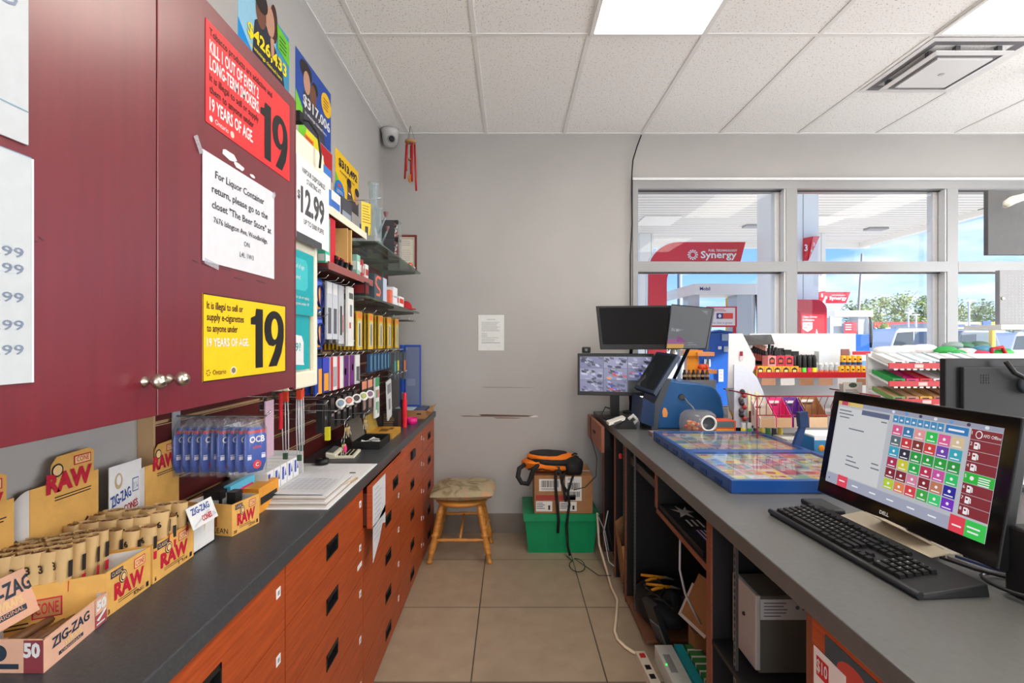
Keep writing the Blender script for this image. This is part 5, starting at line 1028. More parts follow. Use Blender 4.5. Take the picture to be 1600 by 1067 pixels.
G = [[(215,90,140),(50,120,170),(225,150,150),(40,190,80),(220,90,150),(215,190,150)],[(90,105,115),(200,50,60),(130,45,45),(205,60,60),(110,60,170),(50,165,185)],[(50,160,190),(40,40,60),(30,155,60),(30,155,60),(30,160,60),(30,150,60)],[(170,40,80),(205,200,50),(30,170,70),(185,40,80),(200,80,160),(40,190,100)],[(130,30,50),(130,34,50),(210,130,160),(130,30,40),(190,120,90),(35,30,150)],[(180,205,50),(225,130,80),(215,60,70),(60,165,70),(50,200,110),(115,40,190)]]
for r in range(6):
    for k in range(6):
        x, y = .432+k*.0685, .155+r*.115
        s.r(x,y,.063,.105,E(*G[r][k]),2).el(x+.032,y+.045,.008,.015,WH,3,8).r(x+.008,y+.082,.045,.010,WH,3)
for r in range(8):
    y = .05+r*.098; c_ = E(40,180,60) if r == 4 else E(130,36,48)
    s.r(.862,y,.138,.094,c_,2).t(.866,y+.05,.03,str(r+1),WH,None,3)
    if r == 0: s.el(.90,y+.045,.016,.036,WH,3).el(.90,y+.045,.012,.028,c_,4).t(.92,y+.06,.028,'AFD Offline',WH,.078,3)
    elif r == 4: s.el(.90,y+.045,.010,.02,WH,3,8).lines(.93,y+.02,.06,4,.02,.010,WH,3,.2)
    else: s.r(.885,y+.018,.02,.06,WH,3).pg([(.905,y+.02),(.912,y+.03),(.914,y+.07),(.908,y+.07),(.907,y+.04)],WH,3).el(.894,y+.04,.006,.010,c_,4,8)
s.r(0,.88,1,.12,E(160,165,185),2).r(.10,.87,.08,.13,E(225,70,90),3).r(.115,.925,.045,.014,WH,4).r(.83,.85,.075,.15,E(225,60,80),3).r(.905,.85,.095,.15,E(50,195,80),3).r(.845,.93,.045,.014,WH,4)
for x in (.22,.35,.47,.60,.72): s.r(x,.932,.045,.014,WH,4)
s.r(.915,.90,.06,.014,WH,4).r(.92,.94,.05,.014,WH,4).el(.03,.945,.006,.012,E(100,100,110),3,8)
s.build('screen', t, label='lit touchscreen with coloured button tiles')
m = MB(); m.box((1.09,1.22,CT+.0005), (1.30,1.45,CT+.012), C(170,160,145)); m.prism([(1.10,1.24,CT+.012),(1.10,1.42,CT+.012),(1.02,1.40,CT+.055),(1.02,1.27,CT+.055)], (.006,0,.004), C(185,172,150)); m.build('stand_base', t)
MB().ob((1.115,1.33,CT+.13), (.02,.10,.24), BLKP, (0,.17,0)).build('stand_neck', t)
MB().box((.975,1.52,CT+.0005), (1.05,1.64,CT+.018), BLKP).build('foot', t, bev=.006)
MB().prism([(1.0,1.56,CT+.001),(1.0,1.16,CT+.001),(.985,1.17,CT+.001),(.985,1.55,CT+.001)], (.09,0,.0), C(190,178,155)) if False else None
MB().prism([V(1.00,1.50,CT+.003), V(.995,1.20,CT+.003), V(1.085,1.20,CT+.02), V(1.085,1.50,CT+.02)], (0,0,.003), C(196,182,158)).build('cable_tray', t)
# cables behind the monitor
for i in range(7):
    r_ = .02*i; one('monitor_cable', MB().tube([V(1.06+.01*i,1.20-.01*i,CT+.012+.006*i),V(1.07+.015*i,1.12-.012*i,CT+.02+.004*i),V(1.13+.01*i,1.04-.004*i,CT+.022+.004*i),V(1.22+.01*i,1.00+.01*i,CT+.014+.006*(i % 3))], .0035, (BLACK,C(170,172,180),C(60,80,130))[i % 3]), ('black','pale grey','slate blue')[i % 3]+' cable in the tangle under the monitor', 'cable', 'cables under the monitor')
one('looped_cable', MB().tube([V(1.11+.06*math.cos(a), 1.05+.075*math.sin(a), CT+.006+.0015*i) for i, a in enumerate([.9+k*.33 for k in range(16)])], .004, BLACK), 'black cable looped on the counter below the screen corner', 'cable')
# keyboard
uu = V(.042,-.51,0).normalized(); t = thing('keyboard', 'black computer keyboard with white lettering lying on the right counter', 'keyboard', (.815,1.535,CT+.0005), math.atan2(uu.y, uu.x))
KB = M('keyboard_plastic', (30,31,34), .42, bump=.1); L_, Dp = .515, .165
m = MB(); m.add([(0,0,0),(L_,0,0),(L_,Dp,0),(0,Dp,0),(.004,.004,.012),(L_-.004,.004,.012),(L_-.002,Dp-.004,.028),(.002,Dp-.004,.028)], [(0,3,2,1),(4,5,6,7),(0,1,5,4),(1,2,6,5),(2,3,7,6),(3,0,4,7)], KB); m.build('body', t, local=True, bev=.003)
m = MB(); m.tube([V(0,.004,.010), V(L_,.004,.010)], .008, KB, 10); m.build('palm_edge', t, local=True)
KM = M('key_plastic', (16,16,18), .45); KL = C(200,200,196)
def key(x, y, w_, h_=.0155, ch=''):
    z = .012+.016*(y/Dp); m = MB(); a = .0018
    m.add([(x,y,z),(x+w_,y,z),(x+w_,y+h_,z),(x,y+h_,z),(x+a,y+a,z+.009),(x+w_-a,y+a,z+.009),(x+w_-a,y+h_-a,z+.010),(x+a,y+h_-a,z+.010)], [(4,5,6,7),(0,1,5,4),(1,2,6,5),(2,3,7,6),(3,0,4,7)], KM)
    if ch: m.text(ch, (x+.004,y+.007,z+.0102), (1,0,0), (0,1,0), .0055, KL, None, .02)
    m.build('key', t, local=True)
rows = ['`1234567890-=', 'QWERTYUIOP[]\\', 'ASDFGHJKL;\'', 'ZXCVBNM,./']; y0_ = .016; p_ = .0192; hh = .019
x0_ = .014
for k, w_ in enumerate((.024,.02,.02)): key(x0_+[0,.026,.048][k], y0_, w_)
key(x0_+.070, y0_, .115)
for k in range(4): key(x0_+.188+k*.0255, y0_, .0235)
for r in range(4):
    y = y0_+hh*(4-r)
    st_ = x0_+(0,.029,.034,.043)[r]
    if r: key(x0_, y, (0,.027,.032,.041)[r])
    for k, ch in enumerate(rows[r]): key(st_+k*p_, y, .0172, ch=ch)
    e_ = st_+len(rows[r])*p_; key(e_, y, max(.0172, x0_+.288-e_))
y = y0_+hh*5+.005
for k in range(13): key(x0_+k*.0222+(.004 if k else 0), y, .0165)
for k in range(3):
    key(x0_+.298+k*p_, y, .0172)
    for r in (0, 1): key(x0_+.298+k*p_, y0_+hh*(4-r), .0172)
    key(x0_+.298+k*p_, y0_, .0172)
key(x0_+.298+p_, y0_+hh, .0172)
np_ = ['/*-', '789', '456', '123', '0']
for r in range(4):
    for k in range(4 if r in (0,1,2,3) else 3): key(x0_+.364+k*p_, y0_+hh*(4-r), .0172, ch=(['#/*-','789+','456+','123<'][r])[k])
key(x0_+.364, y0_, .0364, ch='0'); key(x0_+.364+2*p_, y0_, .0172, ch='.'); key(x0_+.364+3*p_, y0_, .0172)
# customer-facing monitor seen from the back
t = thing('customer_monitor', 'black monitor seen from behind standing past the touchscreen', 'monitor', (1.62,1.80,CT+.0005))
p0 = q(1477,560,1.72); MB().box((p0.x,1.72,1.14), (2.05,1.745,p0.z), BLKP).build('case', t, bev=.004); p1 = q(1508,574,1.70)
MB().box((p1.x,1.705,1.16), (2.02,1.72,p1.z), C(44,45,48,.6)).build('back_cover', t, bev=.003)
m = MB()
for i in range(4):
    for j in range(4): m.box((p1.x+.06+i*.009,1.7035,p1.z-.03-j*.009), (p1.x+.065+i*.009,1.7048,p1.z-.025-j*.009), BLACK)
m.build('vent_grille', t)
MB().tube([V(1.72,1.69,1.43),V(1.74,1.68,1.39),V(1.80,1.68,1.36),V(1.90,1.69,1.35)], .008, BLACK).lathe((1.80,1.70,1.345), [(0,0),(.03,0),(.03,.02),(.018,.02),(.018,.022),(0,.022)], C(70,75,82), (0,-1,0)).build('mount_arm', t)
MB().box((1.70,1.76,CT+.0005), (1.90,1.90,CT+.015), BLKP).box((1.77,1.745,CT+.0155), (1.83,1.78,1.20), BLKP).build('stand', t)
# receipt printer at right edge
t = thing('receipt_printer', 'dark receipt printer cut off by the right frame edge', 'printer', (1.02,.90,CT+.0005))
MB().box((1.075,.93,CT+.0005), (1.25,1.06,CT+.15), BLKP).build('body', t, bev=.006); MB().box((1.095,.928,CT+.10), (1.20,.93,CT+.13), C(60,62,66)).build('paper_slot', t)
# ================= lottery trays =================
BLU = M('tray_blue', (14,70,140), .3, coat=.3, noise=.05)
def ltray(x0, y0, x1, y1, lab, seed):
    t = thing('ticket_tray', lab, 'ticket tray', ((x0+x1)/2,(y0+y1)/2,CT+.0005)); z = CT+.0005; h = .048; w_ = .022; R_ = random.Random(seed)
    MB().box((x0,y0,z), (x1,y0+w_,z+h), BLU).box((x0,y1-w_,z), (x1,y1,z+h), BLU).box((x0,y0+w_,z), (x0+w_,y1-w_,z+h), BLU).box((x1-w_,y0+w_,z), (x1,y1-w_,z+h), BLU).box((x0+w_,y0+w_,z), (x1-w_,y1-w_,z+.006), BLU).build('frame', t, bev=.005)
    for k in range(3): MB().box((x0-.004,y0+.08+k*.14,z+.008), (x0,y0+.14+k*.14,z+.024), C(16,50,105)).build('latch', t)
    s = Sheet((x0+w_, y1-w_, z+.036), EX, EY, x1-x0-2*w_, y1-y0-2*w_, C(185,195,198), .001)
    cols = [(C(225,130,90)), C(120,160,150), C(90,110,125), C(205,190,120), C(190,90,110), C(90,130,170), C(210,212,214), C(140,165,110), C(235,200,60), C(150,60,90)]
    nx, ny = 7, 5
    for i in range(nx):
        for j in range(ny):
            x, y = .01+i/nx, .01+j/ny; c_ = R_.choice(cols); s.r(x,y,.13,.18,c_); c2 = R_.choice(cols); s.r(x+.012,y+.02,.10,.05,c2,2); s.el(x+.06,y+.12,.035,.04,R_.choice(cols),2,10); s.t(x+.02,y+.06,.03,R_.choice(['$2','$5','$10','$3','$20']),WHITE,None,3,.03)
    s.build('ticket_sheet', t, label='colourful sheet of scratch tickets')
    MB().box((x0+w_-.003,y0+w_-.003,z+h-.006), (x1-w_+.003,y1-w_+.003,z+h-.001), glassmat('tray_cover', (245,248,250), .985, .01, (215,222,226), ior=1.18)).build('cover', t, label='clear glossy cover')
ltray(.79,1.740,1.375,2.215, 'near blue framed lottery ticket tray on the counter', 3); ltray(.79,2.222,1.375,2.70, 'far blue framed lottery ticket tray beside the blue terminal', 5)
# ================= lottery terminal =================
TB = M('terminal_blue', (28,82,135), .35, coat=.2, noise=.05)
t = thing('lottery_terminal', 'blue lottery terminal with a tilted dark screen on the counter', 'terminal', (1.08,3.15,CT+.0005))
z = CT+.0005; prof = [(.905,z),(1.335,z),(1.33,z+.10),(1.31,z+.20),(1.27,z+.26),(1.18,z+.285),(1.05,z+.295),(.98,z+.31),(.94,z+.24),(.915,z+.10)]
MB().prism([(x,3.02,zz_) for x, zz_ in prof], (0,.32,0), TB).build('body', t, bev=.012)
MB().prism([(.905,3.00,z),(.87,3.00,z+.0),(.86,3.0,z+.10),(.95,3.0,z+.30),(.99,3.0,z+.31),(.92,3.0,z+.12)], (0,.28,0), C(70,74,80)).build('side_trim', t)
MB().prism([(.80,2.98,z+.05),(.875,2.98,z+.02),(.885,2.98,z+.16),(.81,2.98,z+.20)], (0,.26,0), C(16,45,85)).build('handset_box', t)
a, b, c, d = q(1026,549,3.22), q(1059,553.5,3.00), q(1020.5,615,2.90), q(990,605,3.10)
n_ = (b-a).cross(d-a).normalized(); 
if n_.x > 0: n_ = -n_
MB().prism([a,b,c,d], -n_*.03, C(24,40,62)).build('screen_case', t, bev=.004)
sc_ = (a+b+c+d)/4; MB().prism([sc_+(p-sc_)*.86+n_*.001 for p in (a,b,c,d)], n_*.001, M('dark_screen', (34,38,42), .12, coat=.4)).build('screen', t)
MB().tube([sc_-n_*.03, V(.97,3.10,z+.29)], .02, C(90,95,100)).build('neck', t)
MB().cyl((1.06,3.018,z+.20), .018, .006, BLACK, (0,-1,0), 20).build('knob', t)
m = MB(); m.poly([(.945,3.0185,z+.075),(.97,3.0185,z+.075),(.975,3.0185,z+.10),(.965,3.0185,z+.13),(.95,3.0185,z+.135),(.94,3.0185,z+.11)], C(225,150,80)); m.build('sticker', t)
one('lottery_slips', MB().ob((.84,2.82,CT+.012), (.06,.08,.02), C(150,130,130)).ob((.875,2.80,CT+.012), (.02,.02,.018), C(235,90,60)), 'small grey and orange gadget at the terminal foot', 'gadget')
# candy jar
JX, JY = 1.10, 2.86
t = thing('candy_jar', 'clear plastic jar of wrapped candies in front of the terminal', 'jar', (JX,JY,z))
PLJ = glassmat('jar_plastic', (240,238,236), .86, .02, (228,224,220))
MB().lathe((JX,JY,z), [(0,0),(.088,0),(.102,.02),(.106,.07),(.098,.115),(.075,.136),(0,.138)], PLJ, n=28).build('jar', t)
MB().lathe((JX+.020,JY-.102,z+.080), [(.040,0),(.046,.004),(.046,.010),(.036,.010),(.036,.0)], C(228,226,222), (0,-1,0), 28).build('opening_ring', t); MB().lathe((JX+.020,JY-.101,z+.080), [(0,.003),(.036,.003)], C(55,60,70), (0,-1,0), 24).build('opening', t)
for i in range(46):
    a = random.uniform(0,6.28); r_ = .07*math.sqrt(random.random()); c_ = random.choice((C(235,110,40),C(225,80,50),C(215,170,120),C(240,150,60),C(190,60,60)))
    m = MB().ball((JX+r_*math.cos(a), JY+r_*math.sin(a), z+.018+.05*random.random()), .013, c_, (1,.8,.7), 7); one('wrapped_candy', m, 'wrapped orange or red candy inside the clear jar', 'candy', 'candies in the jar')
one('jar_chain', MB().tube([V(1.075,3.01,z+.195),V(1.085,2.98,z+.17),V(1.095,2.93,z+.15),V(1.095,2.90,z+.134)], .005, C(120,125,130)), 'short grey chain between the terminal knob and the jar', 'chain')
# magazine/candy box right of the jar
carton('candy_box', (1.245,2.87,CT), (.12,.10,.085), C(225,85,40), 'orange box of treats right of the clear jar', deco=stripes([(.55,.95,C(90,110,120)),(.2,.45,C(240,160,60))]))
for i in range(7):
    m = MB().cyl((1.33+.035*i,2.78,CT), .013, .05, (C(225,205,60),C(60,140,60),C(40,40,44))[i % 3], n=12).cyl((1.33+.035*i,2.78,CT+.0505), .012, .03, C(190,190,192), n=12); one('lighter', m, ('yellow','green','black')[i % 3]+' based silver topped lighter behind the far ticket tray', 'lighter', 'lighters behind the ticket tray')
t = thing('pen_caddy', 'black and yellow tangle of pens beside the orange box', 'pens', (1.33,2.93,CT+.0005)); 
MB().box((1.33,2.90,CT+.0005), (1.40,2.97,CT+.10), BLKP).build('cup', t)
for k in range(6): MB().tube([V(1.335+.01*k,2.92+.005*k,CT+.09), V(1.30+.022*k,2.90+.01*k,CT+.16)], .005, (C(230,200,40),BLACK,C(210,212,215))[k % 3]).build('pen', t)
# folded acrylic shields / curved brochure
SHM = glassmat('frosted_acrylic', (232,236,242), .22, .15, (226,230,238))
def at(px, py, Y): return q(px, py, Y)
t = thing('side_panel', 'white side panel of the tilted display rack above the counter', 'panel', tuple(at(1150,672,2.92)))
MB().prism([at(1139,521,2.92),at(1160,521,2.92),at(1180,560,2.92),at(1180,572,2.92),at(1139,672,2.92),at(1137,612,2.92)], (0,.006,0), C(222,220,222)).build('panel', t); s = Sheet(at(1156,549,2.915), EX, EZ, .018, .055, C(150,30,50)); s.r(0,.5,1,.5,C(225,200,205)); s.build('sticker', t)
t = thing('curved_display', 'pale curved acrylic display with a dark portrait card in it', 'display', tuple(at(1175,672,2.88)))
pts = [(1147,570),(1160,571),(1172,577),(1183,590),(1192,610),(1200,640),(1202,668),(1147,668)]
MB().prism([at(x,y,2.88) for x, y in pts], (0,.01,0), C(214,220,236)).build('panel', t)
m = MB(); 
for i in range(8): m.ball(at(1160+3*math.sin(i*2),612+i*6,2.86), .016, (C(50,45,50),C(170,60,60),C(90,80,85))[i % 3], n=8)
m.build('hanging_charms', t)
for i in range(4): MB().box(tuple(at(1168+i*6,652,2.875)-V(0,.006,0)), tuple(at(1172+i*6,612+4*(i % 2),2.875)), C(240,232,190)).build('white_stick', t)
s = Sheet(at(1170,642,2.85), EX, EZ, .13, .10, C(90,30,40)); s.lines(.1,.2,.8,4,.2,.06,C(200,180,160)); s.build('maroon_card', t)
MB().prism([at(1134,606,2.87),at(1146,606,2.87),at(1146,648,2.87),at(1140,640,2.87)], (0,.004,0), C(110,112,118)).build('grey_card', t)
one('scanner_wand', MB().prism([at(1262,643,2.32),at(1249,645,2.32),at(1251,668,2.32),at(1265,668,2.32)], (0,.03,0), C(22,50,95)).prism([at(1252,665,2.33),at(1260,665,2.33),at(1252,697,2.33),at(1240,697,2.33)], (0,.02,0), C(26,60,110)), 'blue barcode scanner standing upright beside the ticket trays', 'scanner')
# ================= monitors at the far end =================
t = thing('security_monitor', 'security camera monitor with a tiled view at the far counter end', 'monitor', (.82,3.40,CT+.0005))
a, b, c, d = q(902.5,552,3.50), q(1022,555,3.41), q(1010,624,3.41), q(903.6,620,3.50)
d = V(a.x, a.y, a.z-.30); c = V(b.x, b.y, b.z-.30); u = (b-a).normalized(); W_ = (b-a).length; u = V(u.x,u.y,0).normalized()
MB().prism([a, a+u*W_, a+u*W_-EZ*.30, a-EZ*.30], V(u.y,-u.x,0)*-.03, BLKP).build('case', t, bev=.004)
s = Sheet(a+u*.015-EZ*.022, u, EZ, W_-.03, .25, E(60,60,80), .002); R_ = random.Random(4)
for i in range(3):
    for j in range(3):
        if (i, j) == (2, 2): s.r(.68,.68,.32,.31,E(14,14,18)); continue
        x, y = i/3+.004, j/3+.004; s.r(x,y,.325,.325,E(*[(110,112,150),(140,140,175),(125,125,160)][(i+j) % 3]))
        for k in range(20):
            xx, yy = x+R_.random()*.27, y+R_.random()*.28; c_ = R_.choice([(60,60,90),(190,190,215),(90,90,120),(160,160,190),(40,40,60)]+([(190,60,90),(60,70,200),(230,140,60)] if (i, j) in ((1,1),(2,1),(1,2)) else []))
            s.pg([(xx,yy),(min(x+.325,xx+.04+.04*R_.random()),yy+.02),(min(x+.325,xx+.06),min(y+.325,yy+.08)),(xx+.01,min(y+.325,yy+.06))],E(*c_),2)
s.build('screen', t, label='lit screen of camera views')
mid = a+u*W_*.5; MB().box((mid.x-.03,mid.y+.005,CT+.012), (mid.x+.03,mid.y+.045,a.z-.2), BLKP).box((mid.x-.10,mid.y-.06,CT+.0005), (mid.x+.10,mid.y+.09,CT+.012), BLKP).build('stand', t)
t = thing('webcam', 'small black webcam clipped above the security monitor', 'camera', tuple(q(916,552,3.50))); MB().box(tuple(q(910,551.5,3.49)), tuple(q(922,542,3.52)), BLACK).build('body', t, bev=.008); MB().cyl(q(916,546.5,3.49), .010, .004, C(130,130,140), (0,-1,0)).build('lens', t)
t = thing('wide_monitor', 'large black switched off monitor above the security monitor', 'monitor', tuple(q(985,548,3.30)))
a = q(931.7,477.5,3.28); W_ = (1049-931.7)/F*3.28; H_ = (546-477.5)/F*3.28
MB().prism([q(932,478,3.28),q(1049,477,3.28),q(1041,546,3.28),q(939,546,3.28)], (0,.03,0), BLKP).build('case', t, bev=.003)
MB().prism([q(936,481,3.279),q(1046,480,3.279),q(1039,538,3.279),q(942,538,3.279)], (0,-.0015,0), M('dark_screen2', (10,10,12), .2, spec=.3)).build('screen', t)
MB().tube([q(988,525,3.31),q(988,528,3.40),q(988,532,3.64),V(.90,3.70,CT+.3),V(.92,3.70,CT+.02)], .014, BLKP).cyl((.92,3.70,CT+.0005), .07, .015, BLKP).build('arm', t)
t = thing('advert_monitor', 'grey tilted advertising screen beside the large black monitor', 'monitor', tuple(q(1078,548,3.15)))
P4 = [q(1049,475,3.26), q(1115.7,481,3.02), q(1103.8,545.5,3.02), q(1040,545.7,3.26)]
MB().prism(P4, (.02,.03,0), C(70,72,76)).build('case', t, bev=.003)
cc = sum(P4, V(0,0,0))/4; nn = (P4[1]-P4[0]).cross(P4[3]-P4[0]).normalized(); nn = nn if nn.y < 0 else -nn
L4 = [cc+(p-cc)*.95 for p in P4]
def bil(u_, v_, e_=.001): return (L4[0]*(1-u_)+L4[1]*u_)*(1-v_)+(L4[3]*(1-u_)+L4[2]*u_)*v_+nn*e_
m = MB(); Q_ = lambda x0,y0,x1,y1,mm,e_=.001: m.poly([bil(x0,y0,e_),bil(x1,y0,e_),bil(x1,y1,e_),bil(x0,y1,e_)], mm)
Q_(0,0,1,1,E(112,114,118)); Q_(.08,.06,.9,.34,E(138,140,144),.0012); Q_(.0,.78,.5,.92,E(150,100,140),.0015); Q_(0,.9,.45,1,E(205,160,90),.0018); Q_(.25,.7,.5,.85,E(140,80,130),.0019)
for k in range(6): Q_(.55,.66+k*.05,.85-.04*(k % 3),.675+k*.05,E(150,152,156),.002)
m.text('IN MILLION', bil(.08,.60,.003), (L4[1]-L4[0]).normalized(), EZ, .022, E(170,172,176), .13, .01); m.build('screen', t)
MB().tube([q(1078,540,3.16),q(1068,560,3.3),V(1.10,3.62,CT+.02)], .012, BLKP).cyl((1.10,3.62,CT+.0005), .06, .012, BLKP).build('arm', t)
# card reader / handset
t = thing('payment_terminal', 'white and black payment handset in its cradle by the monitor', 'payment terminal', (.68,3.12,CT+.0005))
MB().prism([(.61,3.02,CT+.02),(.71,3.02,CT+.055),(.715,3.02,CT+.075),(.61,3.02,CT+.04)], (0,.09,0), C(225,222,215)).build('handset', t, bev=.004)
MB().prism([(.66,3.02,CT+.0005),(.78,3.02,CT+.0005),(.76,3.02,CT+.05),(.70,3.02,CT+.048)], (0,.09,0), BLKP).build('cradle', t); MB().tube([V(.74,3.06,CT+.055),V(.77,3.06,CT+.08),V(.80,3.06,CT+.05),V(.77,3.06,CT+.03)], .012, C(215,215,212)).build('grip', t); MB().ob((.665,3.0185,CT+.043), (.05,.002,.012), C(80,82,84), (0,-.33,0)).build('display', t)
one('terminal_cable', MB().tube([V(.72,3.2,CT+.01),V(.66,3.35,CT+.008),V(.655,3.5,CT+.02),V(.70,3.6,CT+.06),V(.78,3.52,CT+.04)], .005, BLACK), 'black cable curling behind the payment handset', 'cable')
# small rack items behind terminal
carton('counter_stand', (1.31,3.47,CT), (.26,.12,.275), C(150,152,156), 'grey block stand behind the blue lottery terminal', 'stand')
for i in range(6):
    p = (1.225+.032*i, 3.43, CT+.276); m = MB().lathe(p, [(0,0),(.014,0),(.014,.045),(.008,.055),(.008,.07),(0,.07)], (C(45,30,25),C(110,75,50))[i % 2], n=12); m.lathe(V(*p)+V(0,0,.02), [(.0145,0),(.0145,.015)], C(200,170,120), n=12)
    one('energy_shot_bottle', m, 'small dark brown bottle in a row on the grey block stand', 'bottle', 'bottles on the grey stand')
t = thing('orange_acrylic_stand', 'translucent orange tiered stand above the terminal', 'stand', (1.35,3.62,CT+.0005))
OA = C(255,165,60,.2); m = MB()
a = q(1066,547,3.62); b = q(1095,556,3.62); m.box((a.x,3.58,b.z), (b.x,3.68,a.z), OA); a = q(1072,556,3.62); b = q(1090,584,3.62); m.box((a.x,3.60,CT+.02), (b.x,3.66,a.z), OA)
m.box((1.25,3.58,CT+.001), (1.44,3.70,CT+.02), OA); m.build('column', t)
m = MB(); a = q(1086,550,3.6); b = q(1112,556,3.6); m.box((a.x,3.55,b.z), (b.x,3.68,a.z), C(240,160,110)); a = q(1088,577,3.6); b = q(1116,583,3.6); m.box((a.x,3.55,b.z), (b.x,3.68,a.z), C(240,150,90)); m.build('shelf', t)
for i in range(3): one('orange_item', MB().ball(q(1095+4*i,573,3.59)+V(0,0,-.0), .022, C(235,90,45), n=8), 'small orange item sitting on the orange stand', 'item', 'items on the orange stand')
# ================= display gondolas =================
RL = M('red_shelf_lip', (190,28,36), .35); GWH = M('gondola_white', (226,226,228), .5)
GY, GYB = 2.95, 3.25
def wy(px, Y): return (px-CX)*Y/F
def wz(py, Y): return CZ-(py-CY)*Y/F
gx0, gx1 = wy(1140, GY)+.17, wy(1392, GY)
t = thing('display_gondola', 'white shelving gondola with red price rails facing the counter', 'shelving', ((gx0+gx1)/2, 3.1, 0))
zs_ = wz(590, GY)
m = MB().box((gx0+.1, GYB, 0), (gx1, GYB+.02, wz(521, GYB)), GWH).box((gx0+.1, GY+.02, 0), (gx1, GYB, .15), GWH); m.build('back_panel', t)
MB().box((gx0, GY, zs_), (gx1, GYB, zs_+.006), GWH).box((gx0, GY+.04, zs_-.21), (gx1, GYB, zs_-.20), GWH).build('shelf', t)
MB().box((gx0, GY-.006, zs_), (gx1+.03, GY, zs_+.034), RL).build('price_rail', t)
for i, x in enumerate([gx0+.02+k*.115 for k in range(7)]): MB().box((x, GY-.0075, zs_-.045), (x+.085, GY-.0065, zs_-.004), (C(190,140,110),C(225,222,220),C(170,120,90))[i % 3]).build('price_label', t)
# red rail further left, behind the side panel
MB().box((wy(1146,GY), GY, zs_+.05), (gx0, GY+.02, zs_+.075), RL).build('price_rail', t)
# wire basket below
bz, bY = wz(619, 2.55), 2.55
t = thing('wire_basket', 'dark red wire basket fence below the white shelf', 'basket', (1.55, bY, .99))
m = MB(); x0_, x1_ = wy(1183,bY), wy(1375,bY); m.tube([V(x0_,bY,bz), V(x1_,bY,bz)], .004, C(150,30,45), 6); m.tube([V(x0_,bY,bz-.10), V(x1_,bY,bz-.10)], .003, C(150,30,45), 6)
k = 0
while x0_+k*.034 < x1_: m.tube([V(x0_+k*.034,bY,bz), V(x0_+k*.034-.02,bY,bz-.05), V(x0_+k*.034-.02,bY,bz-.10)], .002, C(130,40,50), 5); k += 1
for xx in (x0_, x1_): m.tube([V(xx,bY,bz), V(xx,bY,CT+.001)], .004, C(150,30,45), 6); m.tube([V(xx,bY,bz), V(xx,2.95,bz)], .004, C(150,30,45), 6)
m.build('wire_fence', t)
# candy boxes standing on the counter inside the basket
def traybox(px0, px1, py0, py1, Y, d, col, inner, lab, logo, tilt=.5, name='candy_box'):
    x0, x1, z1, z0 = wy(px0,Y), wy(px1,Y), wz(py0,Y), wz(py1,Y); t = thing(name, lab, 'candy box', ((x0+x1)/2, Y, z0)); h = z1-z0
    m = MB(); m.prism([(x0,Y,z0),(x0,Y,z0+h*.35),(x0,Y+d,z0+h),(x0,Y+d,z0)], (.003,0,0), col).prism([(x1-.003,Y,z0),(x1-.003,Y,z0+h*.35),(x1-.003,Y+d,z0+h),(x1-.003,Y+d,z0)], (.003,0,0), col).box((x0+.003,Y,z0), (x1-.003,Y+.003,z0+h*.35), inner).box((x0+.003,Y+d-.003,z0), (x1-.003,Y+d,z1), col).box((x0+.003,Y+.003,z0), (x1-.003,Y+d-.003,z0+.003), inner); m.build('tray', t)
    MB().box((x0+.01,Y+d-.0048,z1-.032), (x1-.02,Y+d-.0042,z1-.018), WHITE).box((x0+.015,Y+d-.0048,z1-.045), (x1-.03,Y+d-.0042,z1-.038), DK).build('front_print', t)
    return t
for i, a in enumerate(((1188,1212,628,668,2.62,C(225,210,200),C(190,150,110),'grey lidded candy box at the left end of the wire basket','SOUR'),(1213,1238,624,668,2.62,C(225,50,125),C(200,160,120),'pink candy box behind the wire basket','CANDY'),(1240,1262,624,668,2.62,C(100,45,150),C(190,165,135),'purple candy box behind the wire basket','CHEWS'),(1264,1294,622,668,2.62,C(160,115,75),C(225,190,150),'brown cardboard candy tray behind the wire basket','GUM'))):
    traybox(a[0],a[1],a[2],a[3],a[4],.10,a[5],a[6],a[7],a[8])
carton('chocolate_box', (1.62,2.45,CT), (.28,.16,.085), C(235,235,238), 'white topped blue and orange snack box beside the trays', deco=lambda b,x,y,z: (b.poly([(-x/2-.0005,-y/2,0),(-x/2-.0005,y/2,0),(-x/2-.0005,y/2,z*.9),(-x/2-.0005,-y/2,z*.9)], C(45,120,180)), b.poly([(-x/2,-y/2-.0006,0),(x/2,-y/2-.0006,0),(x/2,-y/2-.0006,z*.75),(-x/2,-y/2-.0006,z*.75)], C(60,140,190)), [b.ball((-x*.38+k*.05,-y/2-.001,z*.3), .016, (C(240,150,40),WHITE,C(230,110,40))[k % 3], (1,.1,1), 8) for k in range(5)]))
carton('snack_carton', (1.72,2.28,CT), (.20,.12,.06), C(190,230,225), 'pale mint snack carton behind the touchscreen', deco=stripes([(.2,.8,C(50,60,60))]))
carton('red_snack_pack', (1.60,2.30,CT), (.10,.06,.05), C(220,40,50), 'small red snack pack next to the scanner', 'package')
carton('snack_carton', (1.50,2.62,CT), (.10,.14,.03), C(225,225,220), 'flat pale carton between the ticket tray and wire basket')
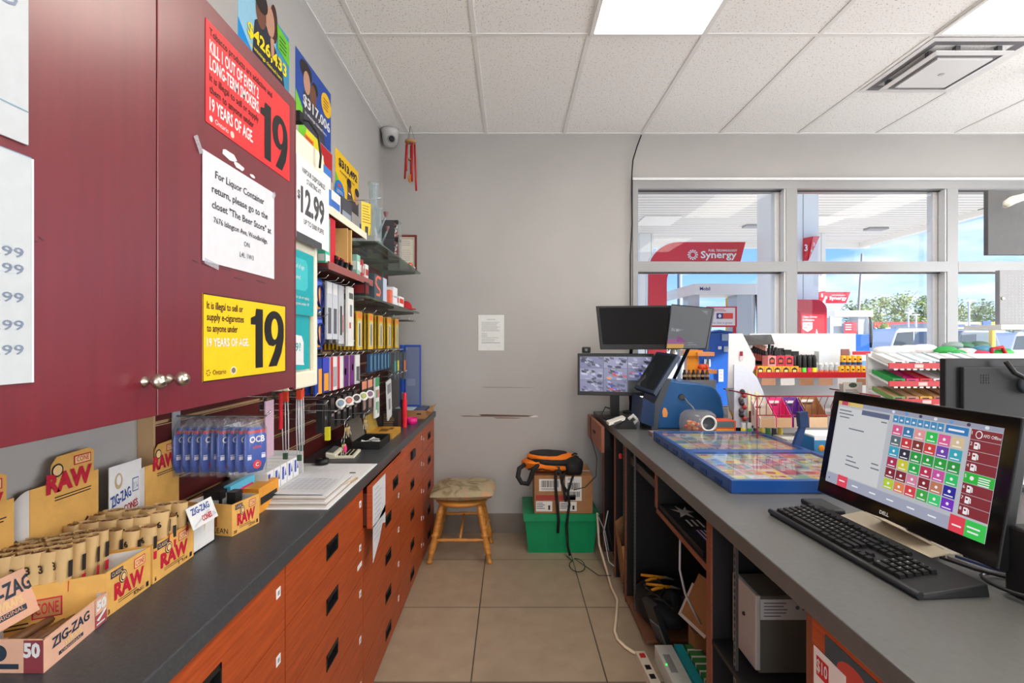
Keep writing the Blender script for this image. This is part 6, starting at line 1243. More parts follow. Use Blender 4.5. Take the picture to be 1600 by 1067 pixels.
# card holder + black figure on shelf
t = thing('card_stand', 'grey pitched card stand with a green oval under the shelf', 'stand', tuple(q(1330,612,2.7)))
s = Sheet(q(1317,597,2.7), EX, EZ, .105, .075, C(185,178,172), .004); s.el(.5,.22,.22,.18,C(40,60,45)).lines(.1,.55,.8,3,.15,.05,GREYT); s.build('card', t); MB().box((wy(1317,2.7),2.705,CT+.0005), (wy(1345,2.7),2.73,wz(600,2.7)), C(170,168,165)).build('post', t)
t = thing('rail_bracket', 'black box-like clip hanging under the right shelf', 'clip', tuple(q(1384,615,2.8))); MB().box(tuple(q(1377,611,2.96)), tuple(q(1390,590.5,2.99)), BLKP).box(tuple(q(1380,619,2.96)), tuple(q(1387,611,2.98)), BLKP).build('clip', t)
# ---- products on the top shelf ----
S_ = zs_+.0065; sc_px = F/GY
def px_x(px): return wy(px, GY+.05)
def gumbox(px0, px1, row, c1, lab, grp, z):
    x0, x1 = px_x(px0), px_x(px1); h = .062; m = MB().box((x0,GY+.02,z), (x1,GY+.09,z+h), c1); X_ = GY+.0195
    m.poly([(x0+.008,X_,z+.012),(x1-.008,X_,z+.012),(x1-.008,X_,z+.045),((x0+x1)/2,X_,z+.056),(x0+.008,X_,z+.045)], C(60,40,35)); m.poly([(x0+.014,X_-.0005,z+.022),(x1-.014,X_-.0005,z+.022),(x1-.014,X_-.0005,z+.040),(x0+.014,X_-.0005,z+.040)], C(225,90,60) if row else C(250,225,150))
    one('gum_box', m, lab, 'gum box', grp)
for i in range(5): gumbox(1178+i*13.2, 1190.5+i*13.2, 0, C(240,180,60), 'yellow gum box in the lower row at the left of the red rail', 'yellow gum boxes', S_)
for i in range(3): gumbox(1196+i*13.4, 1208.5+i*13.4, 1, (C(245,150,150),C(215,50,80),C(225,60,90))[i], ('salmon','crimson','rose red')[i]+' gum box in the upper row', None, S_+.0625)
def bottle(px, z, h, body, capc, lab, grp=None, Y=GY+.14, r=.013, name='spray_bottle'):
    x = wy(px, Y); m = MB().lathe((x,Y,z), [(0,0),(r,0),(r,h*.62),(r*.5,h*.72),(r*.5,h*.74)], body, n=14).lathe((x,Y,z), [(r*.62,h*.72),(r*.62,h),(0,h)], capc, n=14); m.lathe((x,Y,z+h*.15), [(r*1.03,0),(r*1.03,h*.3)], C(190,90,80), n=14); one(name, m, lab, 'bottle', grp)
t = thing('tilted_rack', 'grey tilted rack with a clear lid holding perfume sprays', 'rack', (wy(1195,GYB), GYB-.05, S_))
MB().prism([q(1161,525,3.20),q(1205,524,3.20),q(1210,538,3.0),q(1166,540,3.0)], (0,0,.006), glassmat('smoked_lid', (150,150,150), .6, .08, (120,120,122))).build('lid', t)
MB().box((wy(1172,3.15),GY+.09,S_), (wy(1232,3.15),GY+.20,S_+.07), C(60,58,62)).box((wy(1165,3.15),GY+.20,S_), (wy(1225,3.15),GY+.21,S_+.17), C(48,46,50)).build('rack', t)
for i in range(6): bottle(1178+i*3.6, S_+.071, .155-.008*i, C(40,28,30), C(235,180,160), 'dark spray bottle with a rose cap on the tilted rack', 'rose capped sprays', GY+.17-.012*i if i < 6 else 0)
for i in range(4): bottle(1202+i*5, S_+.071, .13-.012*i, C(70,40,70) if i % 2 else C(36,36,40), BLACK, 'dark spray bottle with a black cap on the tilted rack', 'black capped sprays', GY+.13)
carton('perfume_box', (px_x(1222),GY+.12,S_+.0715), (.035,.03,.085), C(30,30,32), 'tall black perfume box right of the sprays')
for i in range(9):
    c_ = [(250,90,50),(250,100,60),(90,220,70),(240,50,120),(240,220,40),(250,95,50),(245,90,60),(95,215,70),(240,55,120)][i]; row = i//5; px = 1240+(i % 5)*8.0+row*4; Y = GY+.045+.05*row; x = wy(px, Y)
    m = MB().cyl((x,Y,S_), .0135, .052, C(*c_), n=16).lathe((x,Y,S_+.052), [(.0135,0),(.0145,.01),(.0145,.05),(.010,.075),(0,.08)], BLACK, n=16)
    one('torch_lighter', m, ('orange','orange','green','pink','yellow','orange','orange','green','pink')[i]+' based black torch lighter in the '+('front' if row == 0 else 'back')+' row on the shelf', 'lighter', 'torch lighters' )
for i in range(3): carton('lighter_carton', (px_x(1238+i*12),GY+.20,S_), (.045,.04,.15+.01*(i % 2)), C(32,30,32), ('left','middle','right')[i]+' black display carton standing behind the torch lighters', deco=stripes([(.6,.8,(C(190,40,40),C(120,120,90),C(60,90,50))[i])]))
carton('open_carton', (px_x(1284),GY+.22,S_), (.09,.05,.12), KRAFT, 'brown open carton behind the lighters and jars')
for i in range(5): 
    x = px_x(1276+i*8); m = MB().lathe((x,GY+.06,S_), [(0,0),(.014,0),(.014,.05),(.009,.06),(.009,.07),(0,.07)], glassmat('small_jar', (235,238,240), .5, .05, (215,218,222)), n=14).cyl((x,GY+.06,S_+.0705), .010, .012, C(235,235,235)).lathe((x,GY+.06,S_+.015), [(.0143,0),(.0143,.02)], C(220,120,90), n=14); one('small_jar', m, 'small clear jar with an orange label on the shelf', 'jar', 'small clear jars on the shelf')
for r in range(2):
    for i in range(7 if r == 0 else 4):
        x = px_x(1314+i*8.4+(3 if r else 0)); z = S_+r*.064; m = MB().lathe((x,GY+.05,z), [(0,0),(.0145,0),(.0155,.004),(.0155,.056),(.013,.062),(0,.062)], C(240,180,40), n=16); m.lathe((x,GY+.05,z), [(.0158,.006),(.0158,.022)], C(40,70,130), n=16); m.ball((x,GY+.036,z+.04), .007, C(60,40,30), (1,.3,1), 8)
        one('energy_can', m, 'yellow and blue can in the '+('lower' if r == 0 else 'upper')+' row on the white shelf', 'can', 'yellow cans, '+('lower' if r == 0 else 'upper')+' row')
carton('white_carton', (px_x(1310),GY+.20,S_), (.08,.05,.15), C(222,232,240), 'tall white carton behind the yellow cans')
carton('round_top_sign', (px_x(1336),GY+.14,S_), (.05,.01,.165), C(140,90,80), 'small brownish round-topped sign above the cans', 'sign')
carton('wipes_box', (px_x(1366),GY+.19,S_), (.14,.06,.15), C(215,228,240), 'white and blue box with a red top behind the cans', deco=stripes([(.85,1,RED),(.2,.6,C(120,170,220))]))
carton('tan_card', (px_x(1383),GY+.03,S_-.0), (.06,.02,.12), C(205,180,150), 'tan card standing at the right end of the white shelf', 'card')
# ---- right gondola ----
Y2 = 2.50; x0_ = wy(1394,Y2); x1_ = 2.82
t = thing('display_gondola', 'red railed gondola of slanted candy trays at the right', 'shelving', ((x0_+x1_)/2, 3.0, 0))
lips = [wz(572,Y2), wz(600,Y2), wz(628,Y2)]
MB().box((x0_,Y2+.17,0), (x1_,Y2+.185,lips[0]+.06), GWH).build('back_panel', t)
for k, z in enumerate(lips):
    MB().prism([(x0_,Y2+.001,z-.012),(x0_,Y2+.168,z+.040),(x0_,Y2+.168,z+.046),(x0_,Y2+.001,z-.006)], (x1_-x0_,0,0), GWH).build('shelf', t)
    MB().box((x0_-.02,Y2-.006,z-.012), (x1_,Y2,z+.016), RL).build('price_rail', t)
    MB().box((x0_+.11+.02*k,Y2-.0075,z-.008), (x0_+.155+.02*k,Y2-.0065,z+.010), C(225,190,185)).build('price_label', t)
    m = MB()
    for j in range(25): m.box((x0_+.005+j*.033,Y2-.0062,z-.02), (x0_+.024+j*.033,Y2-.0052,z-.0125), WHITE)
    m.build('label_strip', t)
cols1 = [C(40,160,80),C(215,30,120),C(220,40,60),C(225,222,225),C(150,160,140),C(200,60,90),C(90,140,190)]; cols2 = [C(120,160,90),C(190,140,120),C(230,180,60),C(160,100,60),C(200,110,70),C(150,90,60),C(180,140,110)]; n1 = ['green','magenta','red','white','sage','rose','blue']; n2 = ['olive','dusty pink','yellow','brown','rust','dark tan','beige']
def slant(i, k, z, col, lab):
    x = x0_+.012+i*.07; w_ = .064; m = MB(); z0_ = z+.018
    # tray with slanted sides sitting on the tilted shelf
    s0 = (Y2+.01, z-.001); s1 = (Y2+.155, z+.046)
    for xx in (x, x+w_-.003): m.prism([(xx,s0[0],s0[1]),(xx,s0[0],s0[1]+.026),(xx,s1[0],s1[1]+.022),(xx,s1[0],s1[1])], (.003,0,0), col)
    m.prism([(x+.003,s0[0],s0[1]),(x+.003,s0[0],s0[1]+.028),(x+.003,s0[0]+.003,s0[1]+.028),(x+.003,s0[0]+.003,s0[1])], (w_-.006,0,0), col)
    m.prism([(x+.004,s0[0]+.006,s0[1]+.006),(x+.004,s0[0]+.006,s0[1]+.020),(x+.004,s1[0],s1[1]+.016),(x+.004,s1[0],s1[1]+.004)], (w_-.008,0,0), C(210,212,214) if k == 0 else C(205,165,125) if k == 2 else col)
    m.prism([(x+.012,s0[0]-.001,s0[1]+.005),(x+.012,s0[0]-.001,s0[1]+.022),(x+.012,s0[0]-.0004,s0[1]+.022),(x+.012,s0[0]-.0004,s0[1]+.005)], (w_-.03,0,0), C(40,40,50))
    one('candy_tray', m, lab, 'candy tray')
for i in range(7):
    slant(i, 0, lips[0], [C(225,225,228),C(205,215,225),C(225,235,240),C(170,185,200),C(230,230,232),C(190,200,215),C(215,225,230)][i], ('white','pale grey','ice white','steel blue','cream white','slate','light blue')[i]+' slanted tray in the top row of the red railed gondola')
    slant(i, 1, lips[1], cols1[i], n1[i]+' slanted tray in the middle row of the red railed gondola'); slant(i, 2, lips[2], cols2[i], n2[i]+' slanted tray in the bottom row of the red railed gondola')
def bagobj(px, py, Y, sx, c1, c2, lab, name='snack_bag'):
    c = q(px, py, Y+.30); m = MB().ball(c, .060, c1, (sx, .8, .55), 12, .04).ball(c+V(.0,-.012,.008), .035, c2, (sx*.8, .8, .5), 10, .03); one(name, m, lab, 'snack bag')
zz_ = 0
MB_ = MB().box((2.33,3.30,wz(566,3.15)), (3.35,3.6,wz(566,3.15)+.01), GWH).box((2.33,3.59,0), (3.35,3.6,wz(566,3.15)), GWH).box((3.3,3.31,0),(3.32,3.58,wz(566,3.15)),GWH); one('display_table', MB_, 'white table top behind the red railed gondola carrying snack bags', 'table')
for i, (px, py, Y, sx, c1, c2, l) in enumerate(((1383,548,3.1,1.5,WHITE,C(190,200,205),'white glossy bag at the left end of the snack row'),(1401,547,3.1,1.4,C(225,228,232),C(200,60,70),'white bag with a thin red edge'),(1420,546,3.12,1.5,C(235,235,238),C(160,170,180),'silver white bag next to it'),(1443,545,3.1,1.7,C(240,235,238),C(220,120,130),'white bag with a pink stripe'),(1478,548,3.05,1.3,C(50,170,80),C(225,235,228),'green and white bag left of the window post'),(1490,541,3.2,1.3,C(150,170,165),C(225,228,228),'pale sage bag leaning on the window post'),(1505,541,3.2,1.3,C(60,120,90),C(190,205,195),'dark green bag in the back row'),(1528,540,3.2,1.4,C(80,110,90),C(180,190,185),'grey green bag in the back row'),(1510,551,3.05,1.3,C(235,225,230),C(210,80,120),'white and pink bag in the front row'),(1535,547,3.05,1.3,C(80,150,180),C(230,235,238),'blue and white bag in the front row'),(1560,551,3.05,1.7,C(40,170,60),C(90,200,80),'bright green bag at the right end of the snack row'),(1492,553,3.03,1.2,C(60,175,90),C(235,240,236),'small green bag in front of the row'),(1530,554,3.03,1.3,C(215,60,90),C(240,240,240),'small crimson and white bag in front of the row'))):
    bagobj(px, py, Y, sx, c1, c2, l)
one('red_basket', MB().tube([q(1548,560,3.3),q(1550,545,3.3),q(1566,542,3.3),q(1571,552,3.3),q(1573,562,3.3)], .012, RED), 'red basket rim behind the green bag', 'basket')
# hanging board + camera arm top right
t = thing('hanging_sign', 'dark grey back of a hanging sign high at the right edge', 'sign', tuple(q(1572,397,3.0)))
a = q(1544,297,3.0); b = q(1640,398,3.0); MB().box((a.x,3.0,b.z), (b.x,3.03,a.z), M('sign_back', (88,88,90), .6, noise=.06)).build('board', t, bev=.002)
for x in (b.x-.10, b.x-.02): MB().tube([V(x,3.015,a.z), V(x,3.015,CH-.006)], .003, CHROME).build('wire', t)
t = thing('camera_arm', 'white camera arm reaching over the hanging sign', 'camera', tuple(q(1590,318,2.9)))
MB().tube([q(1570,323,2.9),q(1574,318,2.9),q(1582,313,2.9),q(1596,309,2.9),q(1625,300,2.9)], [.012,.024,.026,.022,.02], C(215,212,200), 12).build('arm', t); MB().tube([q(1625,300,2.9), V(q(1625,300,2.9).x,2.9,CH-.006)], .015, C(215,212,200)).build('pole', t)
one('antenna_rod', MB().tube([q(1528,328,3.5),q(1548,323,3.5),q(1640,322,3.5)], .003, GREYT), 'thin grey rod crossing behind the hanging sign', 'rod')
t = thing('wall_locker', 'grey perforated metal cabinet door by the right window pane', 'cabinet', tuple(q(1585,512,2.95)))
a = q(1562,422,2.95); b = q(1660,507,2.95); m = MB().box((a.x,2.95,b.z), (b.x,2.98,a.z), M('grey_metal', (138,138,140), .5, .3, noise=.05)); m.build('door', t, bev=.003)
m = MB()
for i in range(9):
    for j in range(16): m.box((a.x+.03+i*.022,2.9493,a.z-.03-j*.018), (a.x+.036+i*.022,2.9499,a.z-.036-j*.018), C(170,170,172))
m.build('perforation', t); MB().cyl(V(a.x+.018,2.95,wz(466,2.95)), .010, .006, CHROME, (0,-1,0)).build('lock', t)
MB().box((a.x-.04,2.90,b.z-.03), (b.x,3.14,b.z-.001), C(225,224,222)).box((b.x-.05,3.0,0), (b.x-.01,3.1,b.z-.03), GREYT).build('ledge', t)
# ================= forecourt =================
struct('ground', MB().box((-60,4.0,-.2), (160,300,-.12), M('asphalt', (196,192,184), .9, noise=.1, ns=3)))
CN = M('canopy_metal', (240,237,230), .5)
t = thing('forecourt_canopy', 'white metal forecourt canopy over the fuel pumps', 'canopy', (2,10,4.5))
m = MB(); m.box((-9,5.2,4.50), (10.8,15.0,5.2), CN)
m.box((-9,14.85,4.36), (10.95,15.0,4.50), CN).box((10.65,5.2,4.36), (10.8,14.85,4.50), CN); m.build('deck', t)
m = MB(); GRV = C(190,186,178)
for k in range(48): m.box((-9,5.3+k*.2,4.494), (10.6,5.318+k*.2,4.4995), GRV)
m.build('seams', t)
for (x, y) in ((3.2,7.7),(7.2,7.7),(3.2,11.6),(7.2,11.6),(-1,7.7),(-1,11.6)): MB().box((x,y,4.478), (x+.9,y+.9,4.493), C(250,248,240)).build('light_panel', t)  # pale boxes standing in for reflections seen against the canopy underside
for px, py, Y in ((1180,359,12.5),(1372,360,12.8)): a = q(px,py,Y); MB().box((a.x-.25,Y-.05,4.45), (a.x+.25,Y+.2,4.493), C(165,165,165)).build('fixture', t)
CW = M('column_cladding', (236,236,234), .4)
def column(x0, x1, Y, d, lab, top=4.49):
    t = thing('canopy_column', lab, 'column', ((x0+x1)/2, Y+d/2, -.12)); MB().box((x0,Y,-.12), (x1,Y+d,top), CW).build('shaft', t); MB().box(((x0+x1)/2+.12,Y-.004,-.1), ((x0+x1)/2+.13,Y-.001,top), C(140,140,142)).build('seam', t); return t
Yc = 8.0; column(wy(1207,Yc), wy(1279,Yc), Yc, .5, 'wide white canopy column behind the first window post')
Yd = 13.5; column(wy(1000,Yd), wy(1021,Yd), Yd, .4, 'slim white canopy column at the left pane'); column(wy(1262,Yd), wy(1290,Yd), Yd, .5, 'slim white canopy column farther behind the wide one')
def flag(name, Y, pts, lab, extra, d=.12, col=(205,35,50)):
    t = thing(name, lab, 'sign', tuple(q(pts[0][0], 560, Y))); MB().prism([q(x,y,Y) for x, y in pts], (0,d,0), M('flag_red', col, .35)).build('panel', t); extra(t); return t
def cv(cx, cy, rx, ry, a0, a1, n=10): return [(cx+rx*math.cos(math.radians(a0+(a1-a0)*k/n)), cy-ry*math.sin(math.radians(a0+(a1-a0)*k/n))) for k in range(n+1)]
def ex1(t):
    Y = 8.99; m = MB(); f = Y/F
    m.text('Synergy', q(1095,403,Y), EX, EZ, 10.5*f, WHITE, 56*f, .02).text('FUEL TECHNOLOGY', q(1107,393,Y), EX, EZ, 3.4*f, WHITE, 45*f, .02); m.build('lettering', t)
    m = MB()
    for k in range(12):
        a = k*math.pi/6; m.ball(q(1082.5+7*math.cos(a),398+7*math.sin(a),Y), 1.3*f, WHITE, (1,.2,1), 6)
        m.ball(q(1082.5+4.6*math.cos(a+.2),398+4.6*math.sin(a+.2),Y), 1.0*f, WHITE, (1,.2,1), 6)
    m.build('emblem', t)
    MB().prism([q(1009,669,9.0),q(1012,669,9.0)]+[q(x-2.5,y-1,9.0) for x, y in cv(1062,425,49,47,180,90)]+[q(x,y,9.0) for x, y in cv(1062,425,49,47,90,180)], (0,.1,0), WHITE).build('white_edge', t)
flag('fuel_flag_sign', 9.0, [(1012,669)]+cv(1062,425,49.5,47,180,90)+[(1165,378),(1157,409),(1075,409)]+cv(1075,440,33,31,90,180)+[(1042,669)], 'large red curved Synergy fuel sign at the left pane', ex1)
def ex2(t):
    Y = 7.79; f = Y/F; s = Sheet(q(1252,491,Y), EX, EZ, 36*f, 30*f, C(215,45,55)); s.t(.06,.18,.10,'Clean. Driven',WHITE,.62,2,.02).t(.06,.34,.10,'It Matters',WHITE,.5,2,.02).pg([(.06,.42),(.48,.42),(.48,.75),(.27,.92),(.06,.75)],WHITE,2).t(.10,.60,.10,'FUEL',RED,.34,3,.03).t(.10,.74,.08,'BEST',RED,.34,3,.03).pg([(.62,1),(.66,.75),(.72,1)],WHITE,2); s.build('promo_panel', t)
flag('fuel_flag_sign', 7.8, [(1250,691),(1250,488),(1243,482),(1243,468)]+cv(1275,485,17,17,90,0)+[(1292,691)], 'red rounded fuel sign panel below the wide column', ex2, col=(225,40,55))
def ex3(t):
    Y = 15.9; f = Y/F; MB().text('Synergy', q(1296,468,Y), EX, EZ, 5*f, WHITE, 27*f, .02).text('FUEL TECHNOLOGY', q(1300,462,Y), EX, EZ, 1.6*f, WHITE, 21*f, .01).build('lettering', t); MB().ball(q(1290,465,Y), 2.6*f, WHITE, (1,.2,1), 8).build('emblem', t); MB().box(tuple(q(1278.5,610,15.95)), tuple(q(1281,470,16.05)), WHITE).build('post', t)
flag('fuel_flag_sign', 16.0, [(1280,475),(1284,456),(1329,456),(1322,473.5),(1284,473.5)], 'small distant red Synergy sign beside the utility pole', ex3)
# number flag on the near column
t = thing('pump_number_flag', 'red two sided pump number flag on the wide column', 'sign', tuple(q(1262,407,7.9)))
MB().prism([q(1256,372,7.95),q(1271,369,7.75),q(1281,369,7.95),q(1263,407,7.95),q(1256,407,7.95)], (0,.03,0), MC['flag_red']).build('panel', t)
MB().text('3', q(1257,392,7.72), EX, EZ, .10, WHITE, .05, .03).text('3', q(1270.5,384,7.72), EX, EZ, .05, WHITE, .03, .03).text('4', q(1266.5,394,7.72), EX, EZ, .05, WHITE, .03, .03).build('lettering', t)
t = thing('pump_number_flag', 'distant red pump number flag behind the wide column', 'sign', tuple(q(1284,475,13.2)))
MB().prism([q(1280,456,13.3),q(1290,454,13.3),q(1290,462,13.3),q(1285,472,13.3),q(1280,468,13.3)], (0,.25,0), MC['flag_red']).text('5', q(1283,464,13.28), EX, EZ, .09, WHITE, .05, .03).build('panel', t)
# pumps
PGY = M('pump_grey', (190,194,196), .35, .2); PBL = M('pump_blue', (20,85,170), .35, coat=.2)
def pump(Y, x0, x1, yt, lab, big=True):
    f = Y/F; W_ = (x1-x0); X = lambda p: wy(x0+W_*p, Y); ztop = wz(yt, Y); t = thing('fuel_pump', lab, 'fuel pump', (X(.5), Y+.3, -.12)); th_ = 17*f*W_/127
    MB().prism([(X(0),Y+.15,ztop-th_*1.3),(X(.18),Y,ztop-th_),(X(1),Y,ztop-th_),(X(1),Y,ztop),(X(.18),Y,ztop),(X(0.0),Y+.15,ztop-th_*.35)], (0,.8,0), M('pump_white', (235,235,232), .4)).build('top_canopy', t)
    if big: MB().text('Mobil', (X(.24),Y-.003,ztop-th_*.62), EX, EZ, 5.2*f, C(40,50,130), 16*f, .02).build('lettering', t)
    MB().box((X(.12),Y+.1,ztop-1.5), (X(.26),Y+.4,ztop-th_), PGY).box((X(.72),Y+.08,.9), (X(.90),Y+.5,ztop-th_), PGY).prism([(X(.90),Y+.08,ztop-th_),(X(.955),Y+.08,ztop-th_),(X(.93),Y+.08,.9),(X(.90),Y+.08,.9)], (0,.4,0), C(225,226,226)).build('column', t)
    MB().tube([V(X(.95),Y+.05,ztop-th_), V(X(.965),Y+.03,ztop-.55*W_/127), V(X(.975),Y+.03,ztop-.8), V(X(.97),Y+.03,ztop-1.15)], [.025,.035,.045,.03], BLACK).build('hose', t)
    return t, X
t, X = pump(9.6, 1063, 1190, 443, 'white and grey Mobil fuel pump behind the advertising screen')
MB().box((wy(1094,9.6),9.62,.0), (wy(1150,9.6),10.2,wz(519,9.6)), PBL).prism([(wy(1110,9.6),9.60,wz(519,9.6)),(wy(1125,9.6),9.60,wz(515,9.6)),(wy(1150,9.6),9.6,wz(519,9.6))], (0,.3,0), PBL).build('cabinet', t, bev=.02)
s = Sheet(q(1128,522,9.58), EX, EZ, .14, .13, C(150,170,185)); s.build('screen', t); s = Sheet(q(1122,541,9.58), EX, EZ, .07, .06, WHITE); s.build('decal', t); s = Sheet(q(1131,541,9.58), EX, EZ, .12, .11, C(170,180,190)); s.build('keypad', t); s = Sheet(q(1100,561,9.58), EX, EZ, .13, .15, WHITE); s.el(.5,.5,.2,.2,C(90,80,70)); s.build('decal', t); s = Sheet(q(1123,577,9.58), EX, EZ, .09, .24, C(235,230,215)); s.lines(.1,.1,.8,6,.13,.06,C(90,110,140)); s.build('receipt_decal', t)
t = thing('promo_board', 'red framed promo board standing on the pump island', 'sign', tuple(q(1132,520,9.3)))
s = Sheet(q(1103,479,9.3), EX, EZ, 47*9.3/F, 32*9.3/F, C(205,40,55), .04); s.r(.0,.06,.94,.86,C(225,215,212)); s.r(.32,.32,.55,.28,C(225,70,55),2).r(.32,.32,.22,.28,C(60,50,110),3).el(.43,.46,.05,.09,WHITE,4).lines(.2,.12,.5,2,.08,.03,RED,2).t(.05,.84,.10,'Some like it great',GREYT,.8,2); s.build('board', t)
MB().box(tuple(q(1105,665,9.32)), tuple(q(1107,510,9.35)), GREYT).box(tuple(q(1146,665,9.32)), tuple(q(1149,510,9.35)), RED).build('post', t)
t, X = pump(15.0, 1292, 1364, 485, 'smaller distant fuel pump right of the red fuel sign', False)
MB().box((wy(1319,15),15.02,.0), (wy(1360,15),15.6,wz(522,15)), PBL).build('cabinet', t, bev=.02); MB().box((wy(1298,15),15.02,.0), (wy(1316,15),15.5,wz(494,15)), PGY).build('side_column', t)
s = Sheet(q(1319,503,14.9), EX, EZ, 20*15/F, 18*15/F, C(185,50,60)); s.lines(.1,.2,.5,3,.2,.08,WHITE); s.build('promo_panel', t)
t_ = None
# pole, car wash hoop etc
one('utility_pole', MB().tube([q(1336,545,30)-V(0,0,1.2), q(1347,396,30)], [.10,.06], C(150,140,130)), 'thin leaning utility pole beyond the canopy', 'pole')
one('lamp_post', MB().tube([V(q(1062,560,20).x,20,-.12), q(1062,420,20)], .10, C(140,145,150)), 'grey post right of the large red sign', 'pole')
one('yellow_bollard', MB().cyl((wy(1151,11),11.3,-.12), .11, 2.9, C(245,195,30)), 'yellow post seen between the pump columns', 'post')
for i, (px, lab) in enumerate(((1419,'light pole left of the wide window post'),(1431,'shorter light pole left of the wide window post'),(1514,'light pole with crossed heads at the right pane'))):
    Y = 45; t = thing('light_pole', lab, 'light pole', (wy(px,Y),Y,-.12)); MB().tube([V(wy(px,Y),Y,-.12), V(wy(px,Y),Y,wz((488,492,468)[i],Y))], .07, C(215,215,215)).build('pole', t); MB().ob((wy(px,Y),Y,wz((488,492,470)[i],Y)), (1.2 if i == 2 else .6,.2,.12), C(225,225,225)).build('lamp_head', t)
# far buildings
def far(x0, x1, y0, Y): return wy(x0,Y), wy(x1,Y), wz(y0,Y)
t = thing('store_building', 'low distant building with a red fascia band', 'building', (wy(1425,62),63,-.12)); a, b, z = far(1365,1480,503,62)
MB().box((a,62,-.12), (b,68,z), C(190,190,185)).build('wall', t); MB().box((a,61.9,z-.7), (b,62,z), C(205,45,45)).build('fascia', t); MB().box((a,61.9,z-1.0), (b,62,z-.7), WHITE).build('trim', t)
t = thing('shop_building', 'distant shop with yellow and blue sign bands at the right pane', 'building', (wy(1530,50),51,-.12)); a, b, z = far(1486,1570,503,50)
MB().box((a,50,-.12), (b,58,z), C(200,198,190)).build('wall', t); MB().box((a,49.9,z-.75), (b,50,z), C(235,220,150)).build('sign_band', t); m1, m2, _ = far(1533,1546,503,50); MB().box((m1,49.8,-.1), (m2,49.9,z+.1), C(40,90,190)).build('blue_pillar', t); m1, m2, _ = far(1546,1560,503,50); MB().box((m1,49.8,z-.7), (m2,49.9,z), C(245,205,40)).build('yellow_sign', t); MB().box((wy(1490,50),49.84,z-.5), (wy(1506,50),49.86,z-.25), C(60,90,160)).box((wy(1512,50),49.84,z-.5), (wy(1528,50),49.86,z-.25), C(60,90,160)).build('lettering', t)
# cars
def car(x0, x1, yr, Y, body, lab, suv=True):
    a, b = wy(x0,Y), wy(x1,Y); L = b-a; H_ = wz(yr,Y)+.12; t = thing('parked_car', lab, 'car', ((a+b)/2, Y+.9, -.12)); z0 = -.12
    P_ = lambda u, v_: (a+L*u, Y, z0+H_*v_)
    MB().prism([P_(0,.18),P_(0,.55),P_(.04,.62),P_(.14,.95),P_(.20,1.0),P_(.72,1.0),P_(.80,.95),P_(.93,.62),P_(1,.58),P_(1,.18)], (0,1.8,0), body).build('body', t, bev=.06)
    MB().prism([V(*p)+V(0,-.012,0) for p in (P_(.09,.64),P_(.165,.92),P_(.40,.94),P_(.40,.64))], (0,.01,0), C(70,78,84,.1)).prism([V(*p)+V(0,-.012,0) for p in (P_(.42,.64),P_(.42,.94),P_(.72,.94),P_(.86,.64))], (0,.01,0), C(110,120,124,.1)).build('window', t)
    for u_ in (.2,.8): MB().cyl(V(*P_(u_,.2))+V(0,.2,0), H_*.2, .22, BLACK, (0,-1,0), 24).build('wheel', t)
    MB().box((a+L*.2,Y+.2,z0+H_*1.01), (a+L*.7,Y+.24,z0+H_*1.03), GREYT).build('roof_rail', t)
car(1385, 1490, 513, 19.5, C(225,226,228,.25), 'silver white parked van left of the second window post')
car(1488, 1575, 516, 16, C(120,128,135,.25), 'grey dark windowed car right of the second window post')
car(1575, 1660, 519, 20, C(205,208,210,.25), 'pale car at the far right edge of the window')
one('yellow_pole', MB().cyl((wy(1550,14),14,-.12), .07, 2.0, C(235,190,60)), 'yellow bollard in front of the grey car', 'bollard')
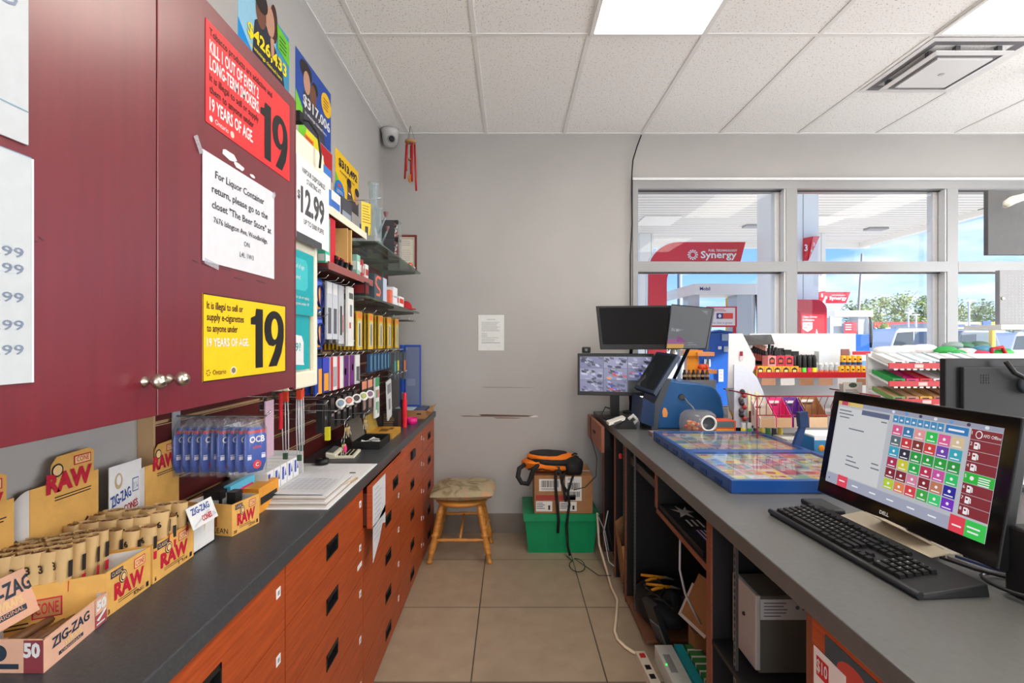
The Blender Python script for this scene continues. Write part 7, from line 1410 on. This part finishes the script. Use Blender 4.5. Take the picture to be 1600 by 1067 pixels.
# trees
LF = [M('leaves_%d' % i, c, .8, noise=.25, ns=3) for i, c in enumerate(((126,142,70),(150,160,84),(104,128,62),(140,190,70)))]; BRK = C(110,95,80,.9)
def tree(px, py, Y, rw, mat_, lab, base=-.12, nb=420, bare=False):
    x, z = wy(px,Y), wz(py,Y); t = thing('tree', lab, 'tree', (x,Y,base)); R_ = random.Random(int(px)); hgt = z-base; r = rw*Y/F/2
    m = MB().tube([V(x,Y,base), V(x+.1,Y,base+hgt*.4), V(x,Y,base+hgt*.8)], [.3,.22,.05], BRK, 8)
    for k in range(7): a = k*.9; m.tube([V(x,Y,base+hgt*(.4+.05*k)), V(x+r*.6*math.cos(a),Y+r*.4*math.sin(a),base+hgt*(.62+.05*k))], [.1,.02], BRK, 5)
    m.build('trunk', t)
    m = MB(); cl = [(V(x+R_.uniform(-.62,.62)*r, Y+R_.uniform(-.5,.5)*r, base+hgt*R_.uniform(.35,.84)), R_.uniform(.25,.42)*r) for _ in range(14)]+[(V(x,Y,base+hgt*.8),hgt*.16)]
    for c, rr in cl:
        for _ in range(nb//4):
            d = V(R_.gauss(0,1), R_.gauss(0,1), R_.gauss(0,1)).normalized()*rr*R_.uniform(.55,1.08); p = c+V(d.x,d.y,d.z*.85); s_ = r*R_.uniform(.035,.075)
            a = V(R_.gauss(0,1),R_.gauss(0,1),R_.gauss(0,1)).normalized(); b = a.orthogonal().normalized(); m.add([p-a*s_, p+b*s_*.6, p+a*s_, p-b*s_*.6], [(0,1,2,3)], mat_ if R_.random() < .7 else LF[R_.randrange(3)])
    m.build('crown', t)
tree(1337,460,70,70,LF[0],'olive tree behind the distant pump, leftmost of the tree line'); tree(1375,456,82,70,LF[1],'light olive tree over the red fascia building'); tree(1412,446,74,74,LF[1],'tallest tree of the line with thin upper branches'); tree(1450,454,88,72,LF[2],'darker tree just left of the second window post'); tree(1490,458,76,70,LF[1],'tree half hidden by the second window post'); tree(1528,462,90,70,LF[0],'tree above the yellow and blue shop'); tree(1566,474,72,60,LF[2],'low tree at the right of the shop'); tree(1376,495,40,34,LF[3],'bright green shrub tree beside the distant pump'); tree(1198,508,45,40,LF[3],'bright green bush left of the wide column'); tree(1050,520,50,60,LF[0],'low tree seen through the left pane'); tree(1605,468,66,60,LF[0],'tree at the right frame edge')
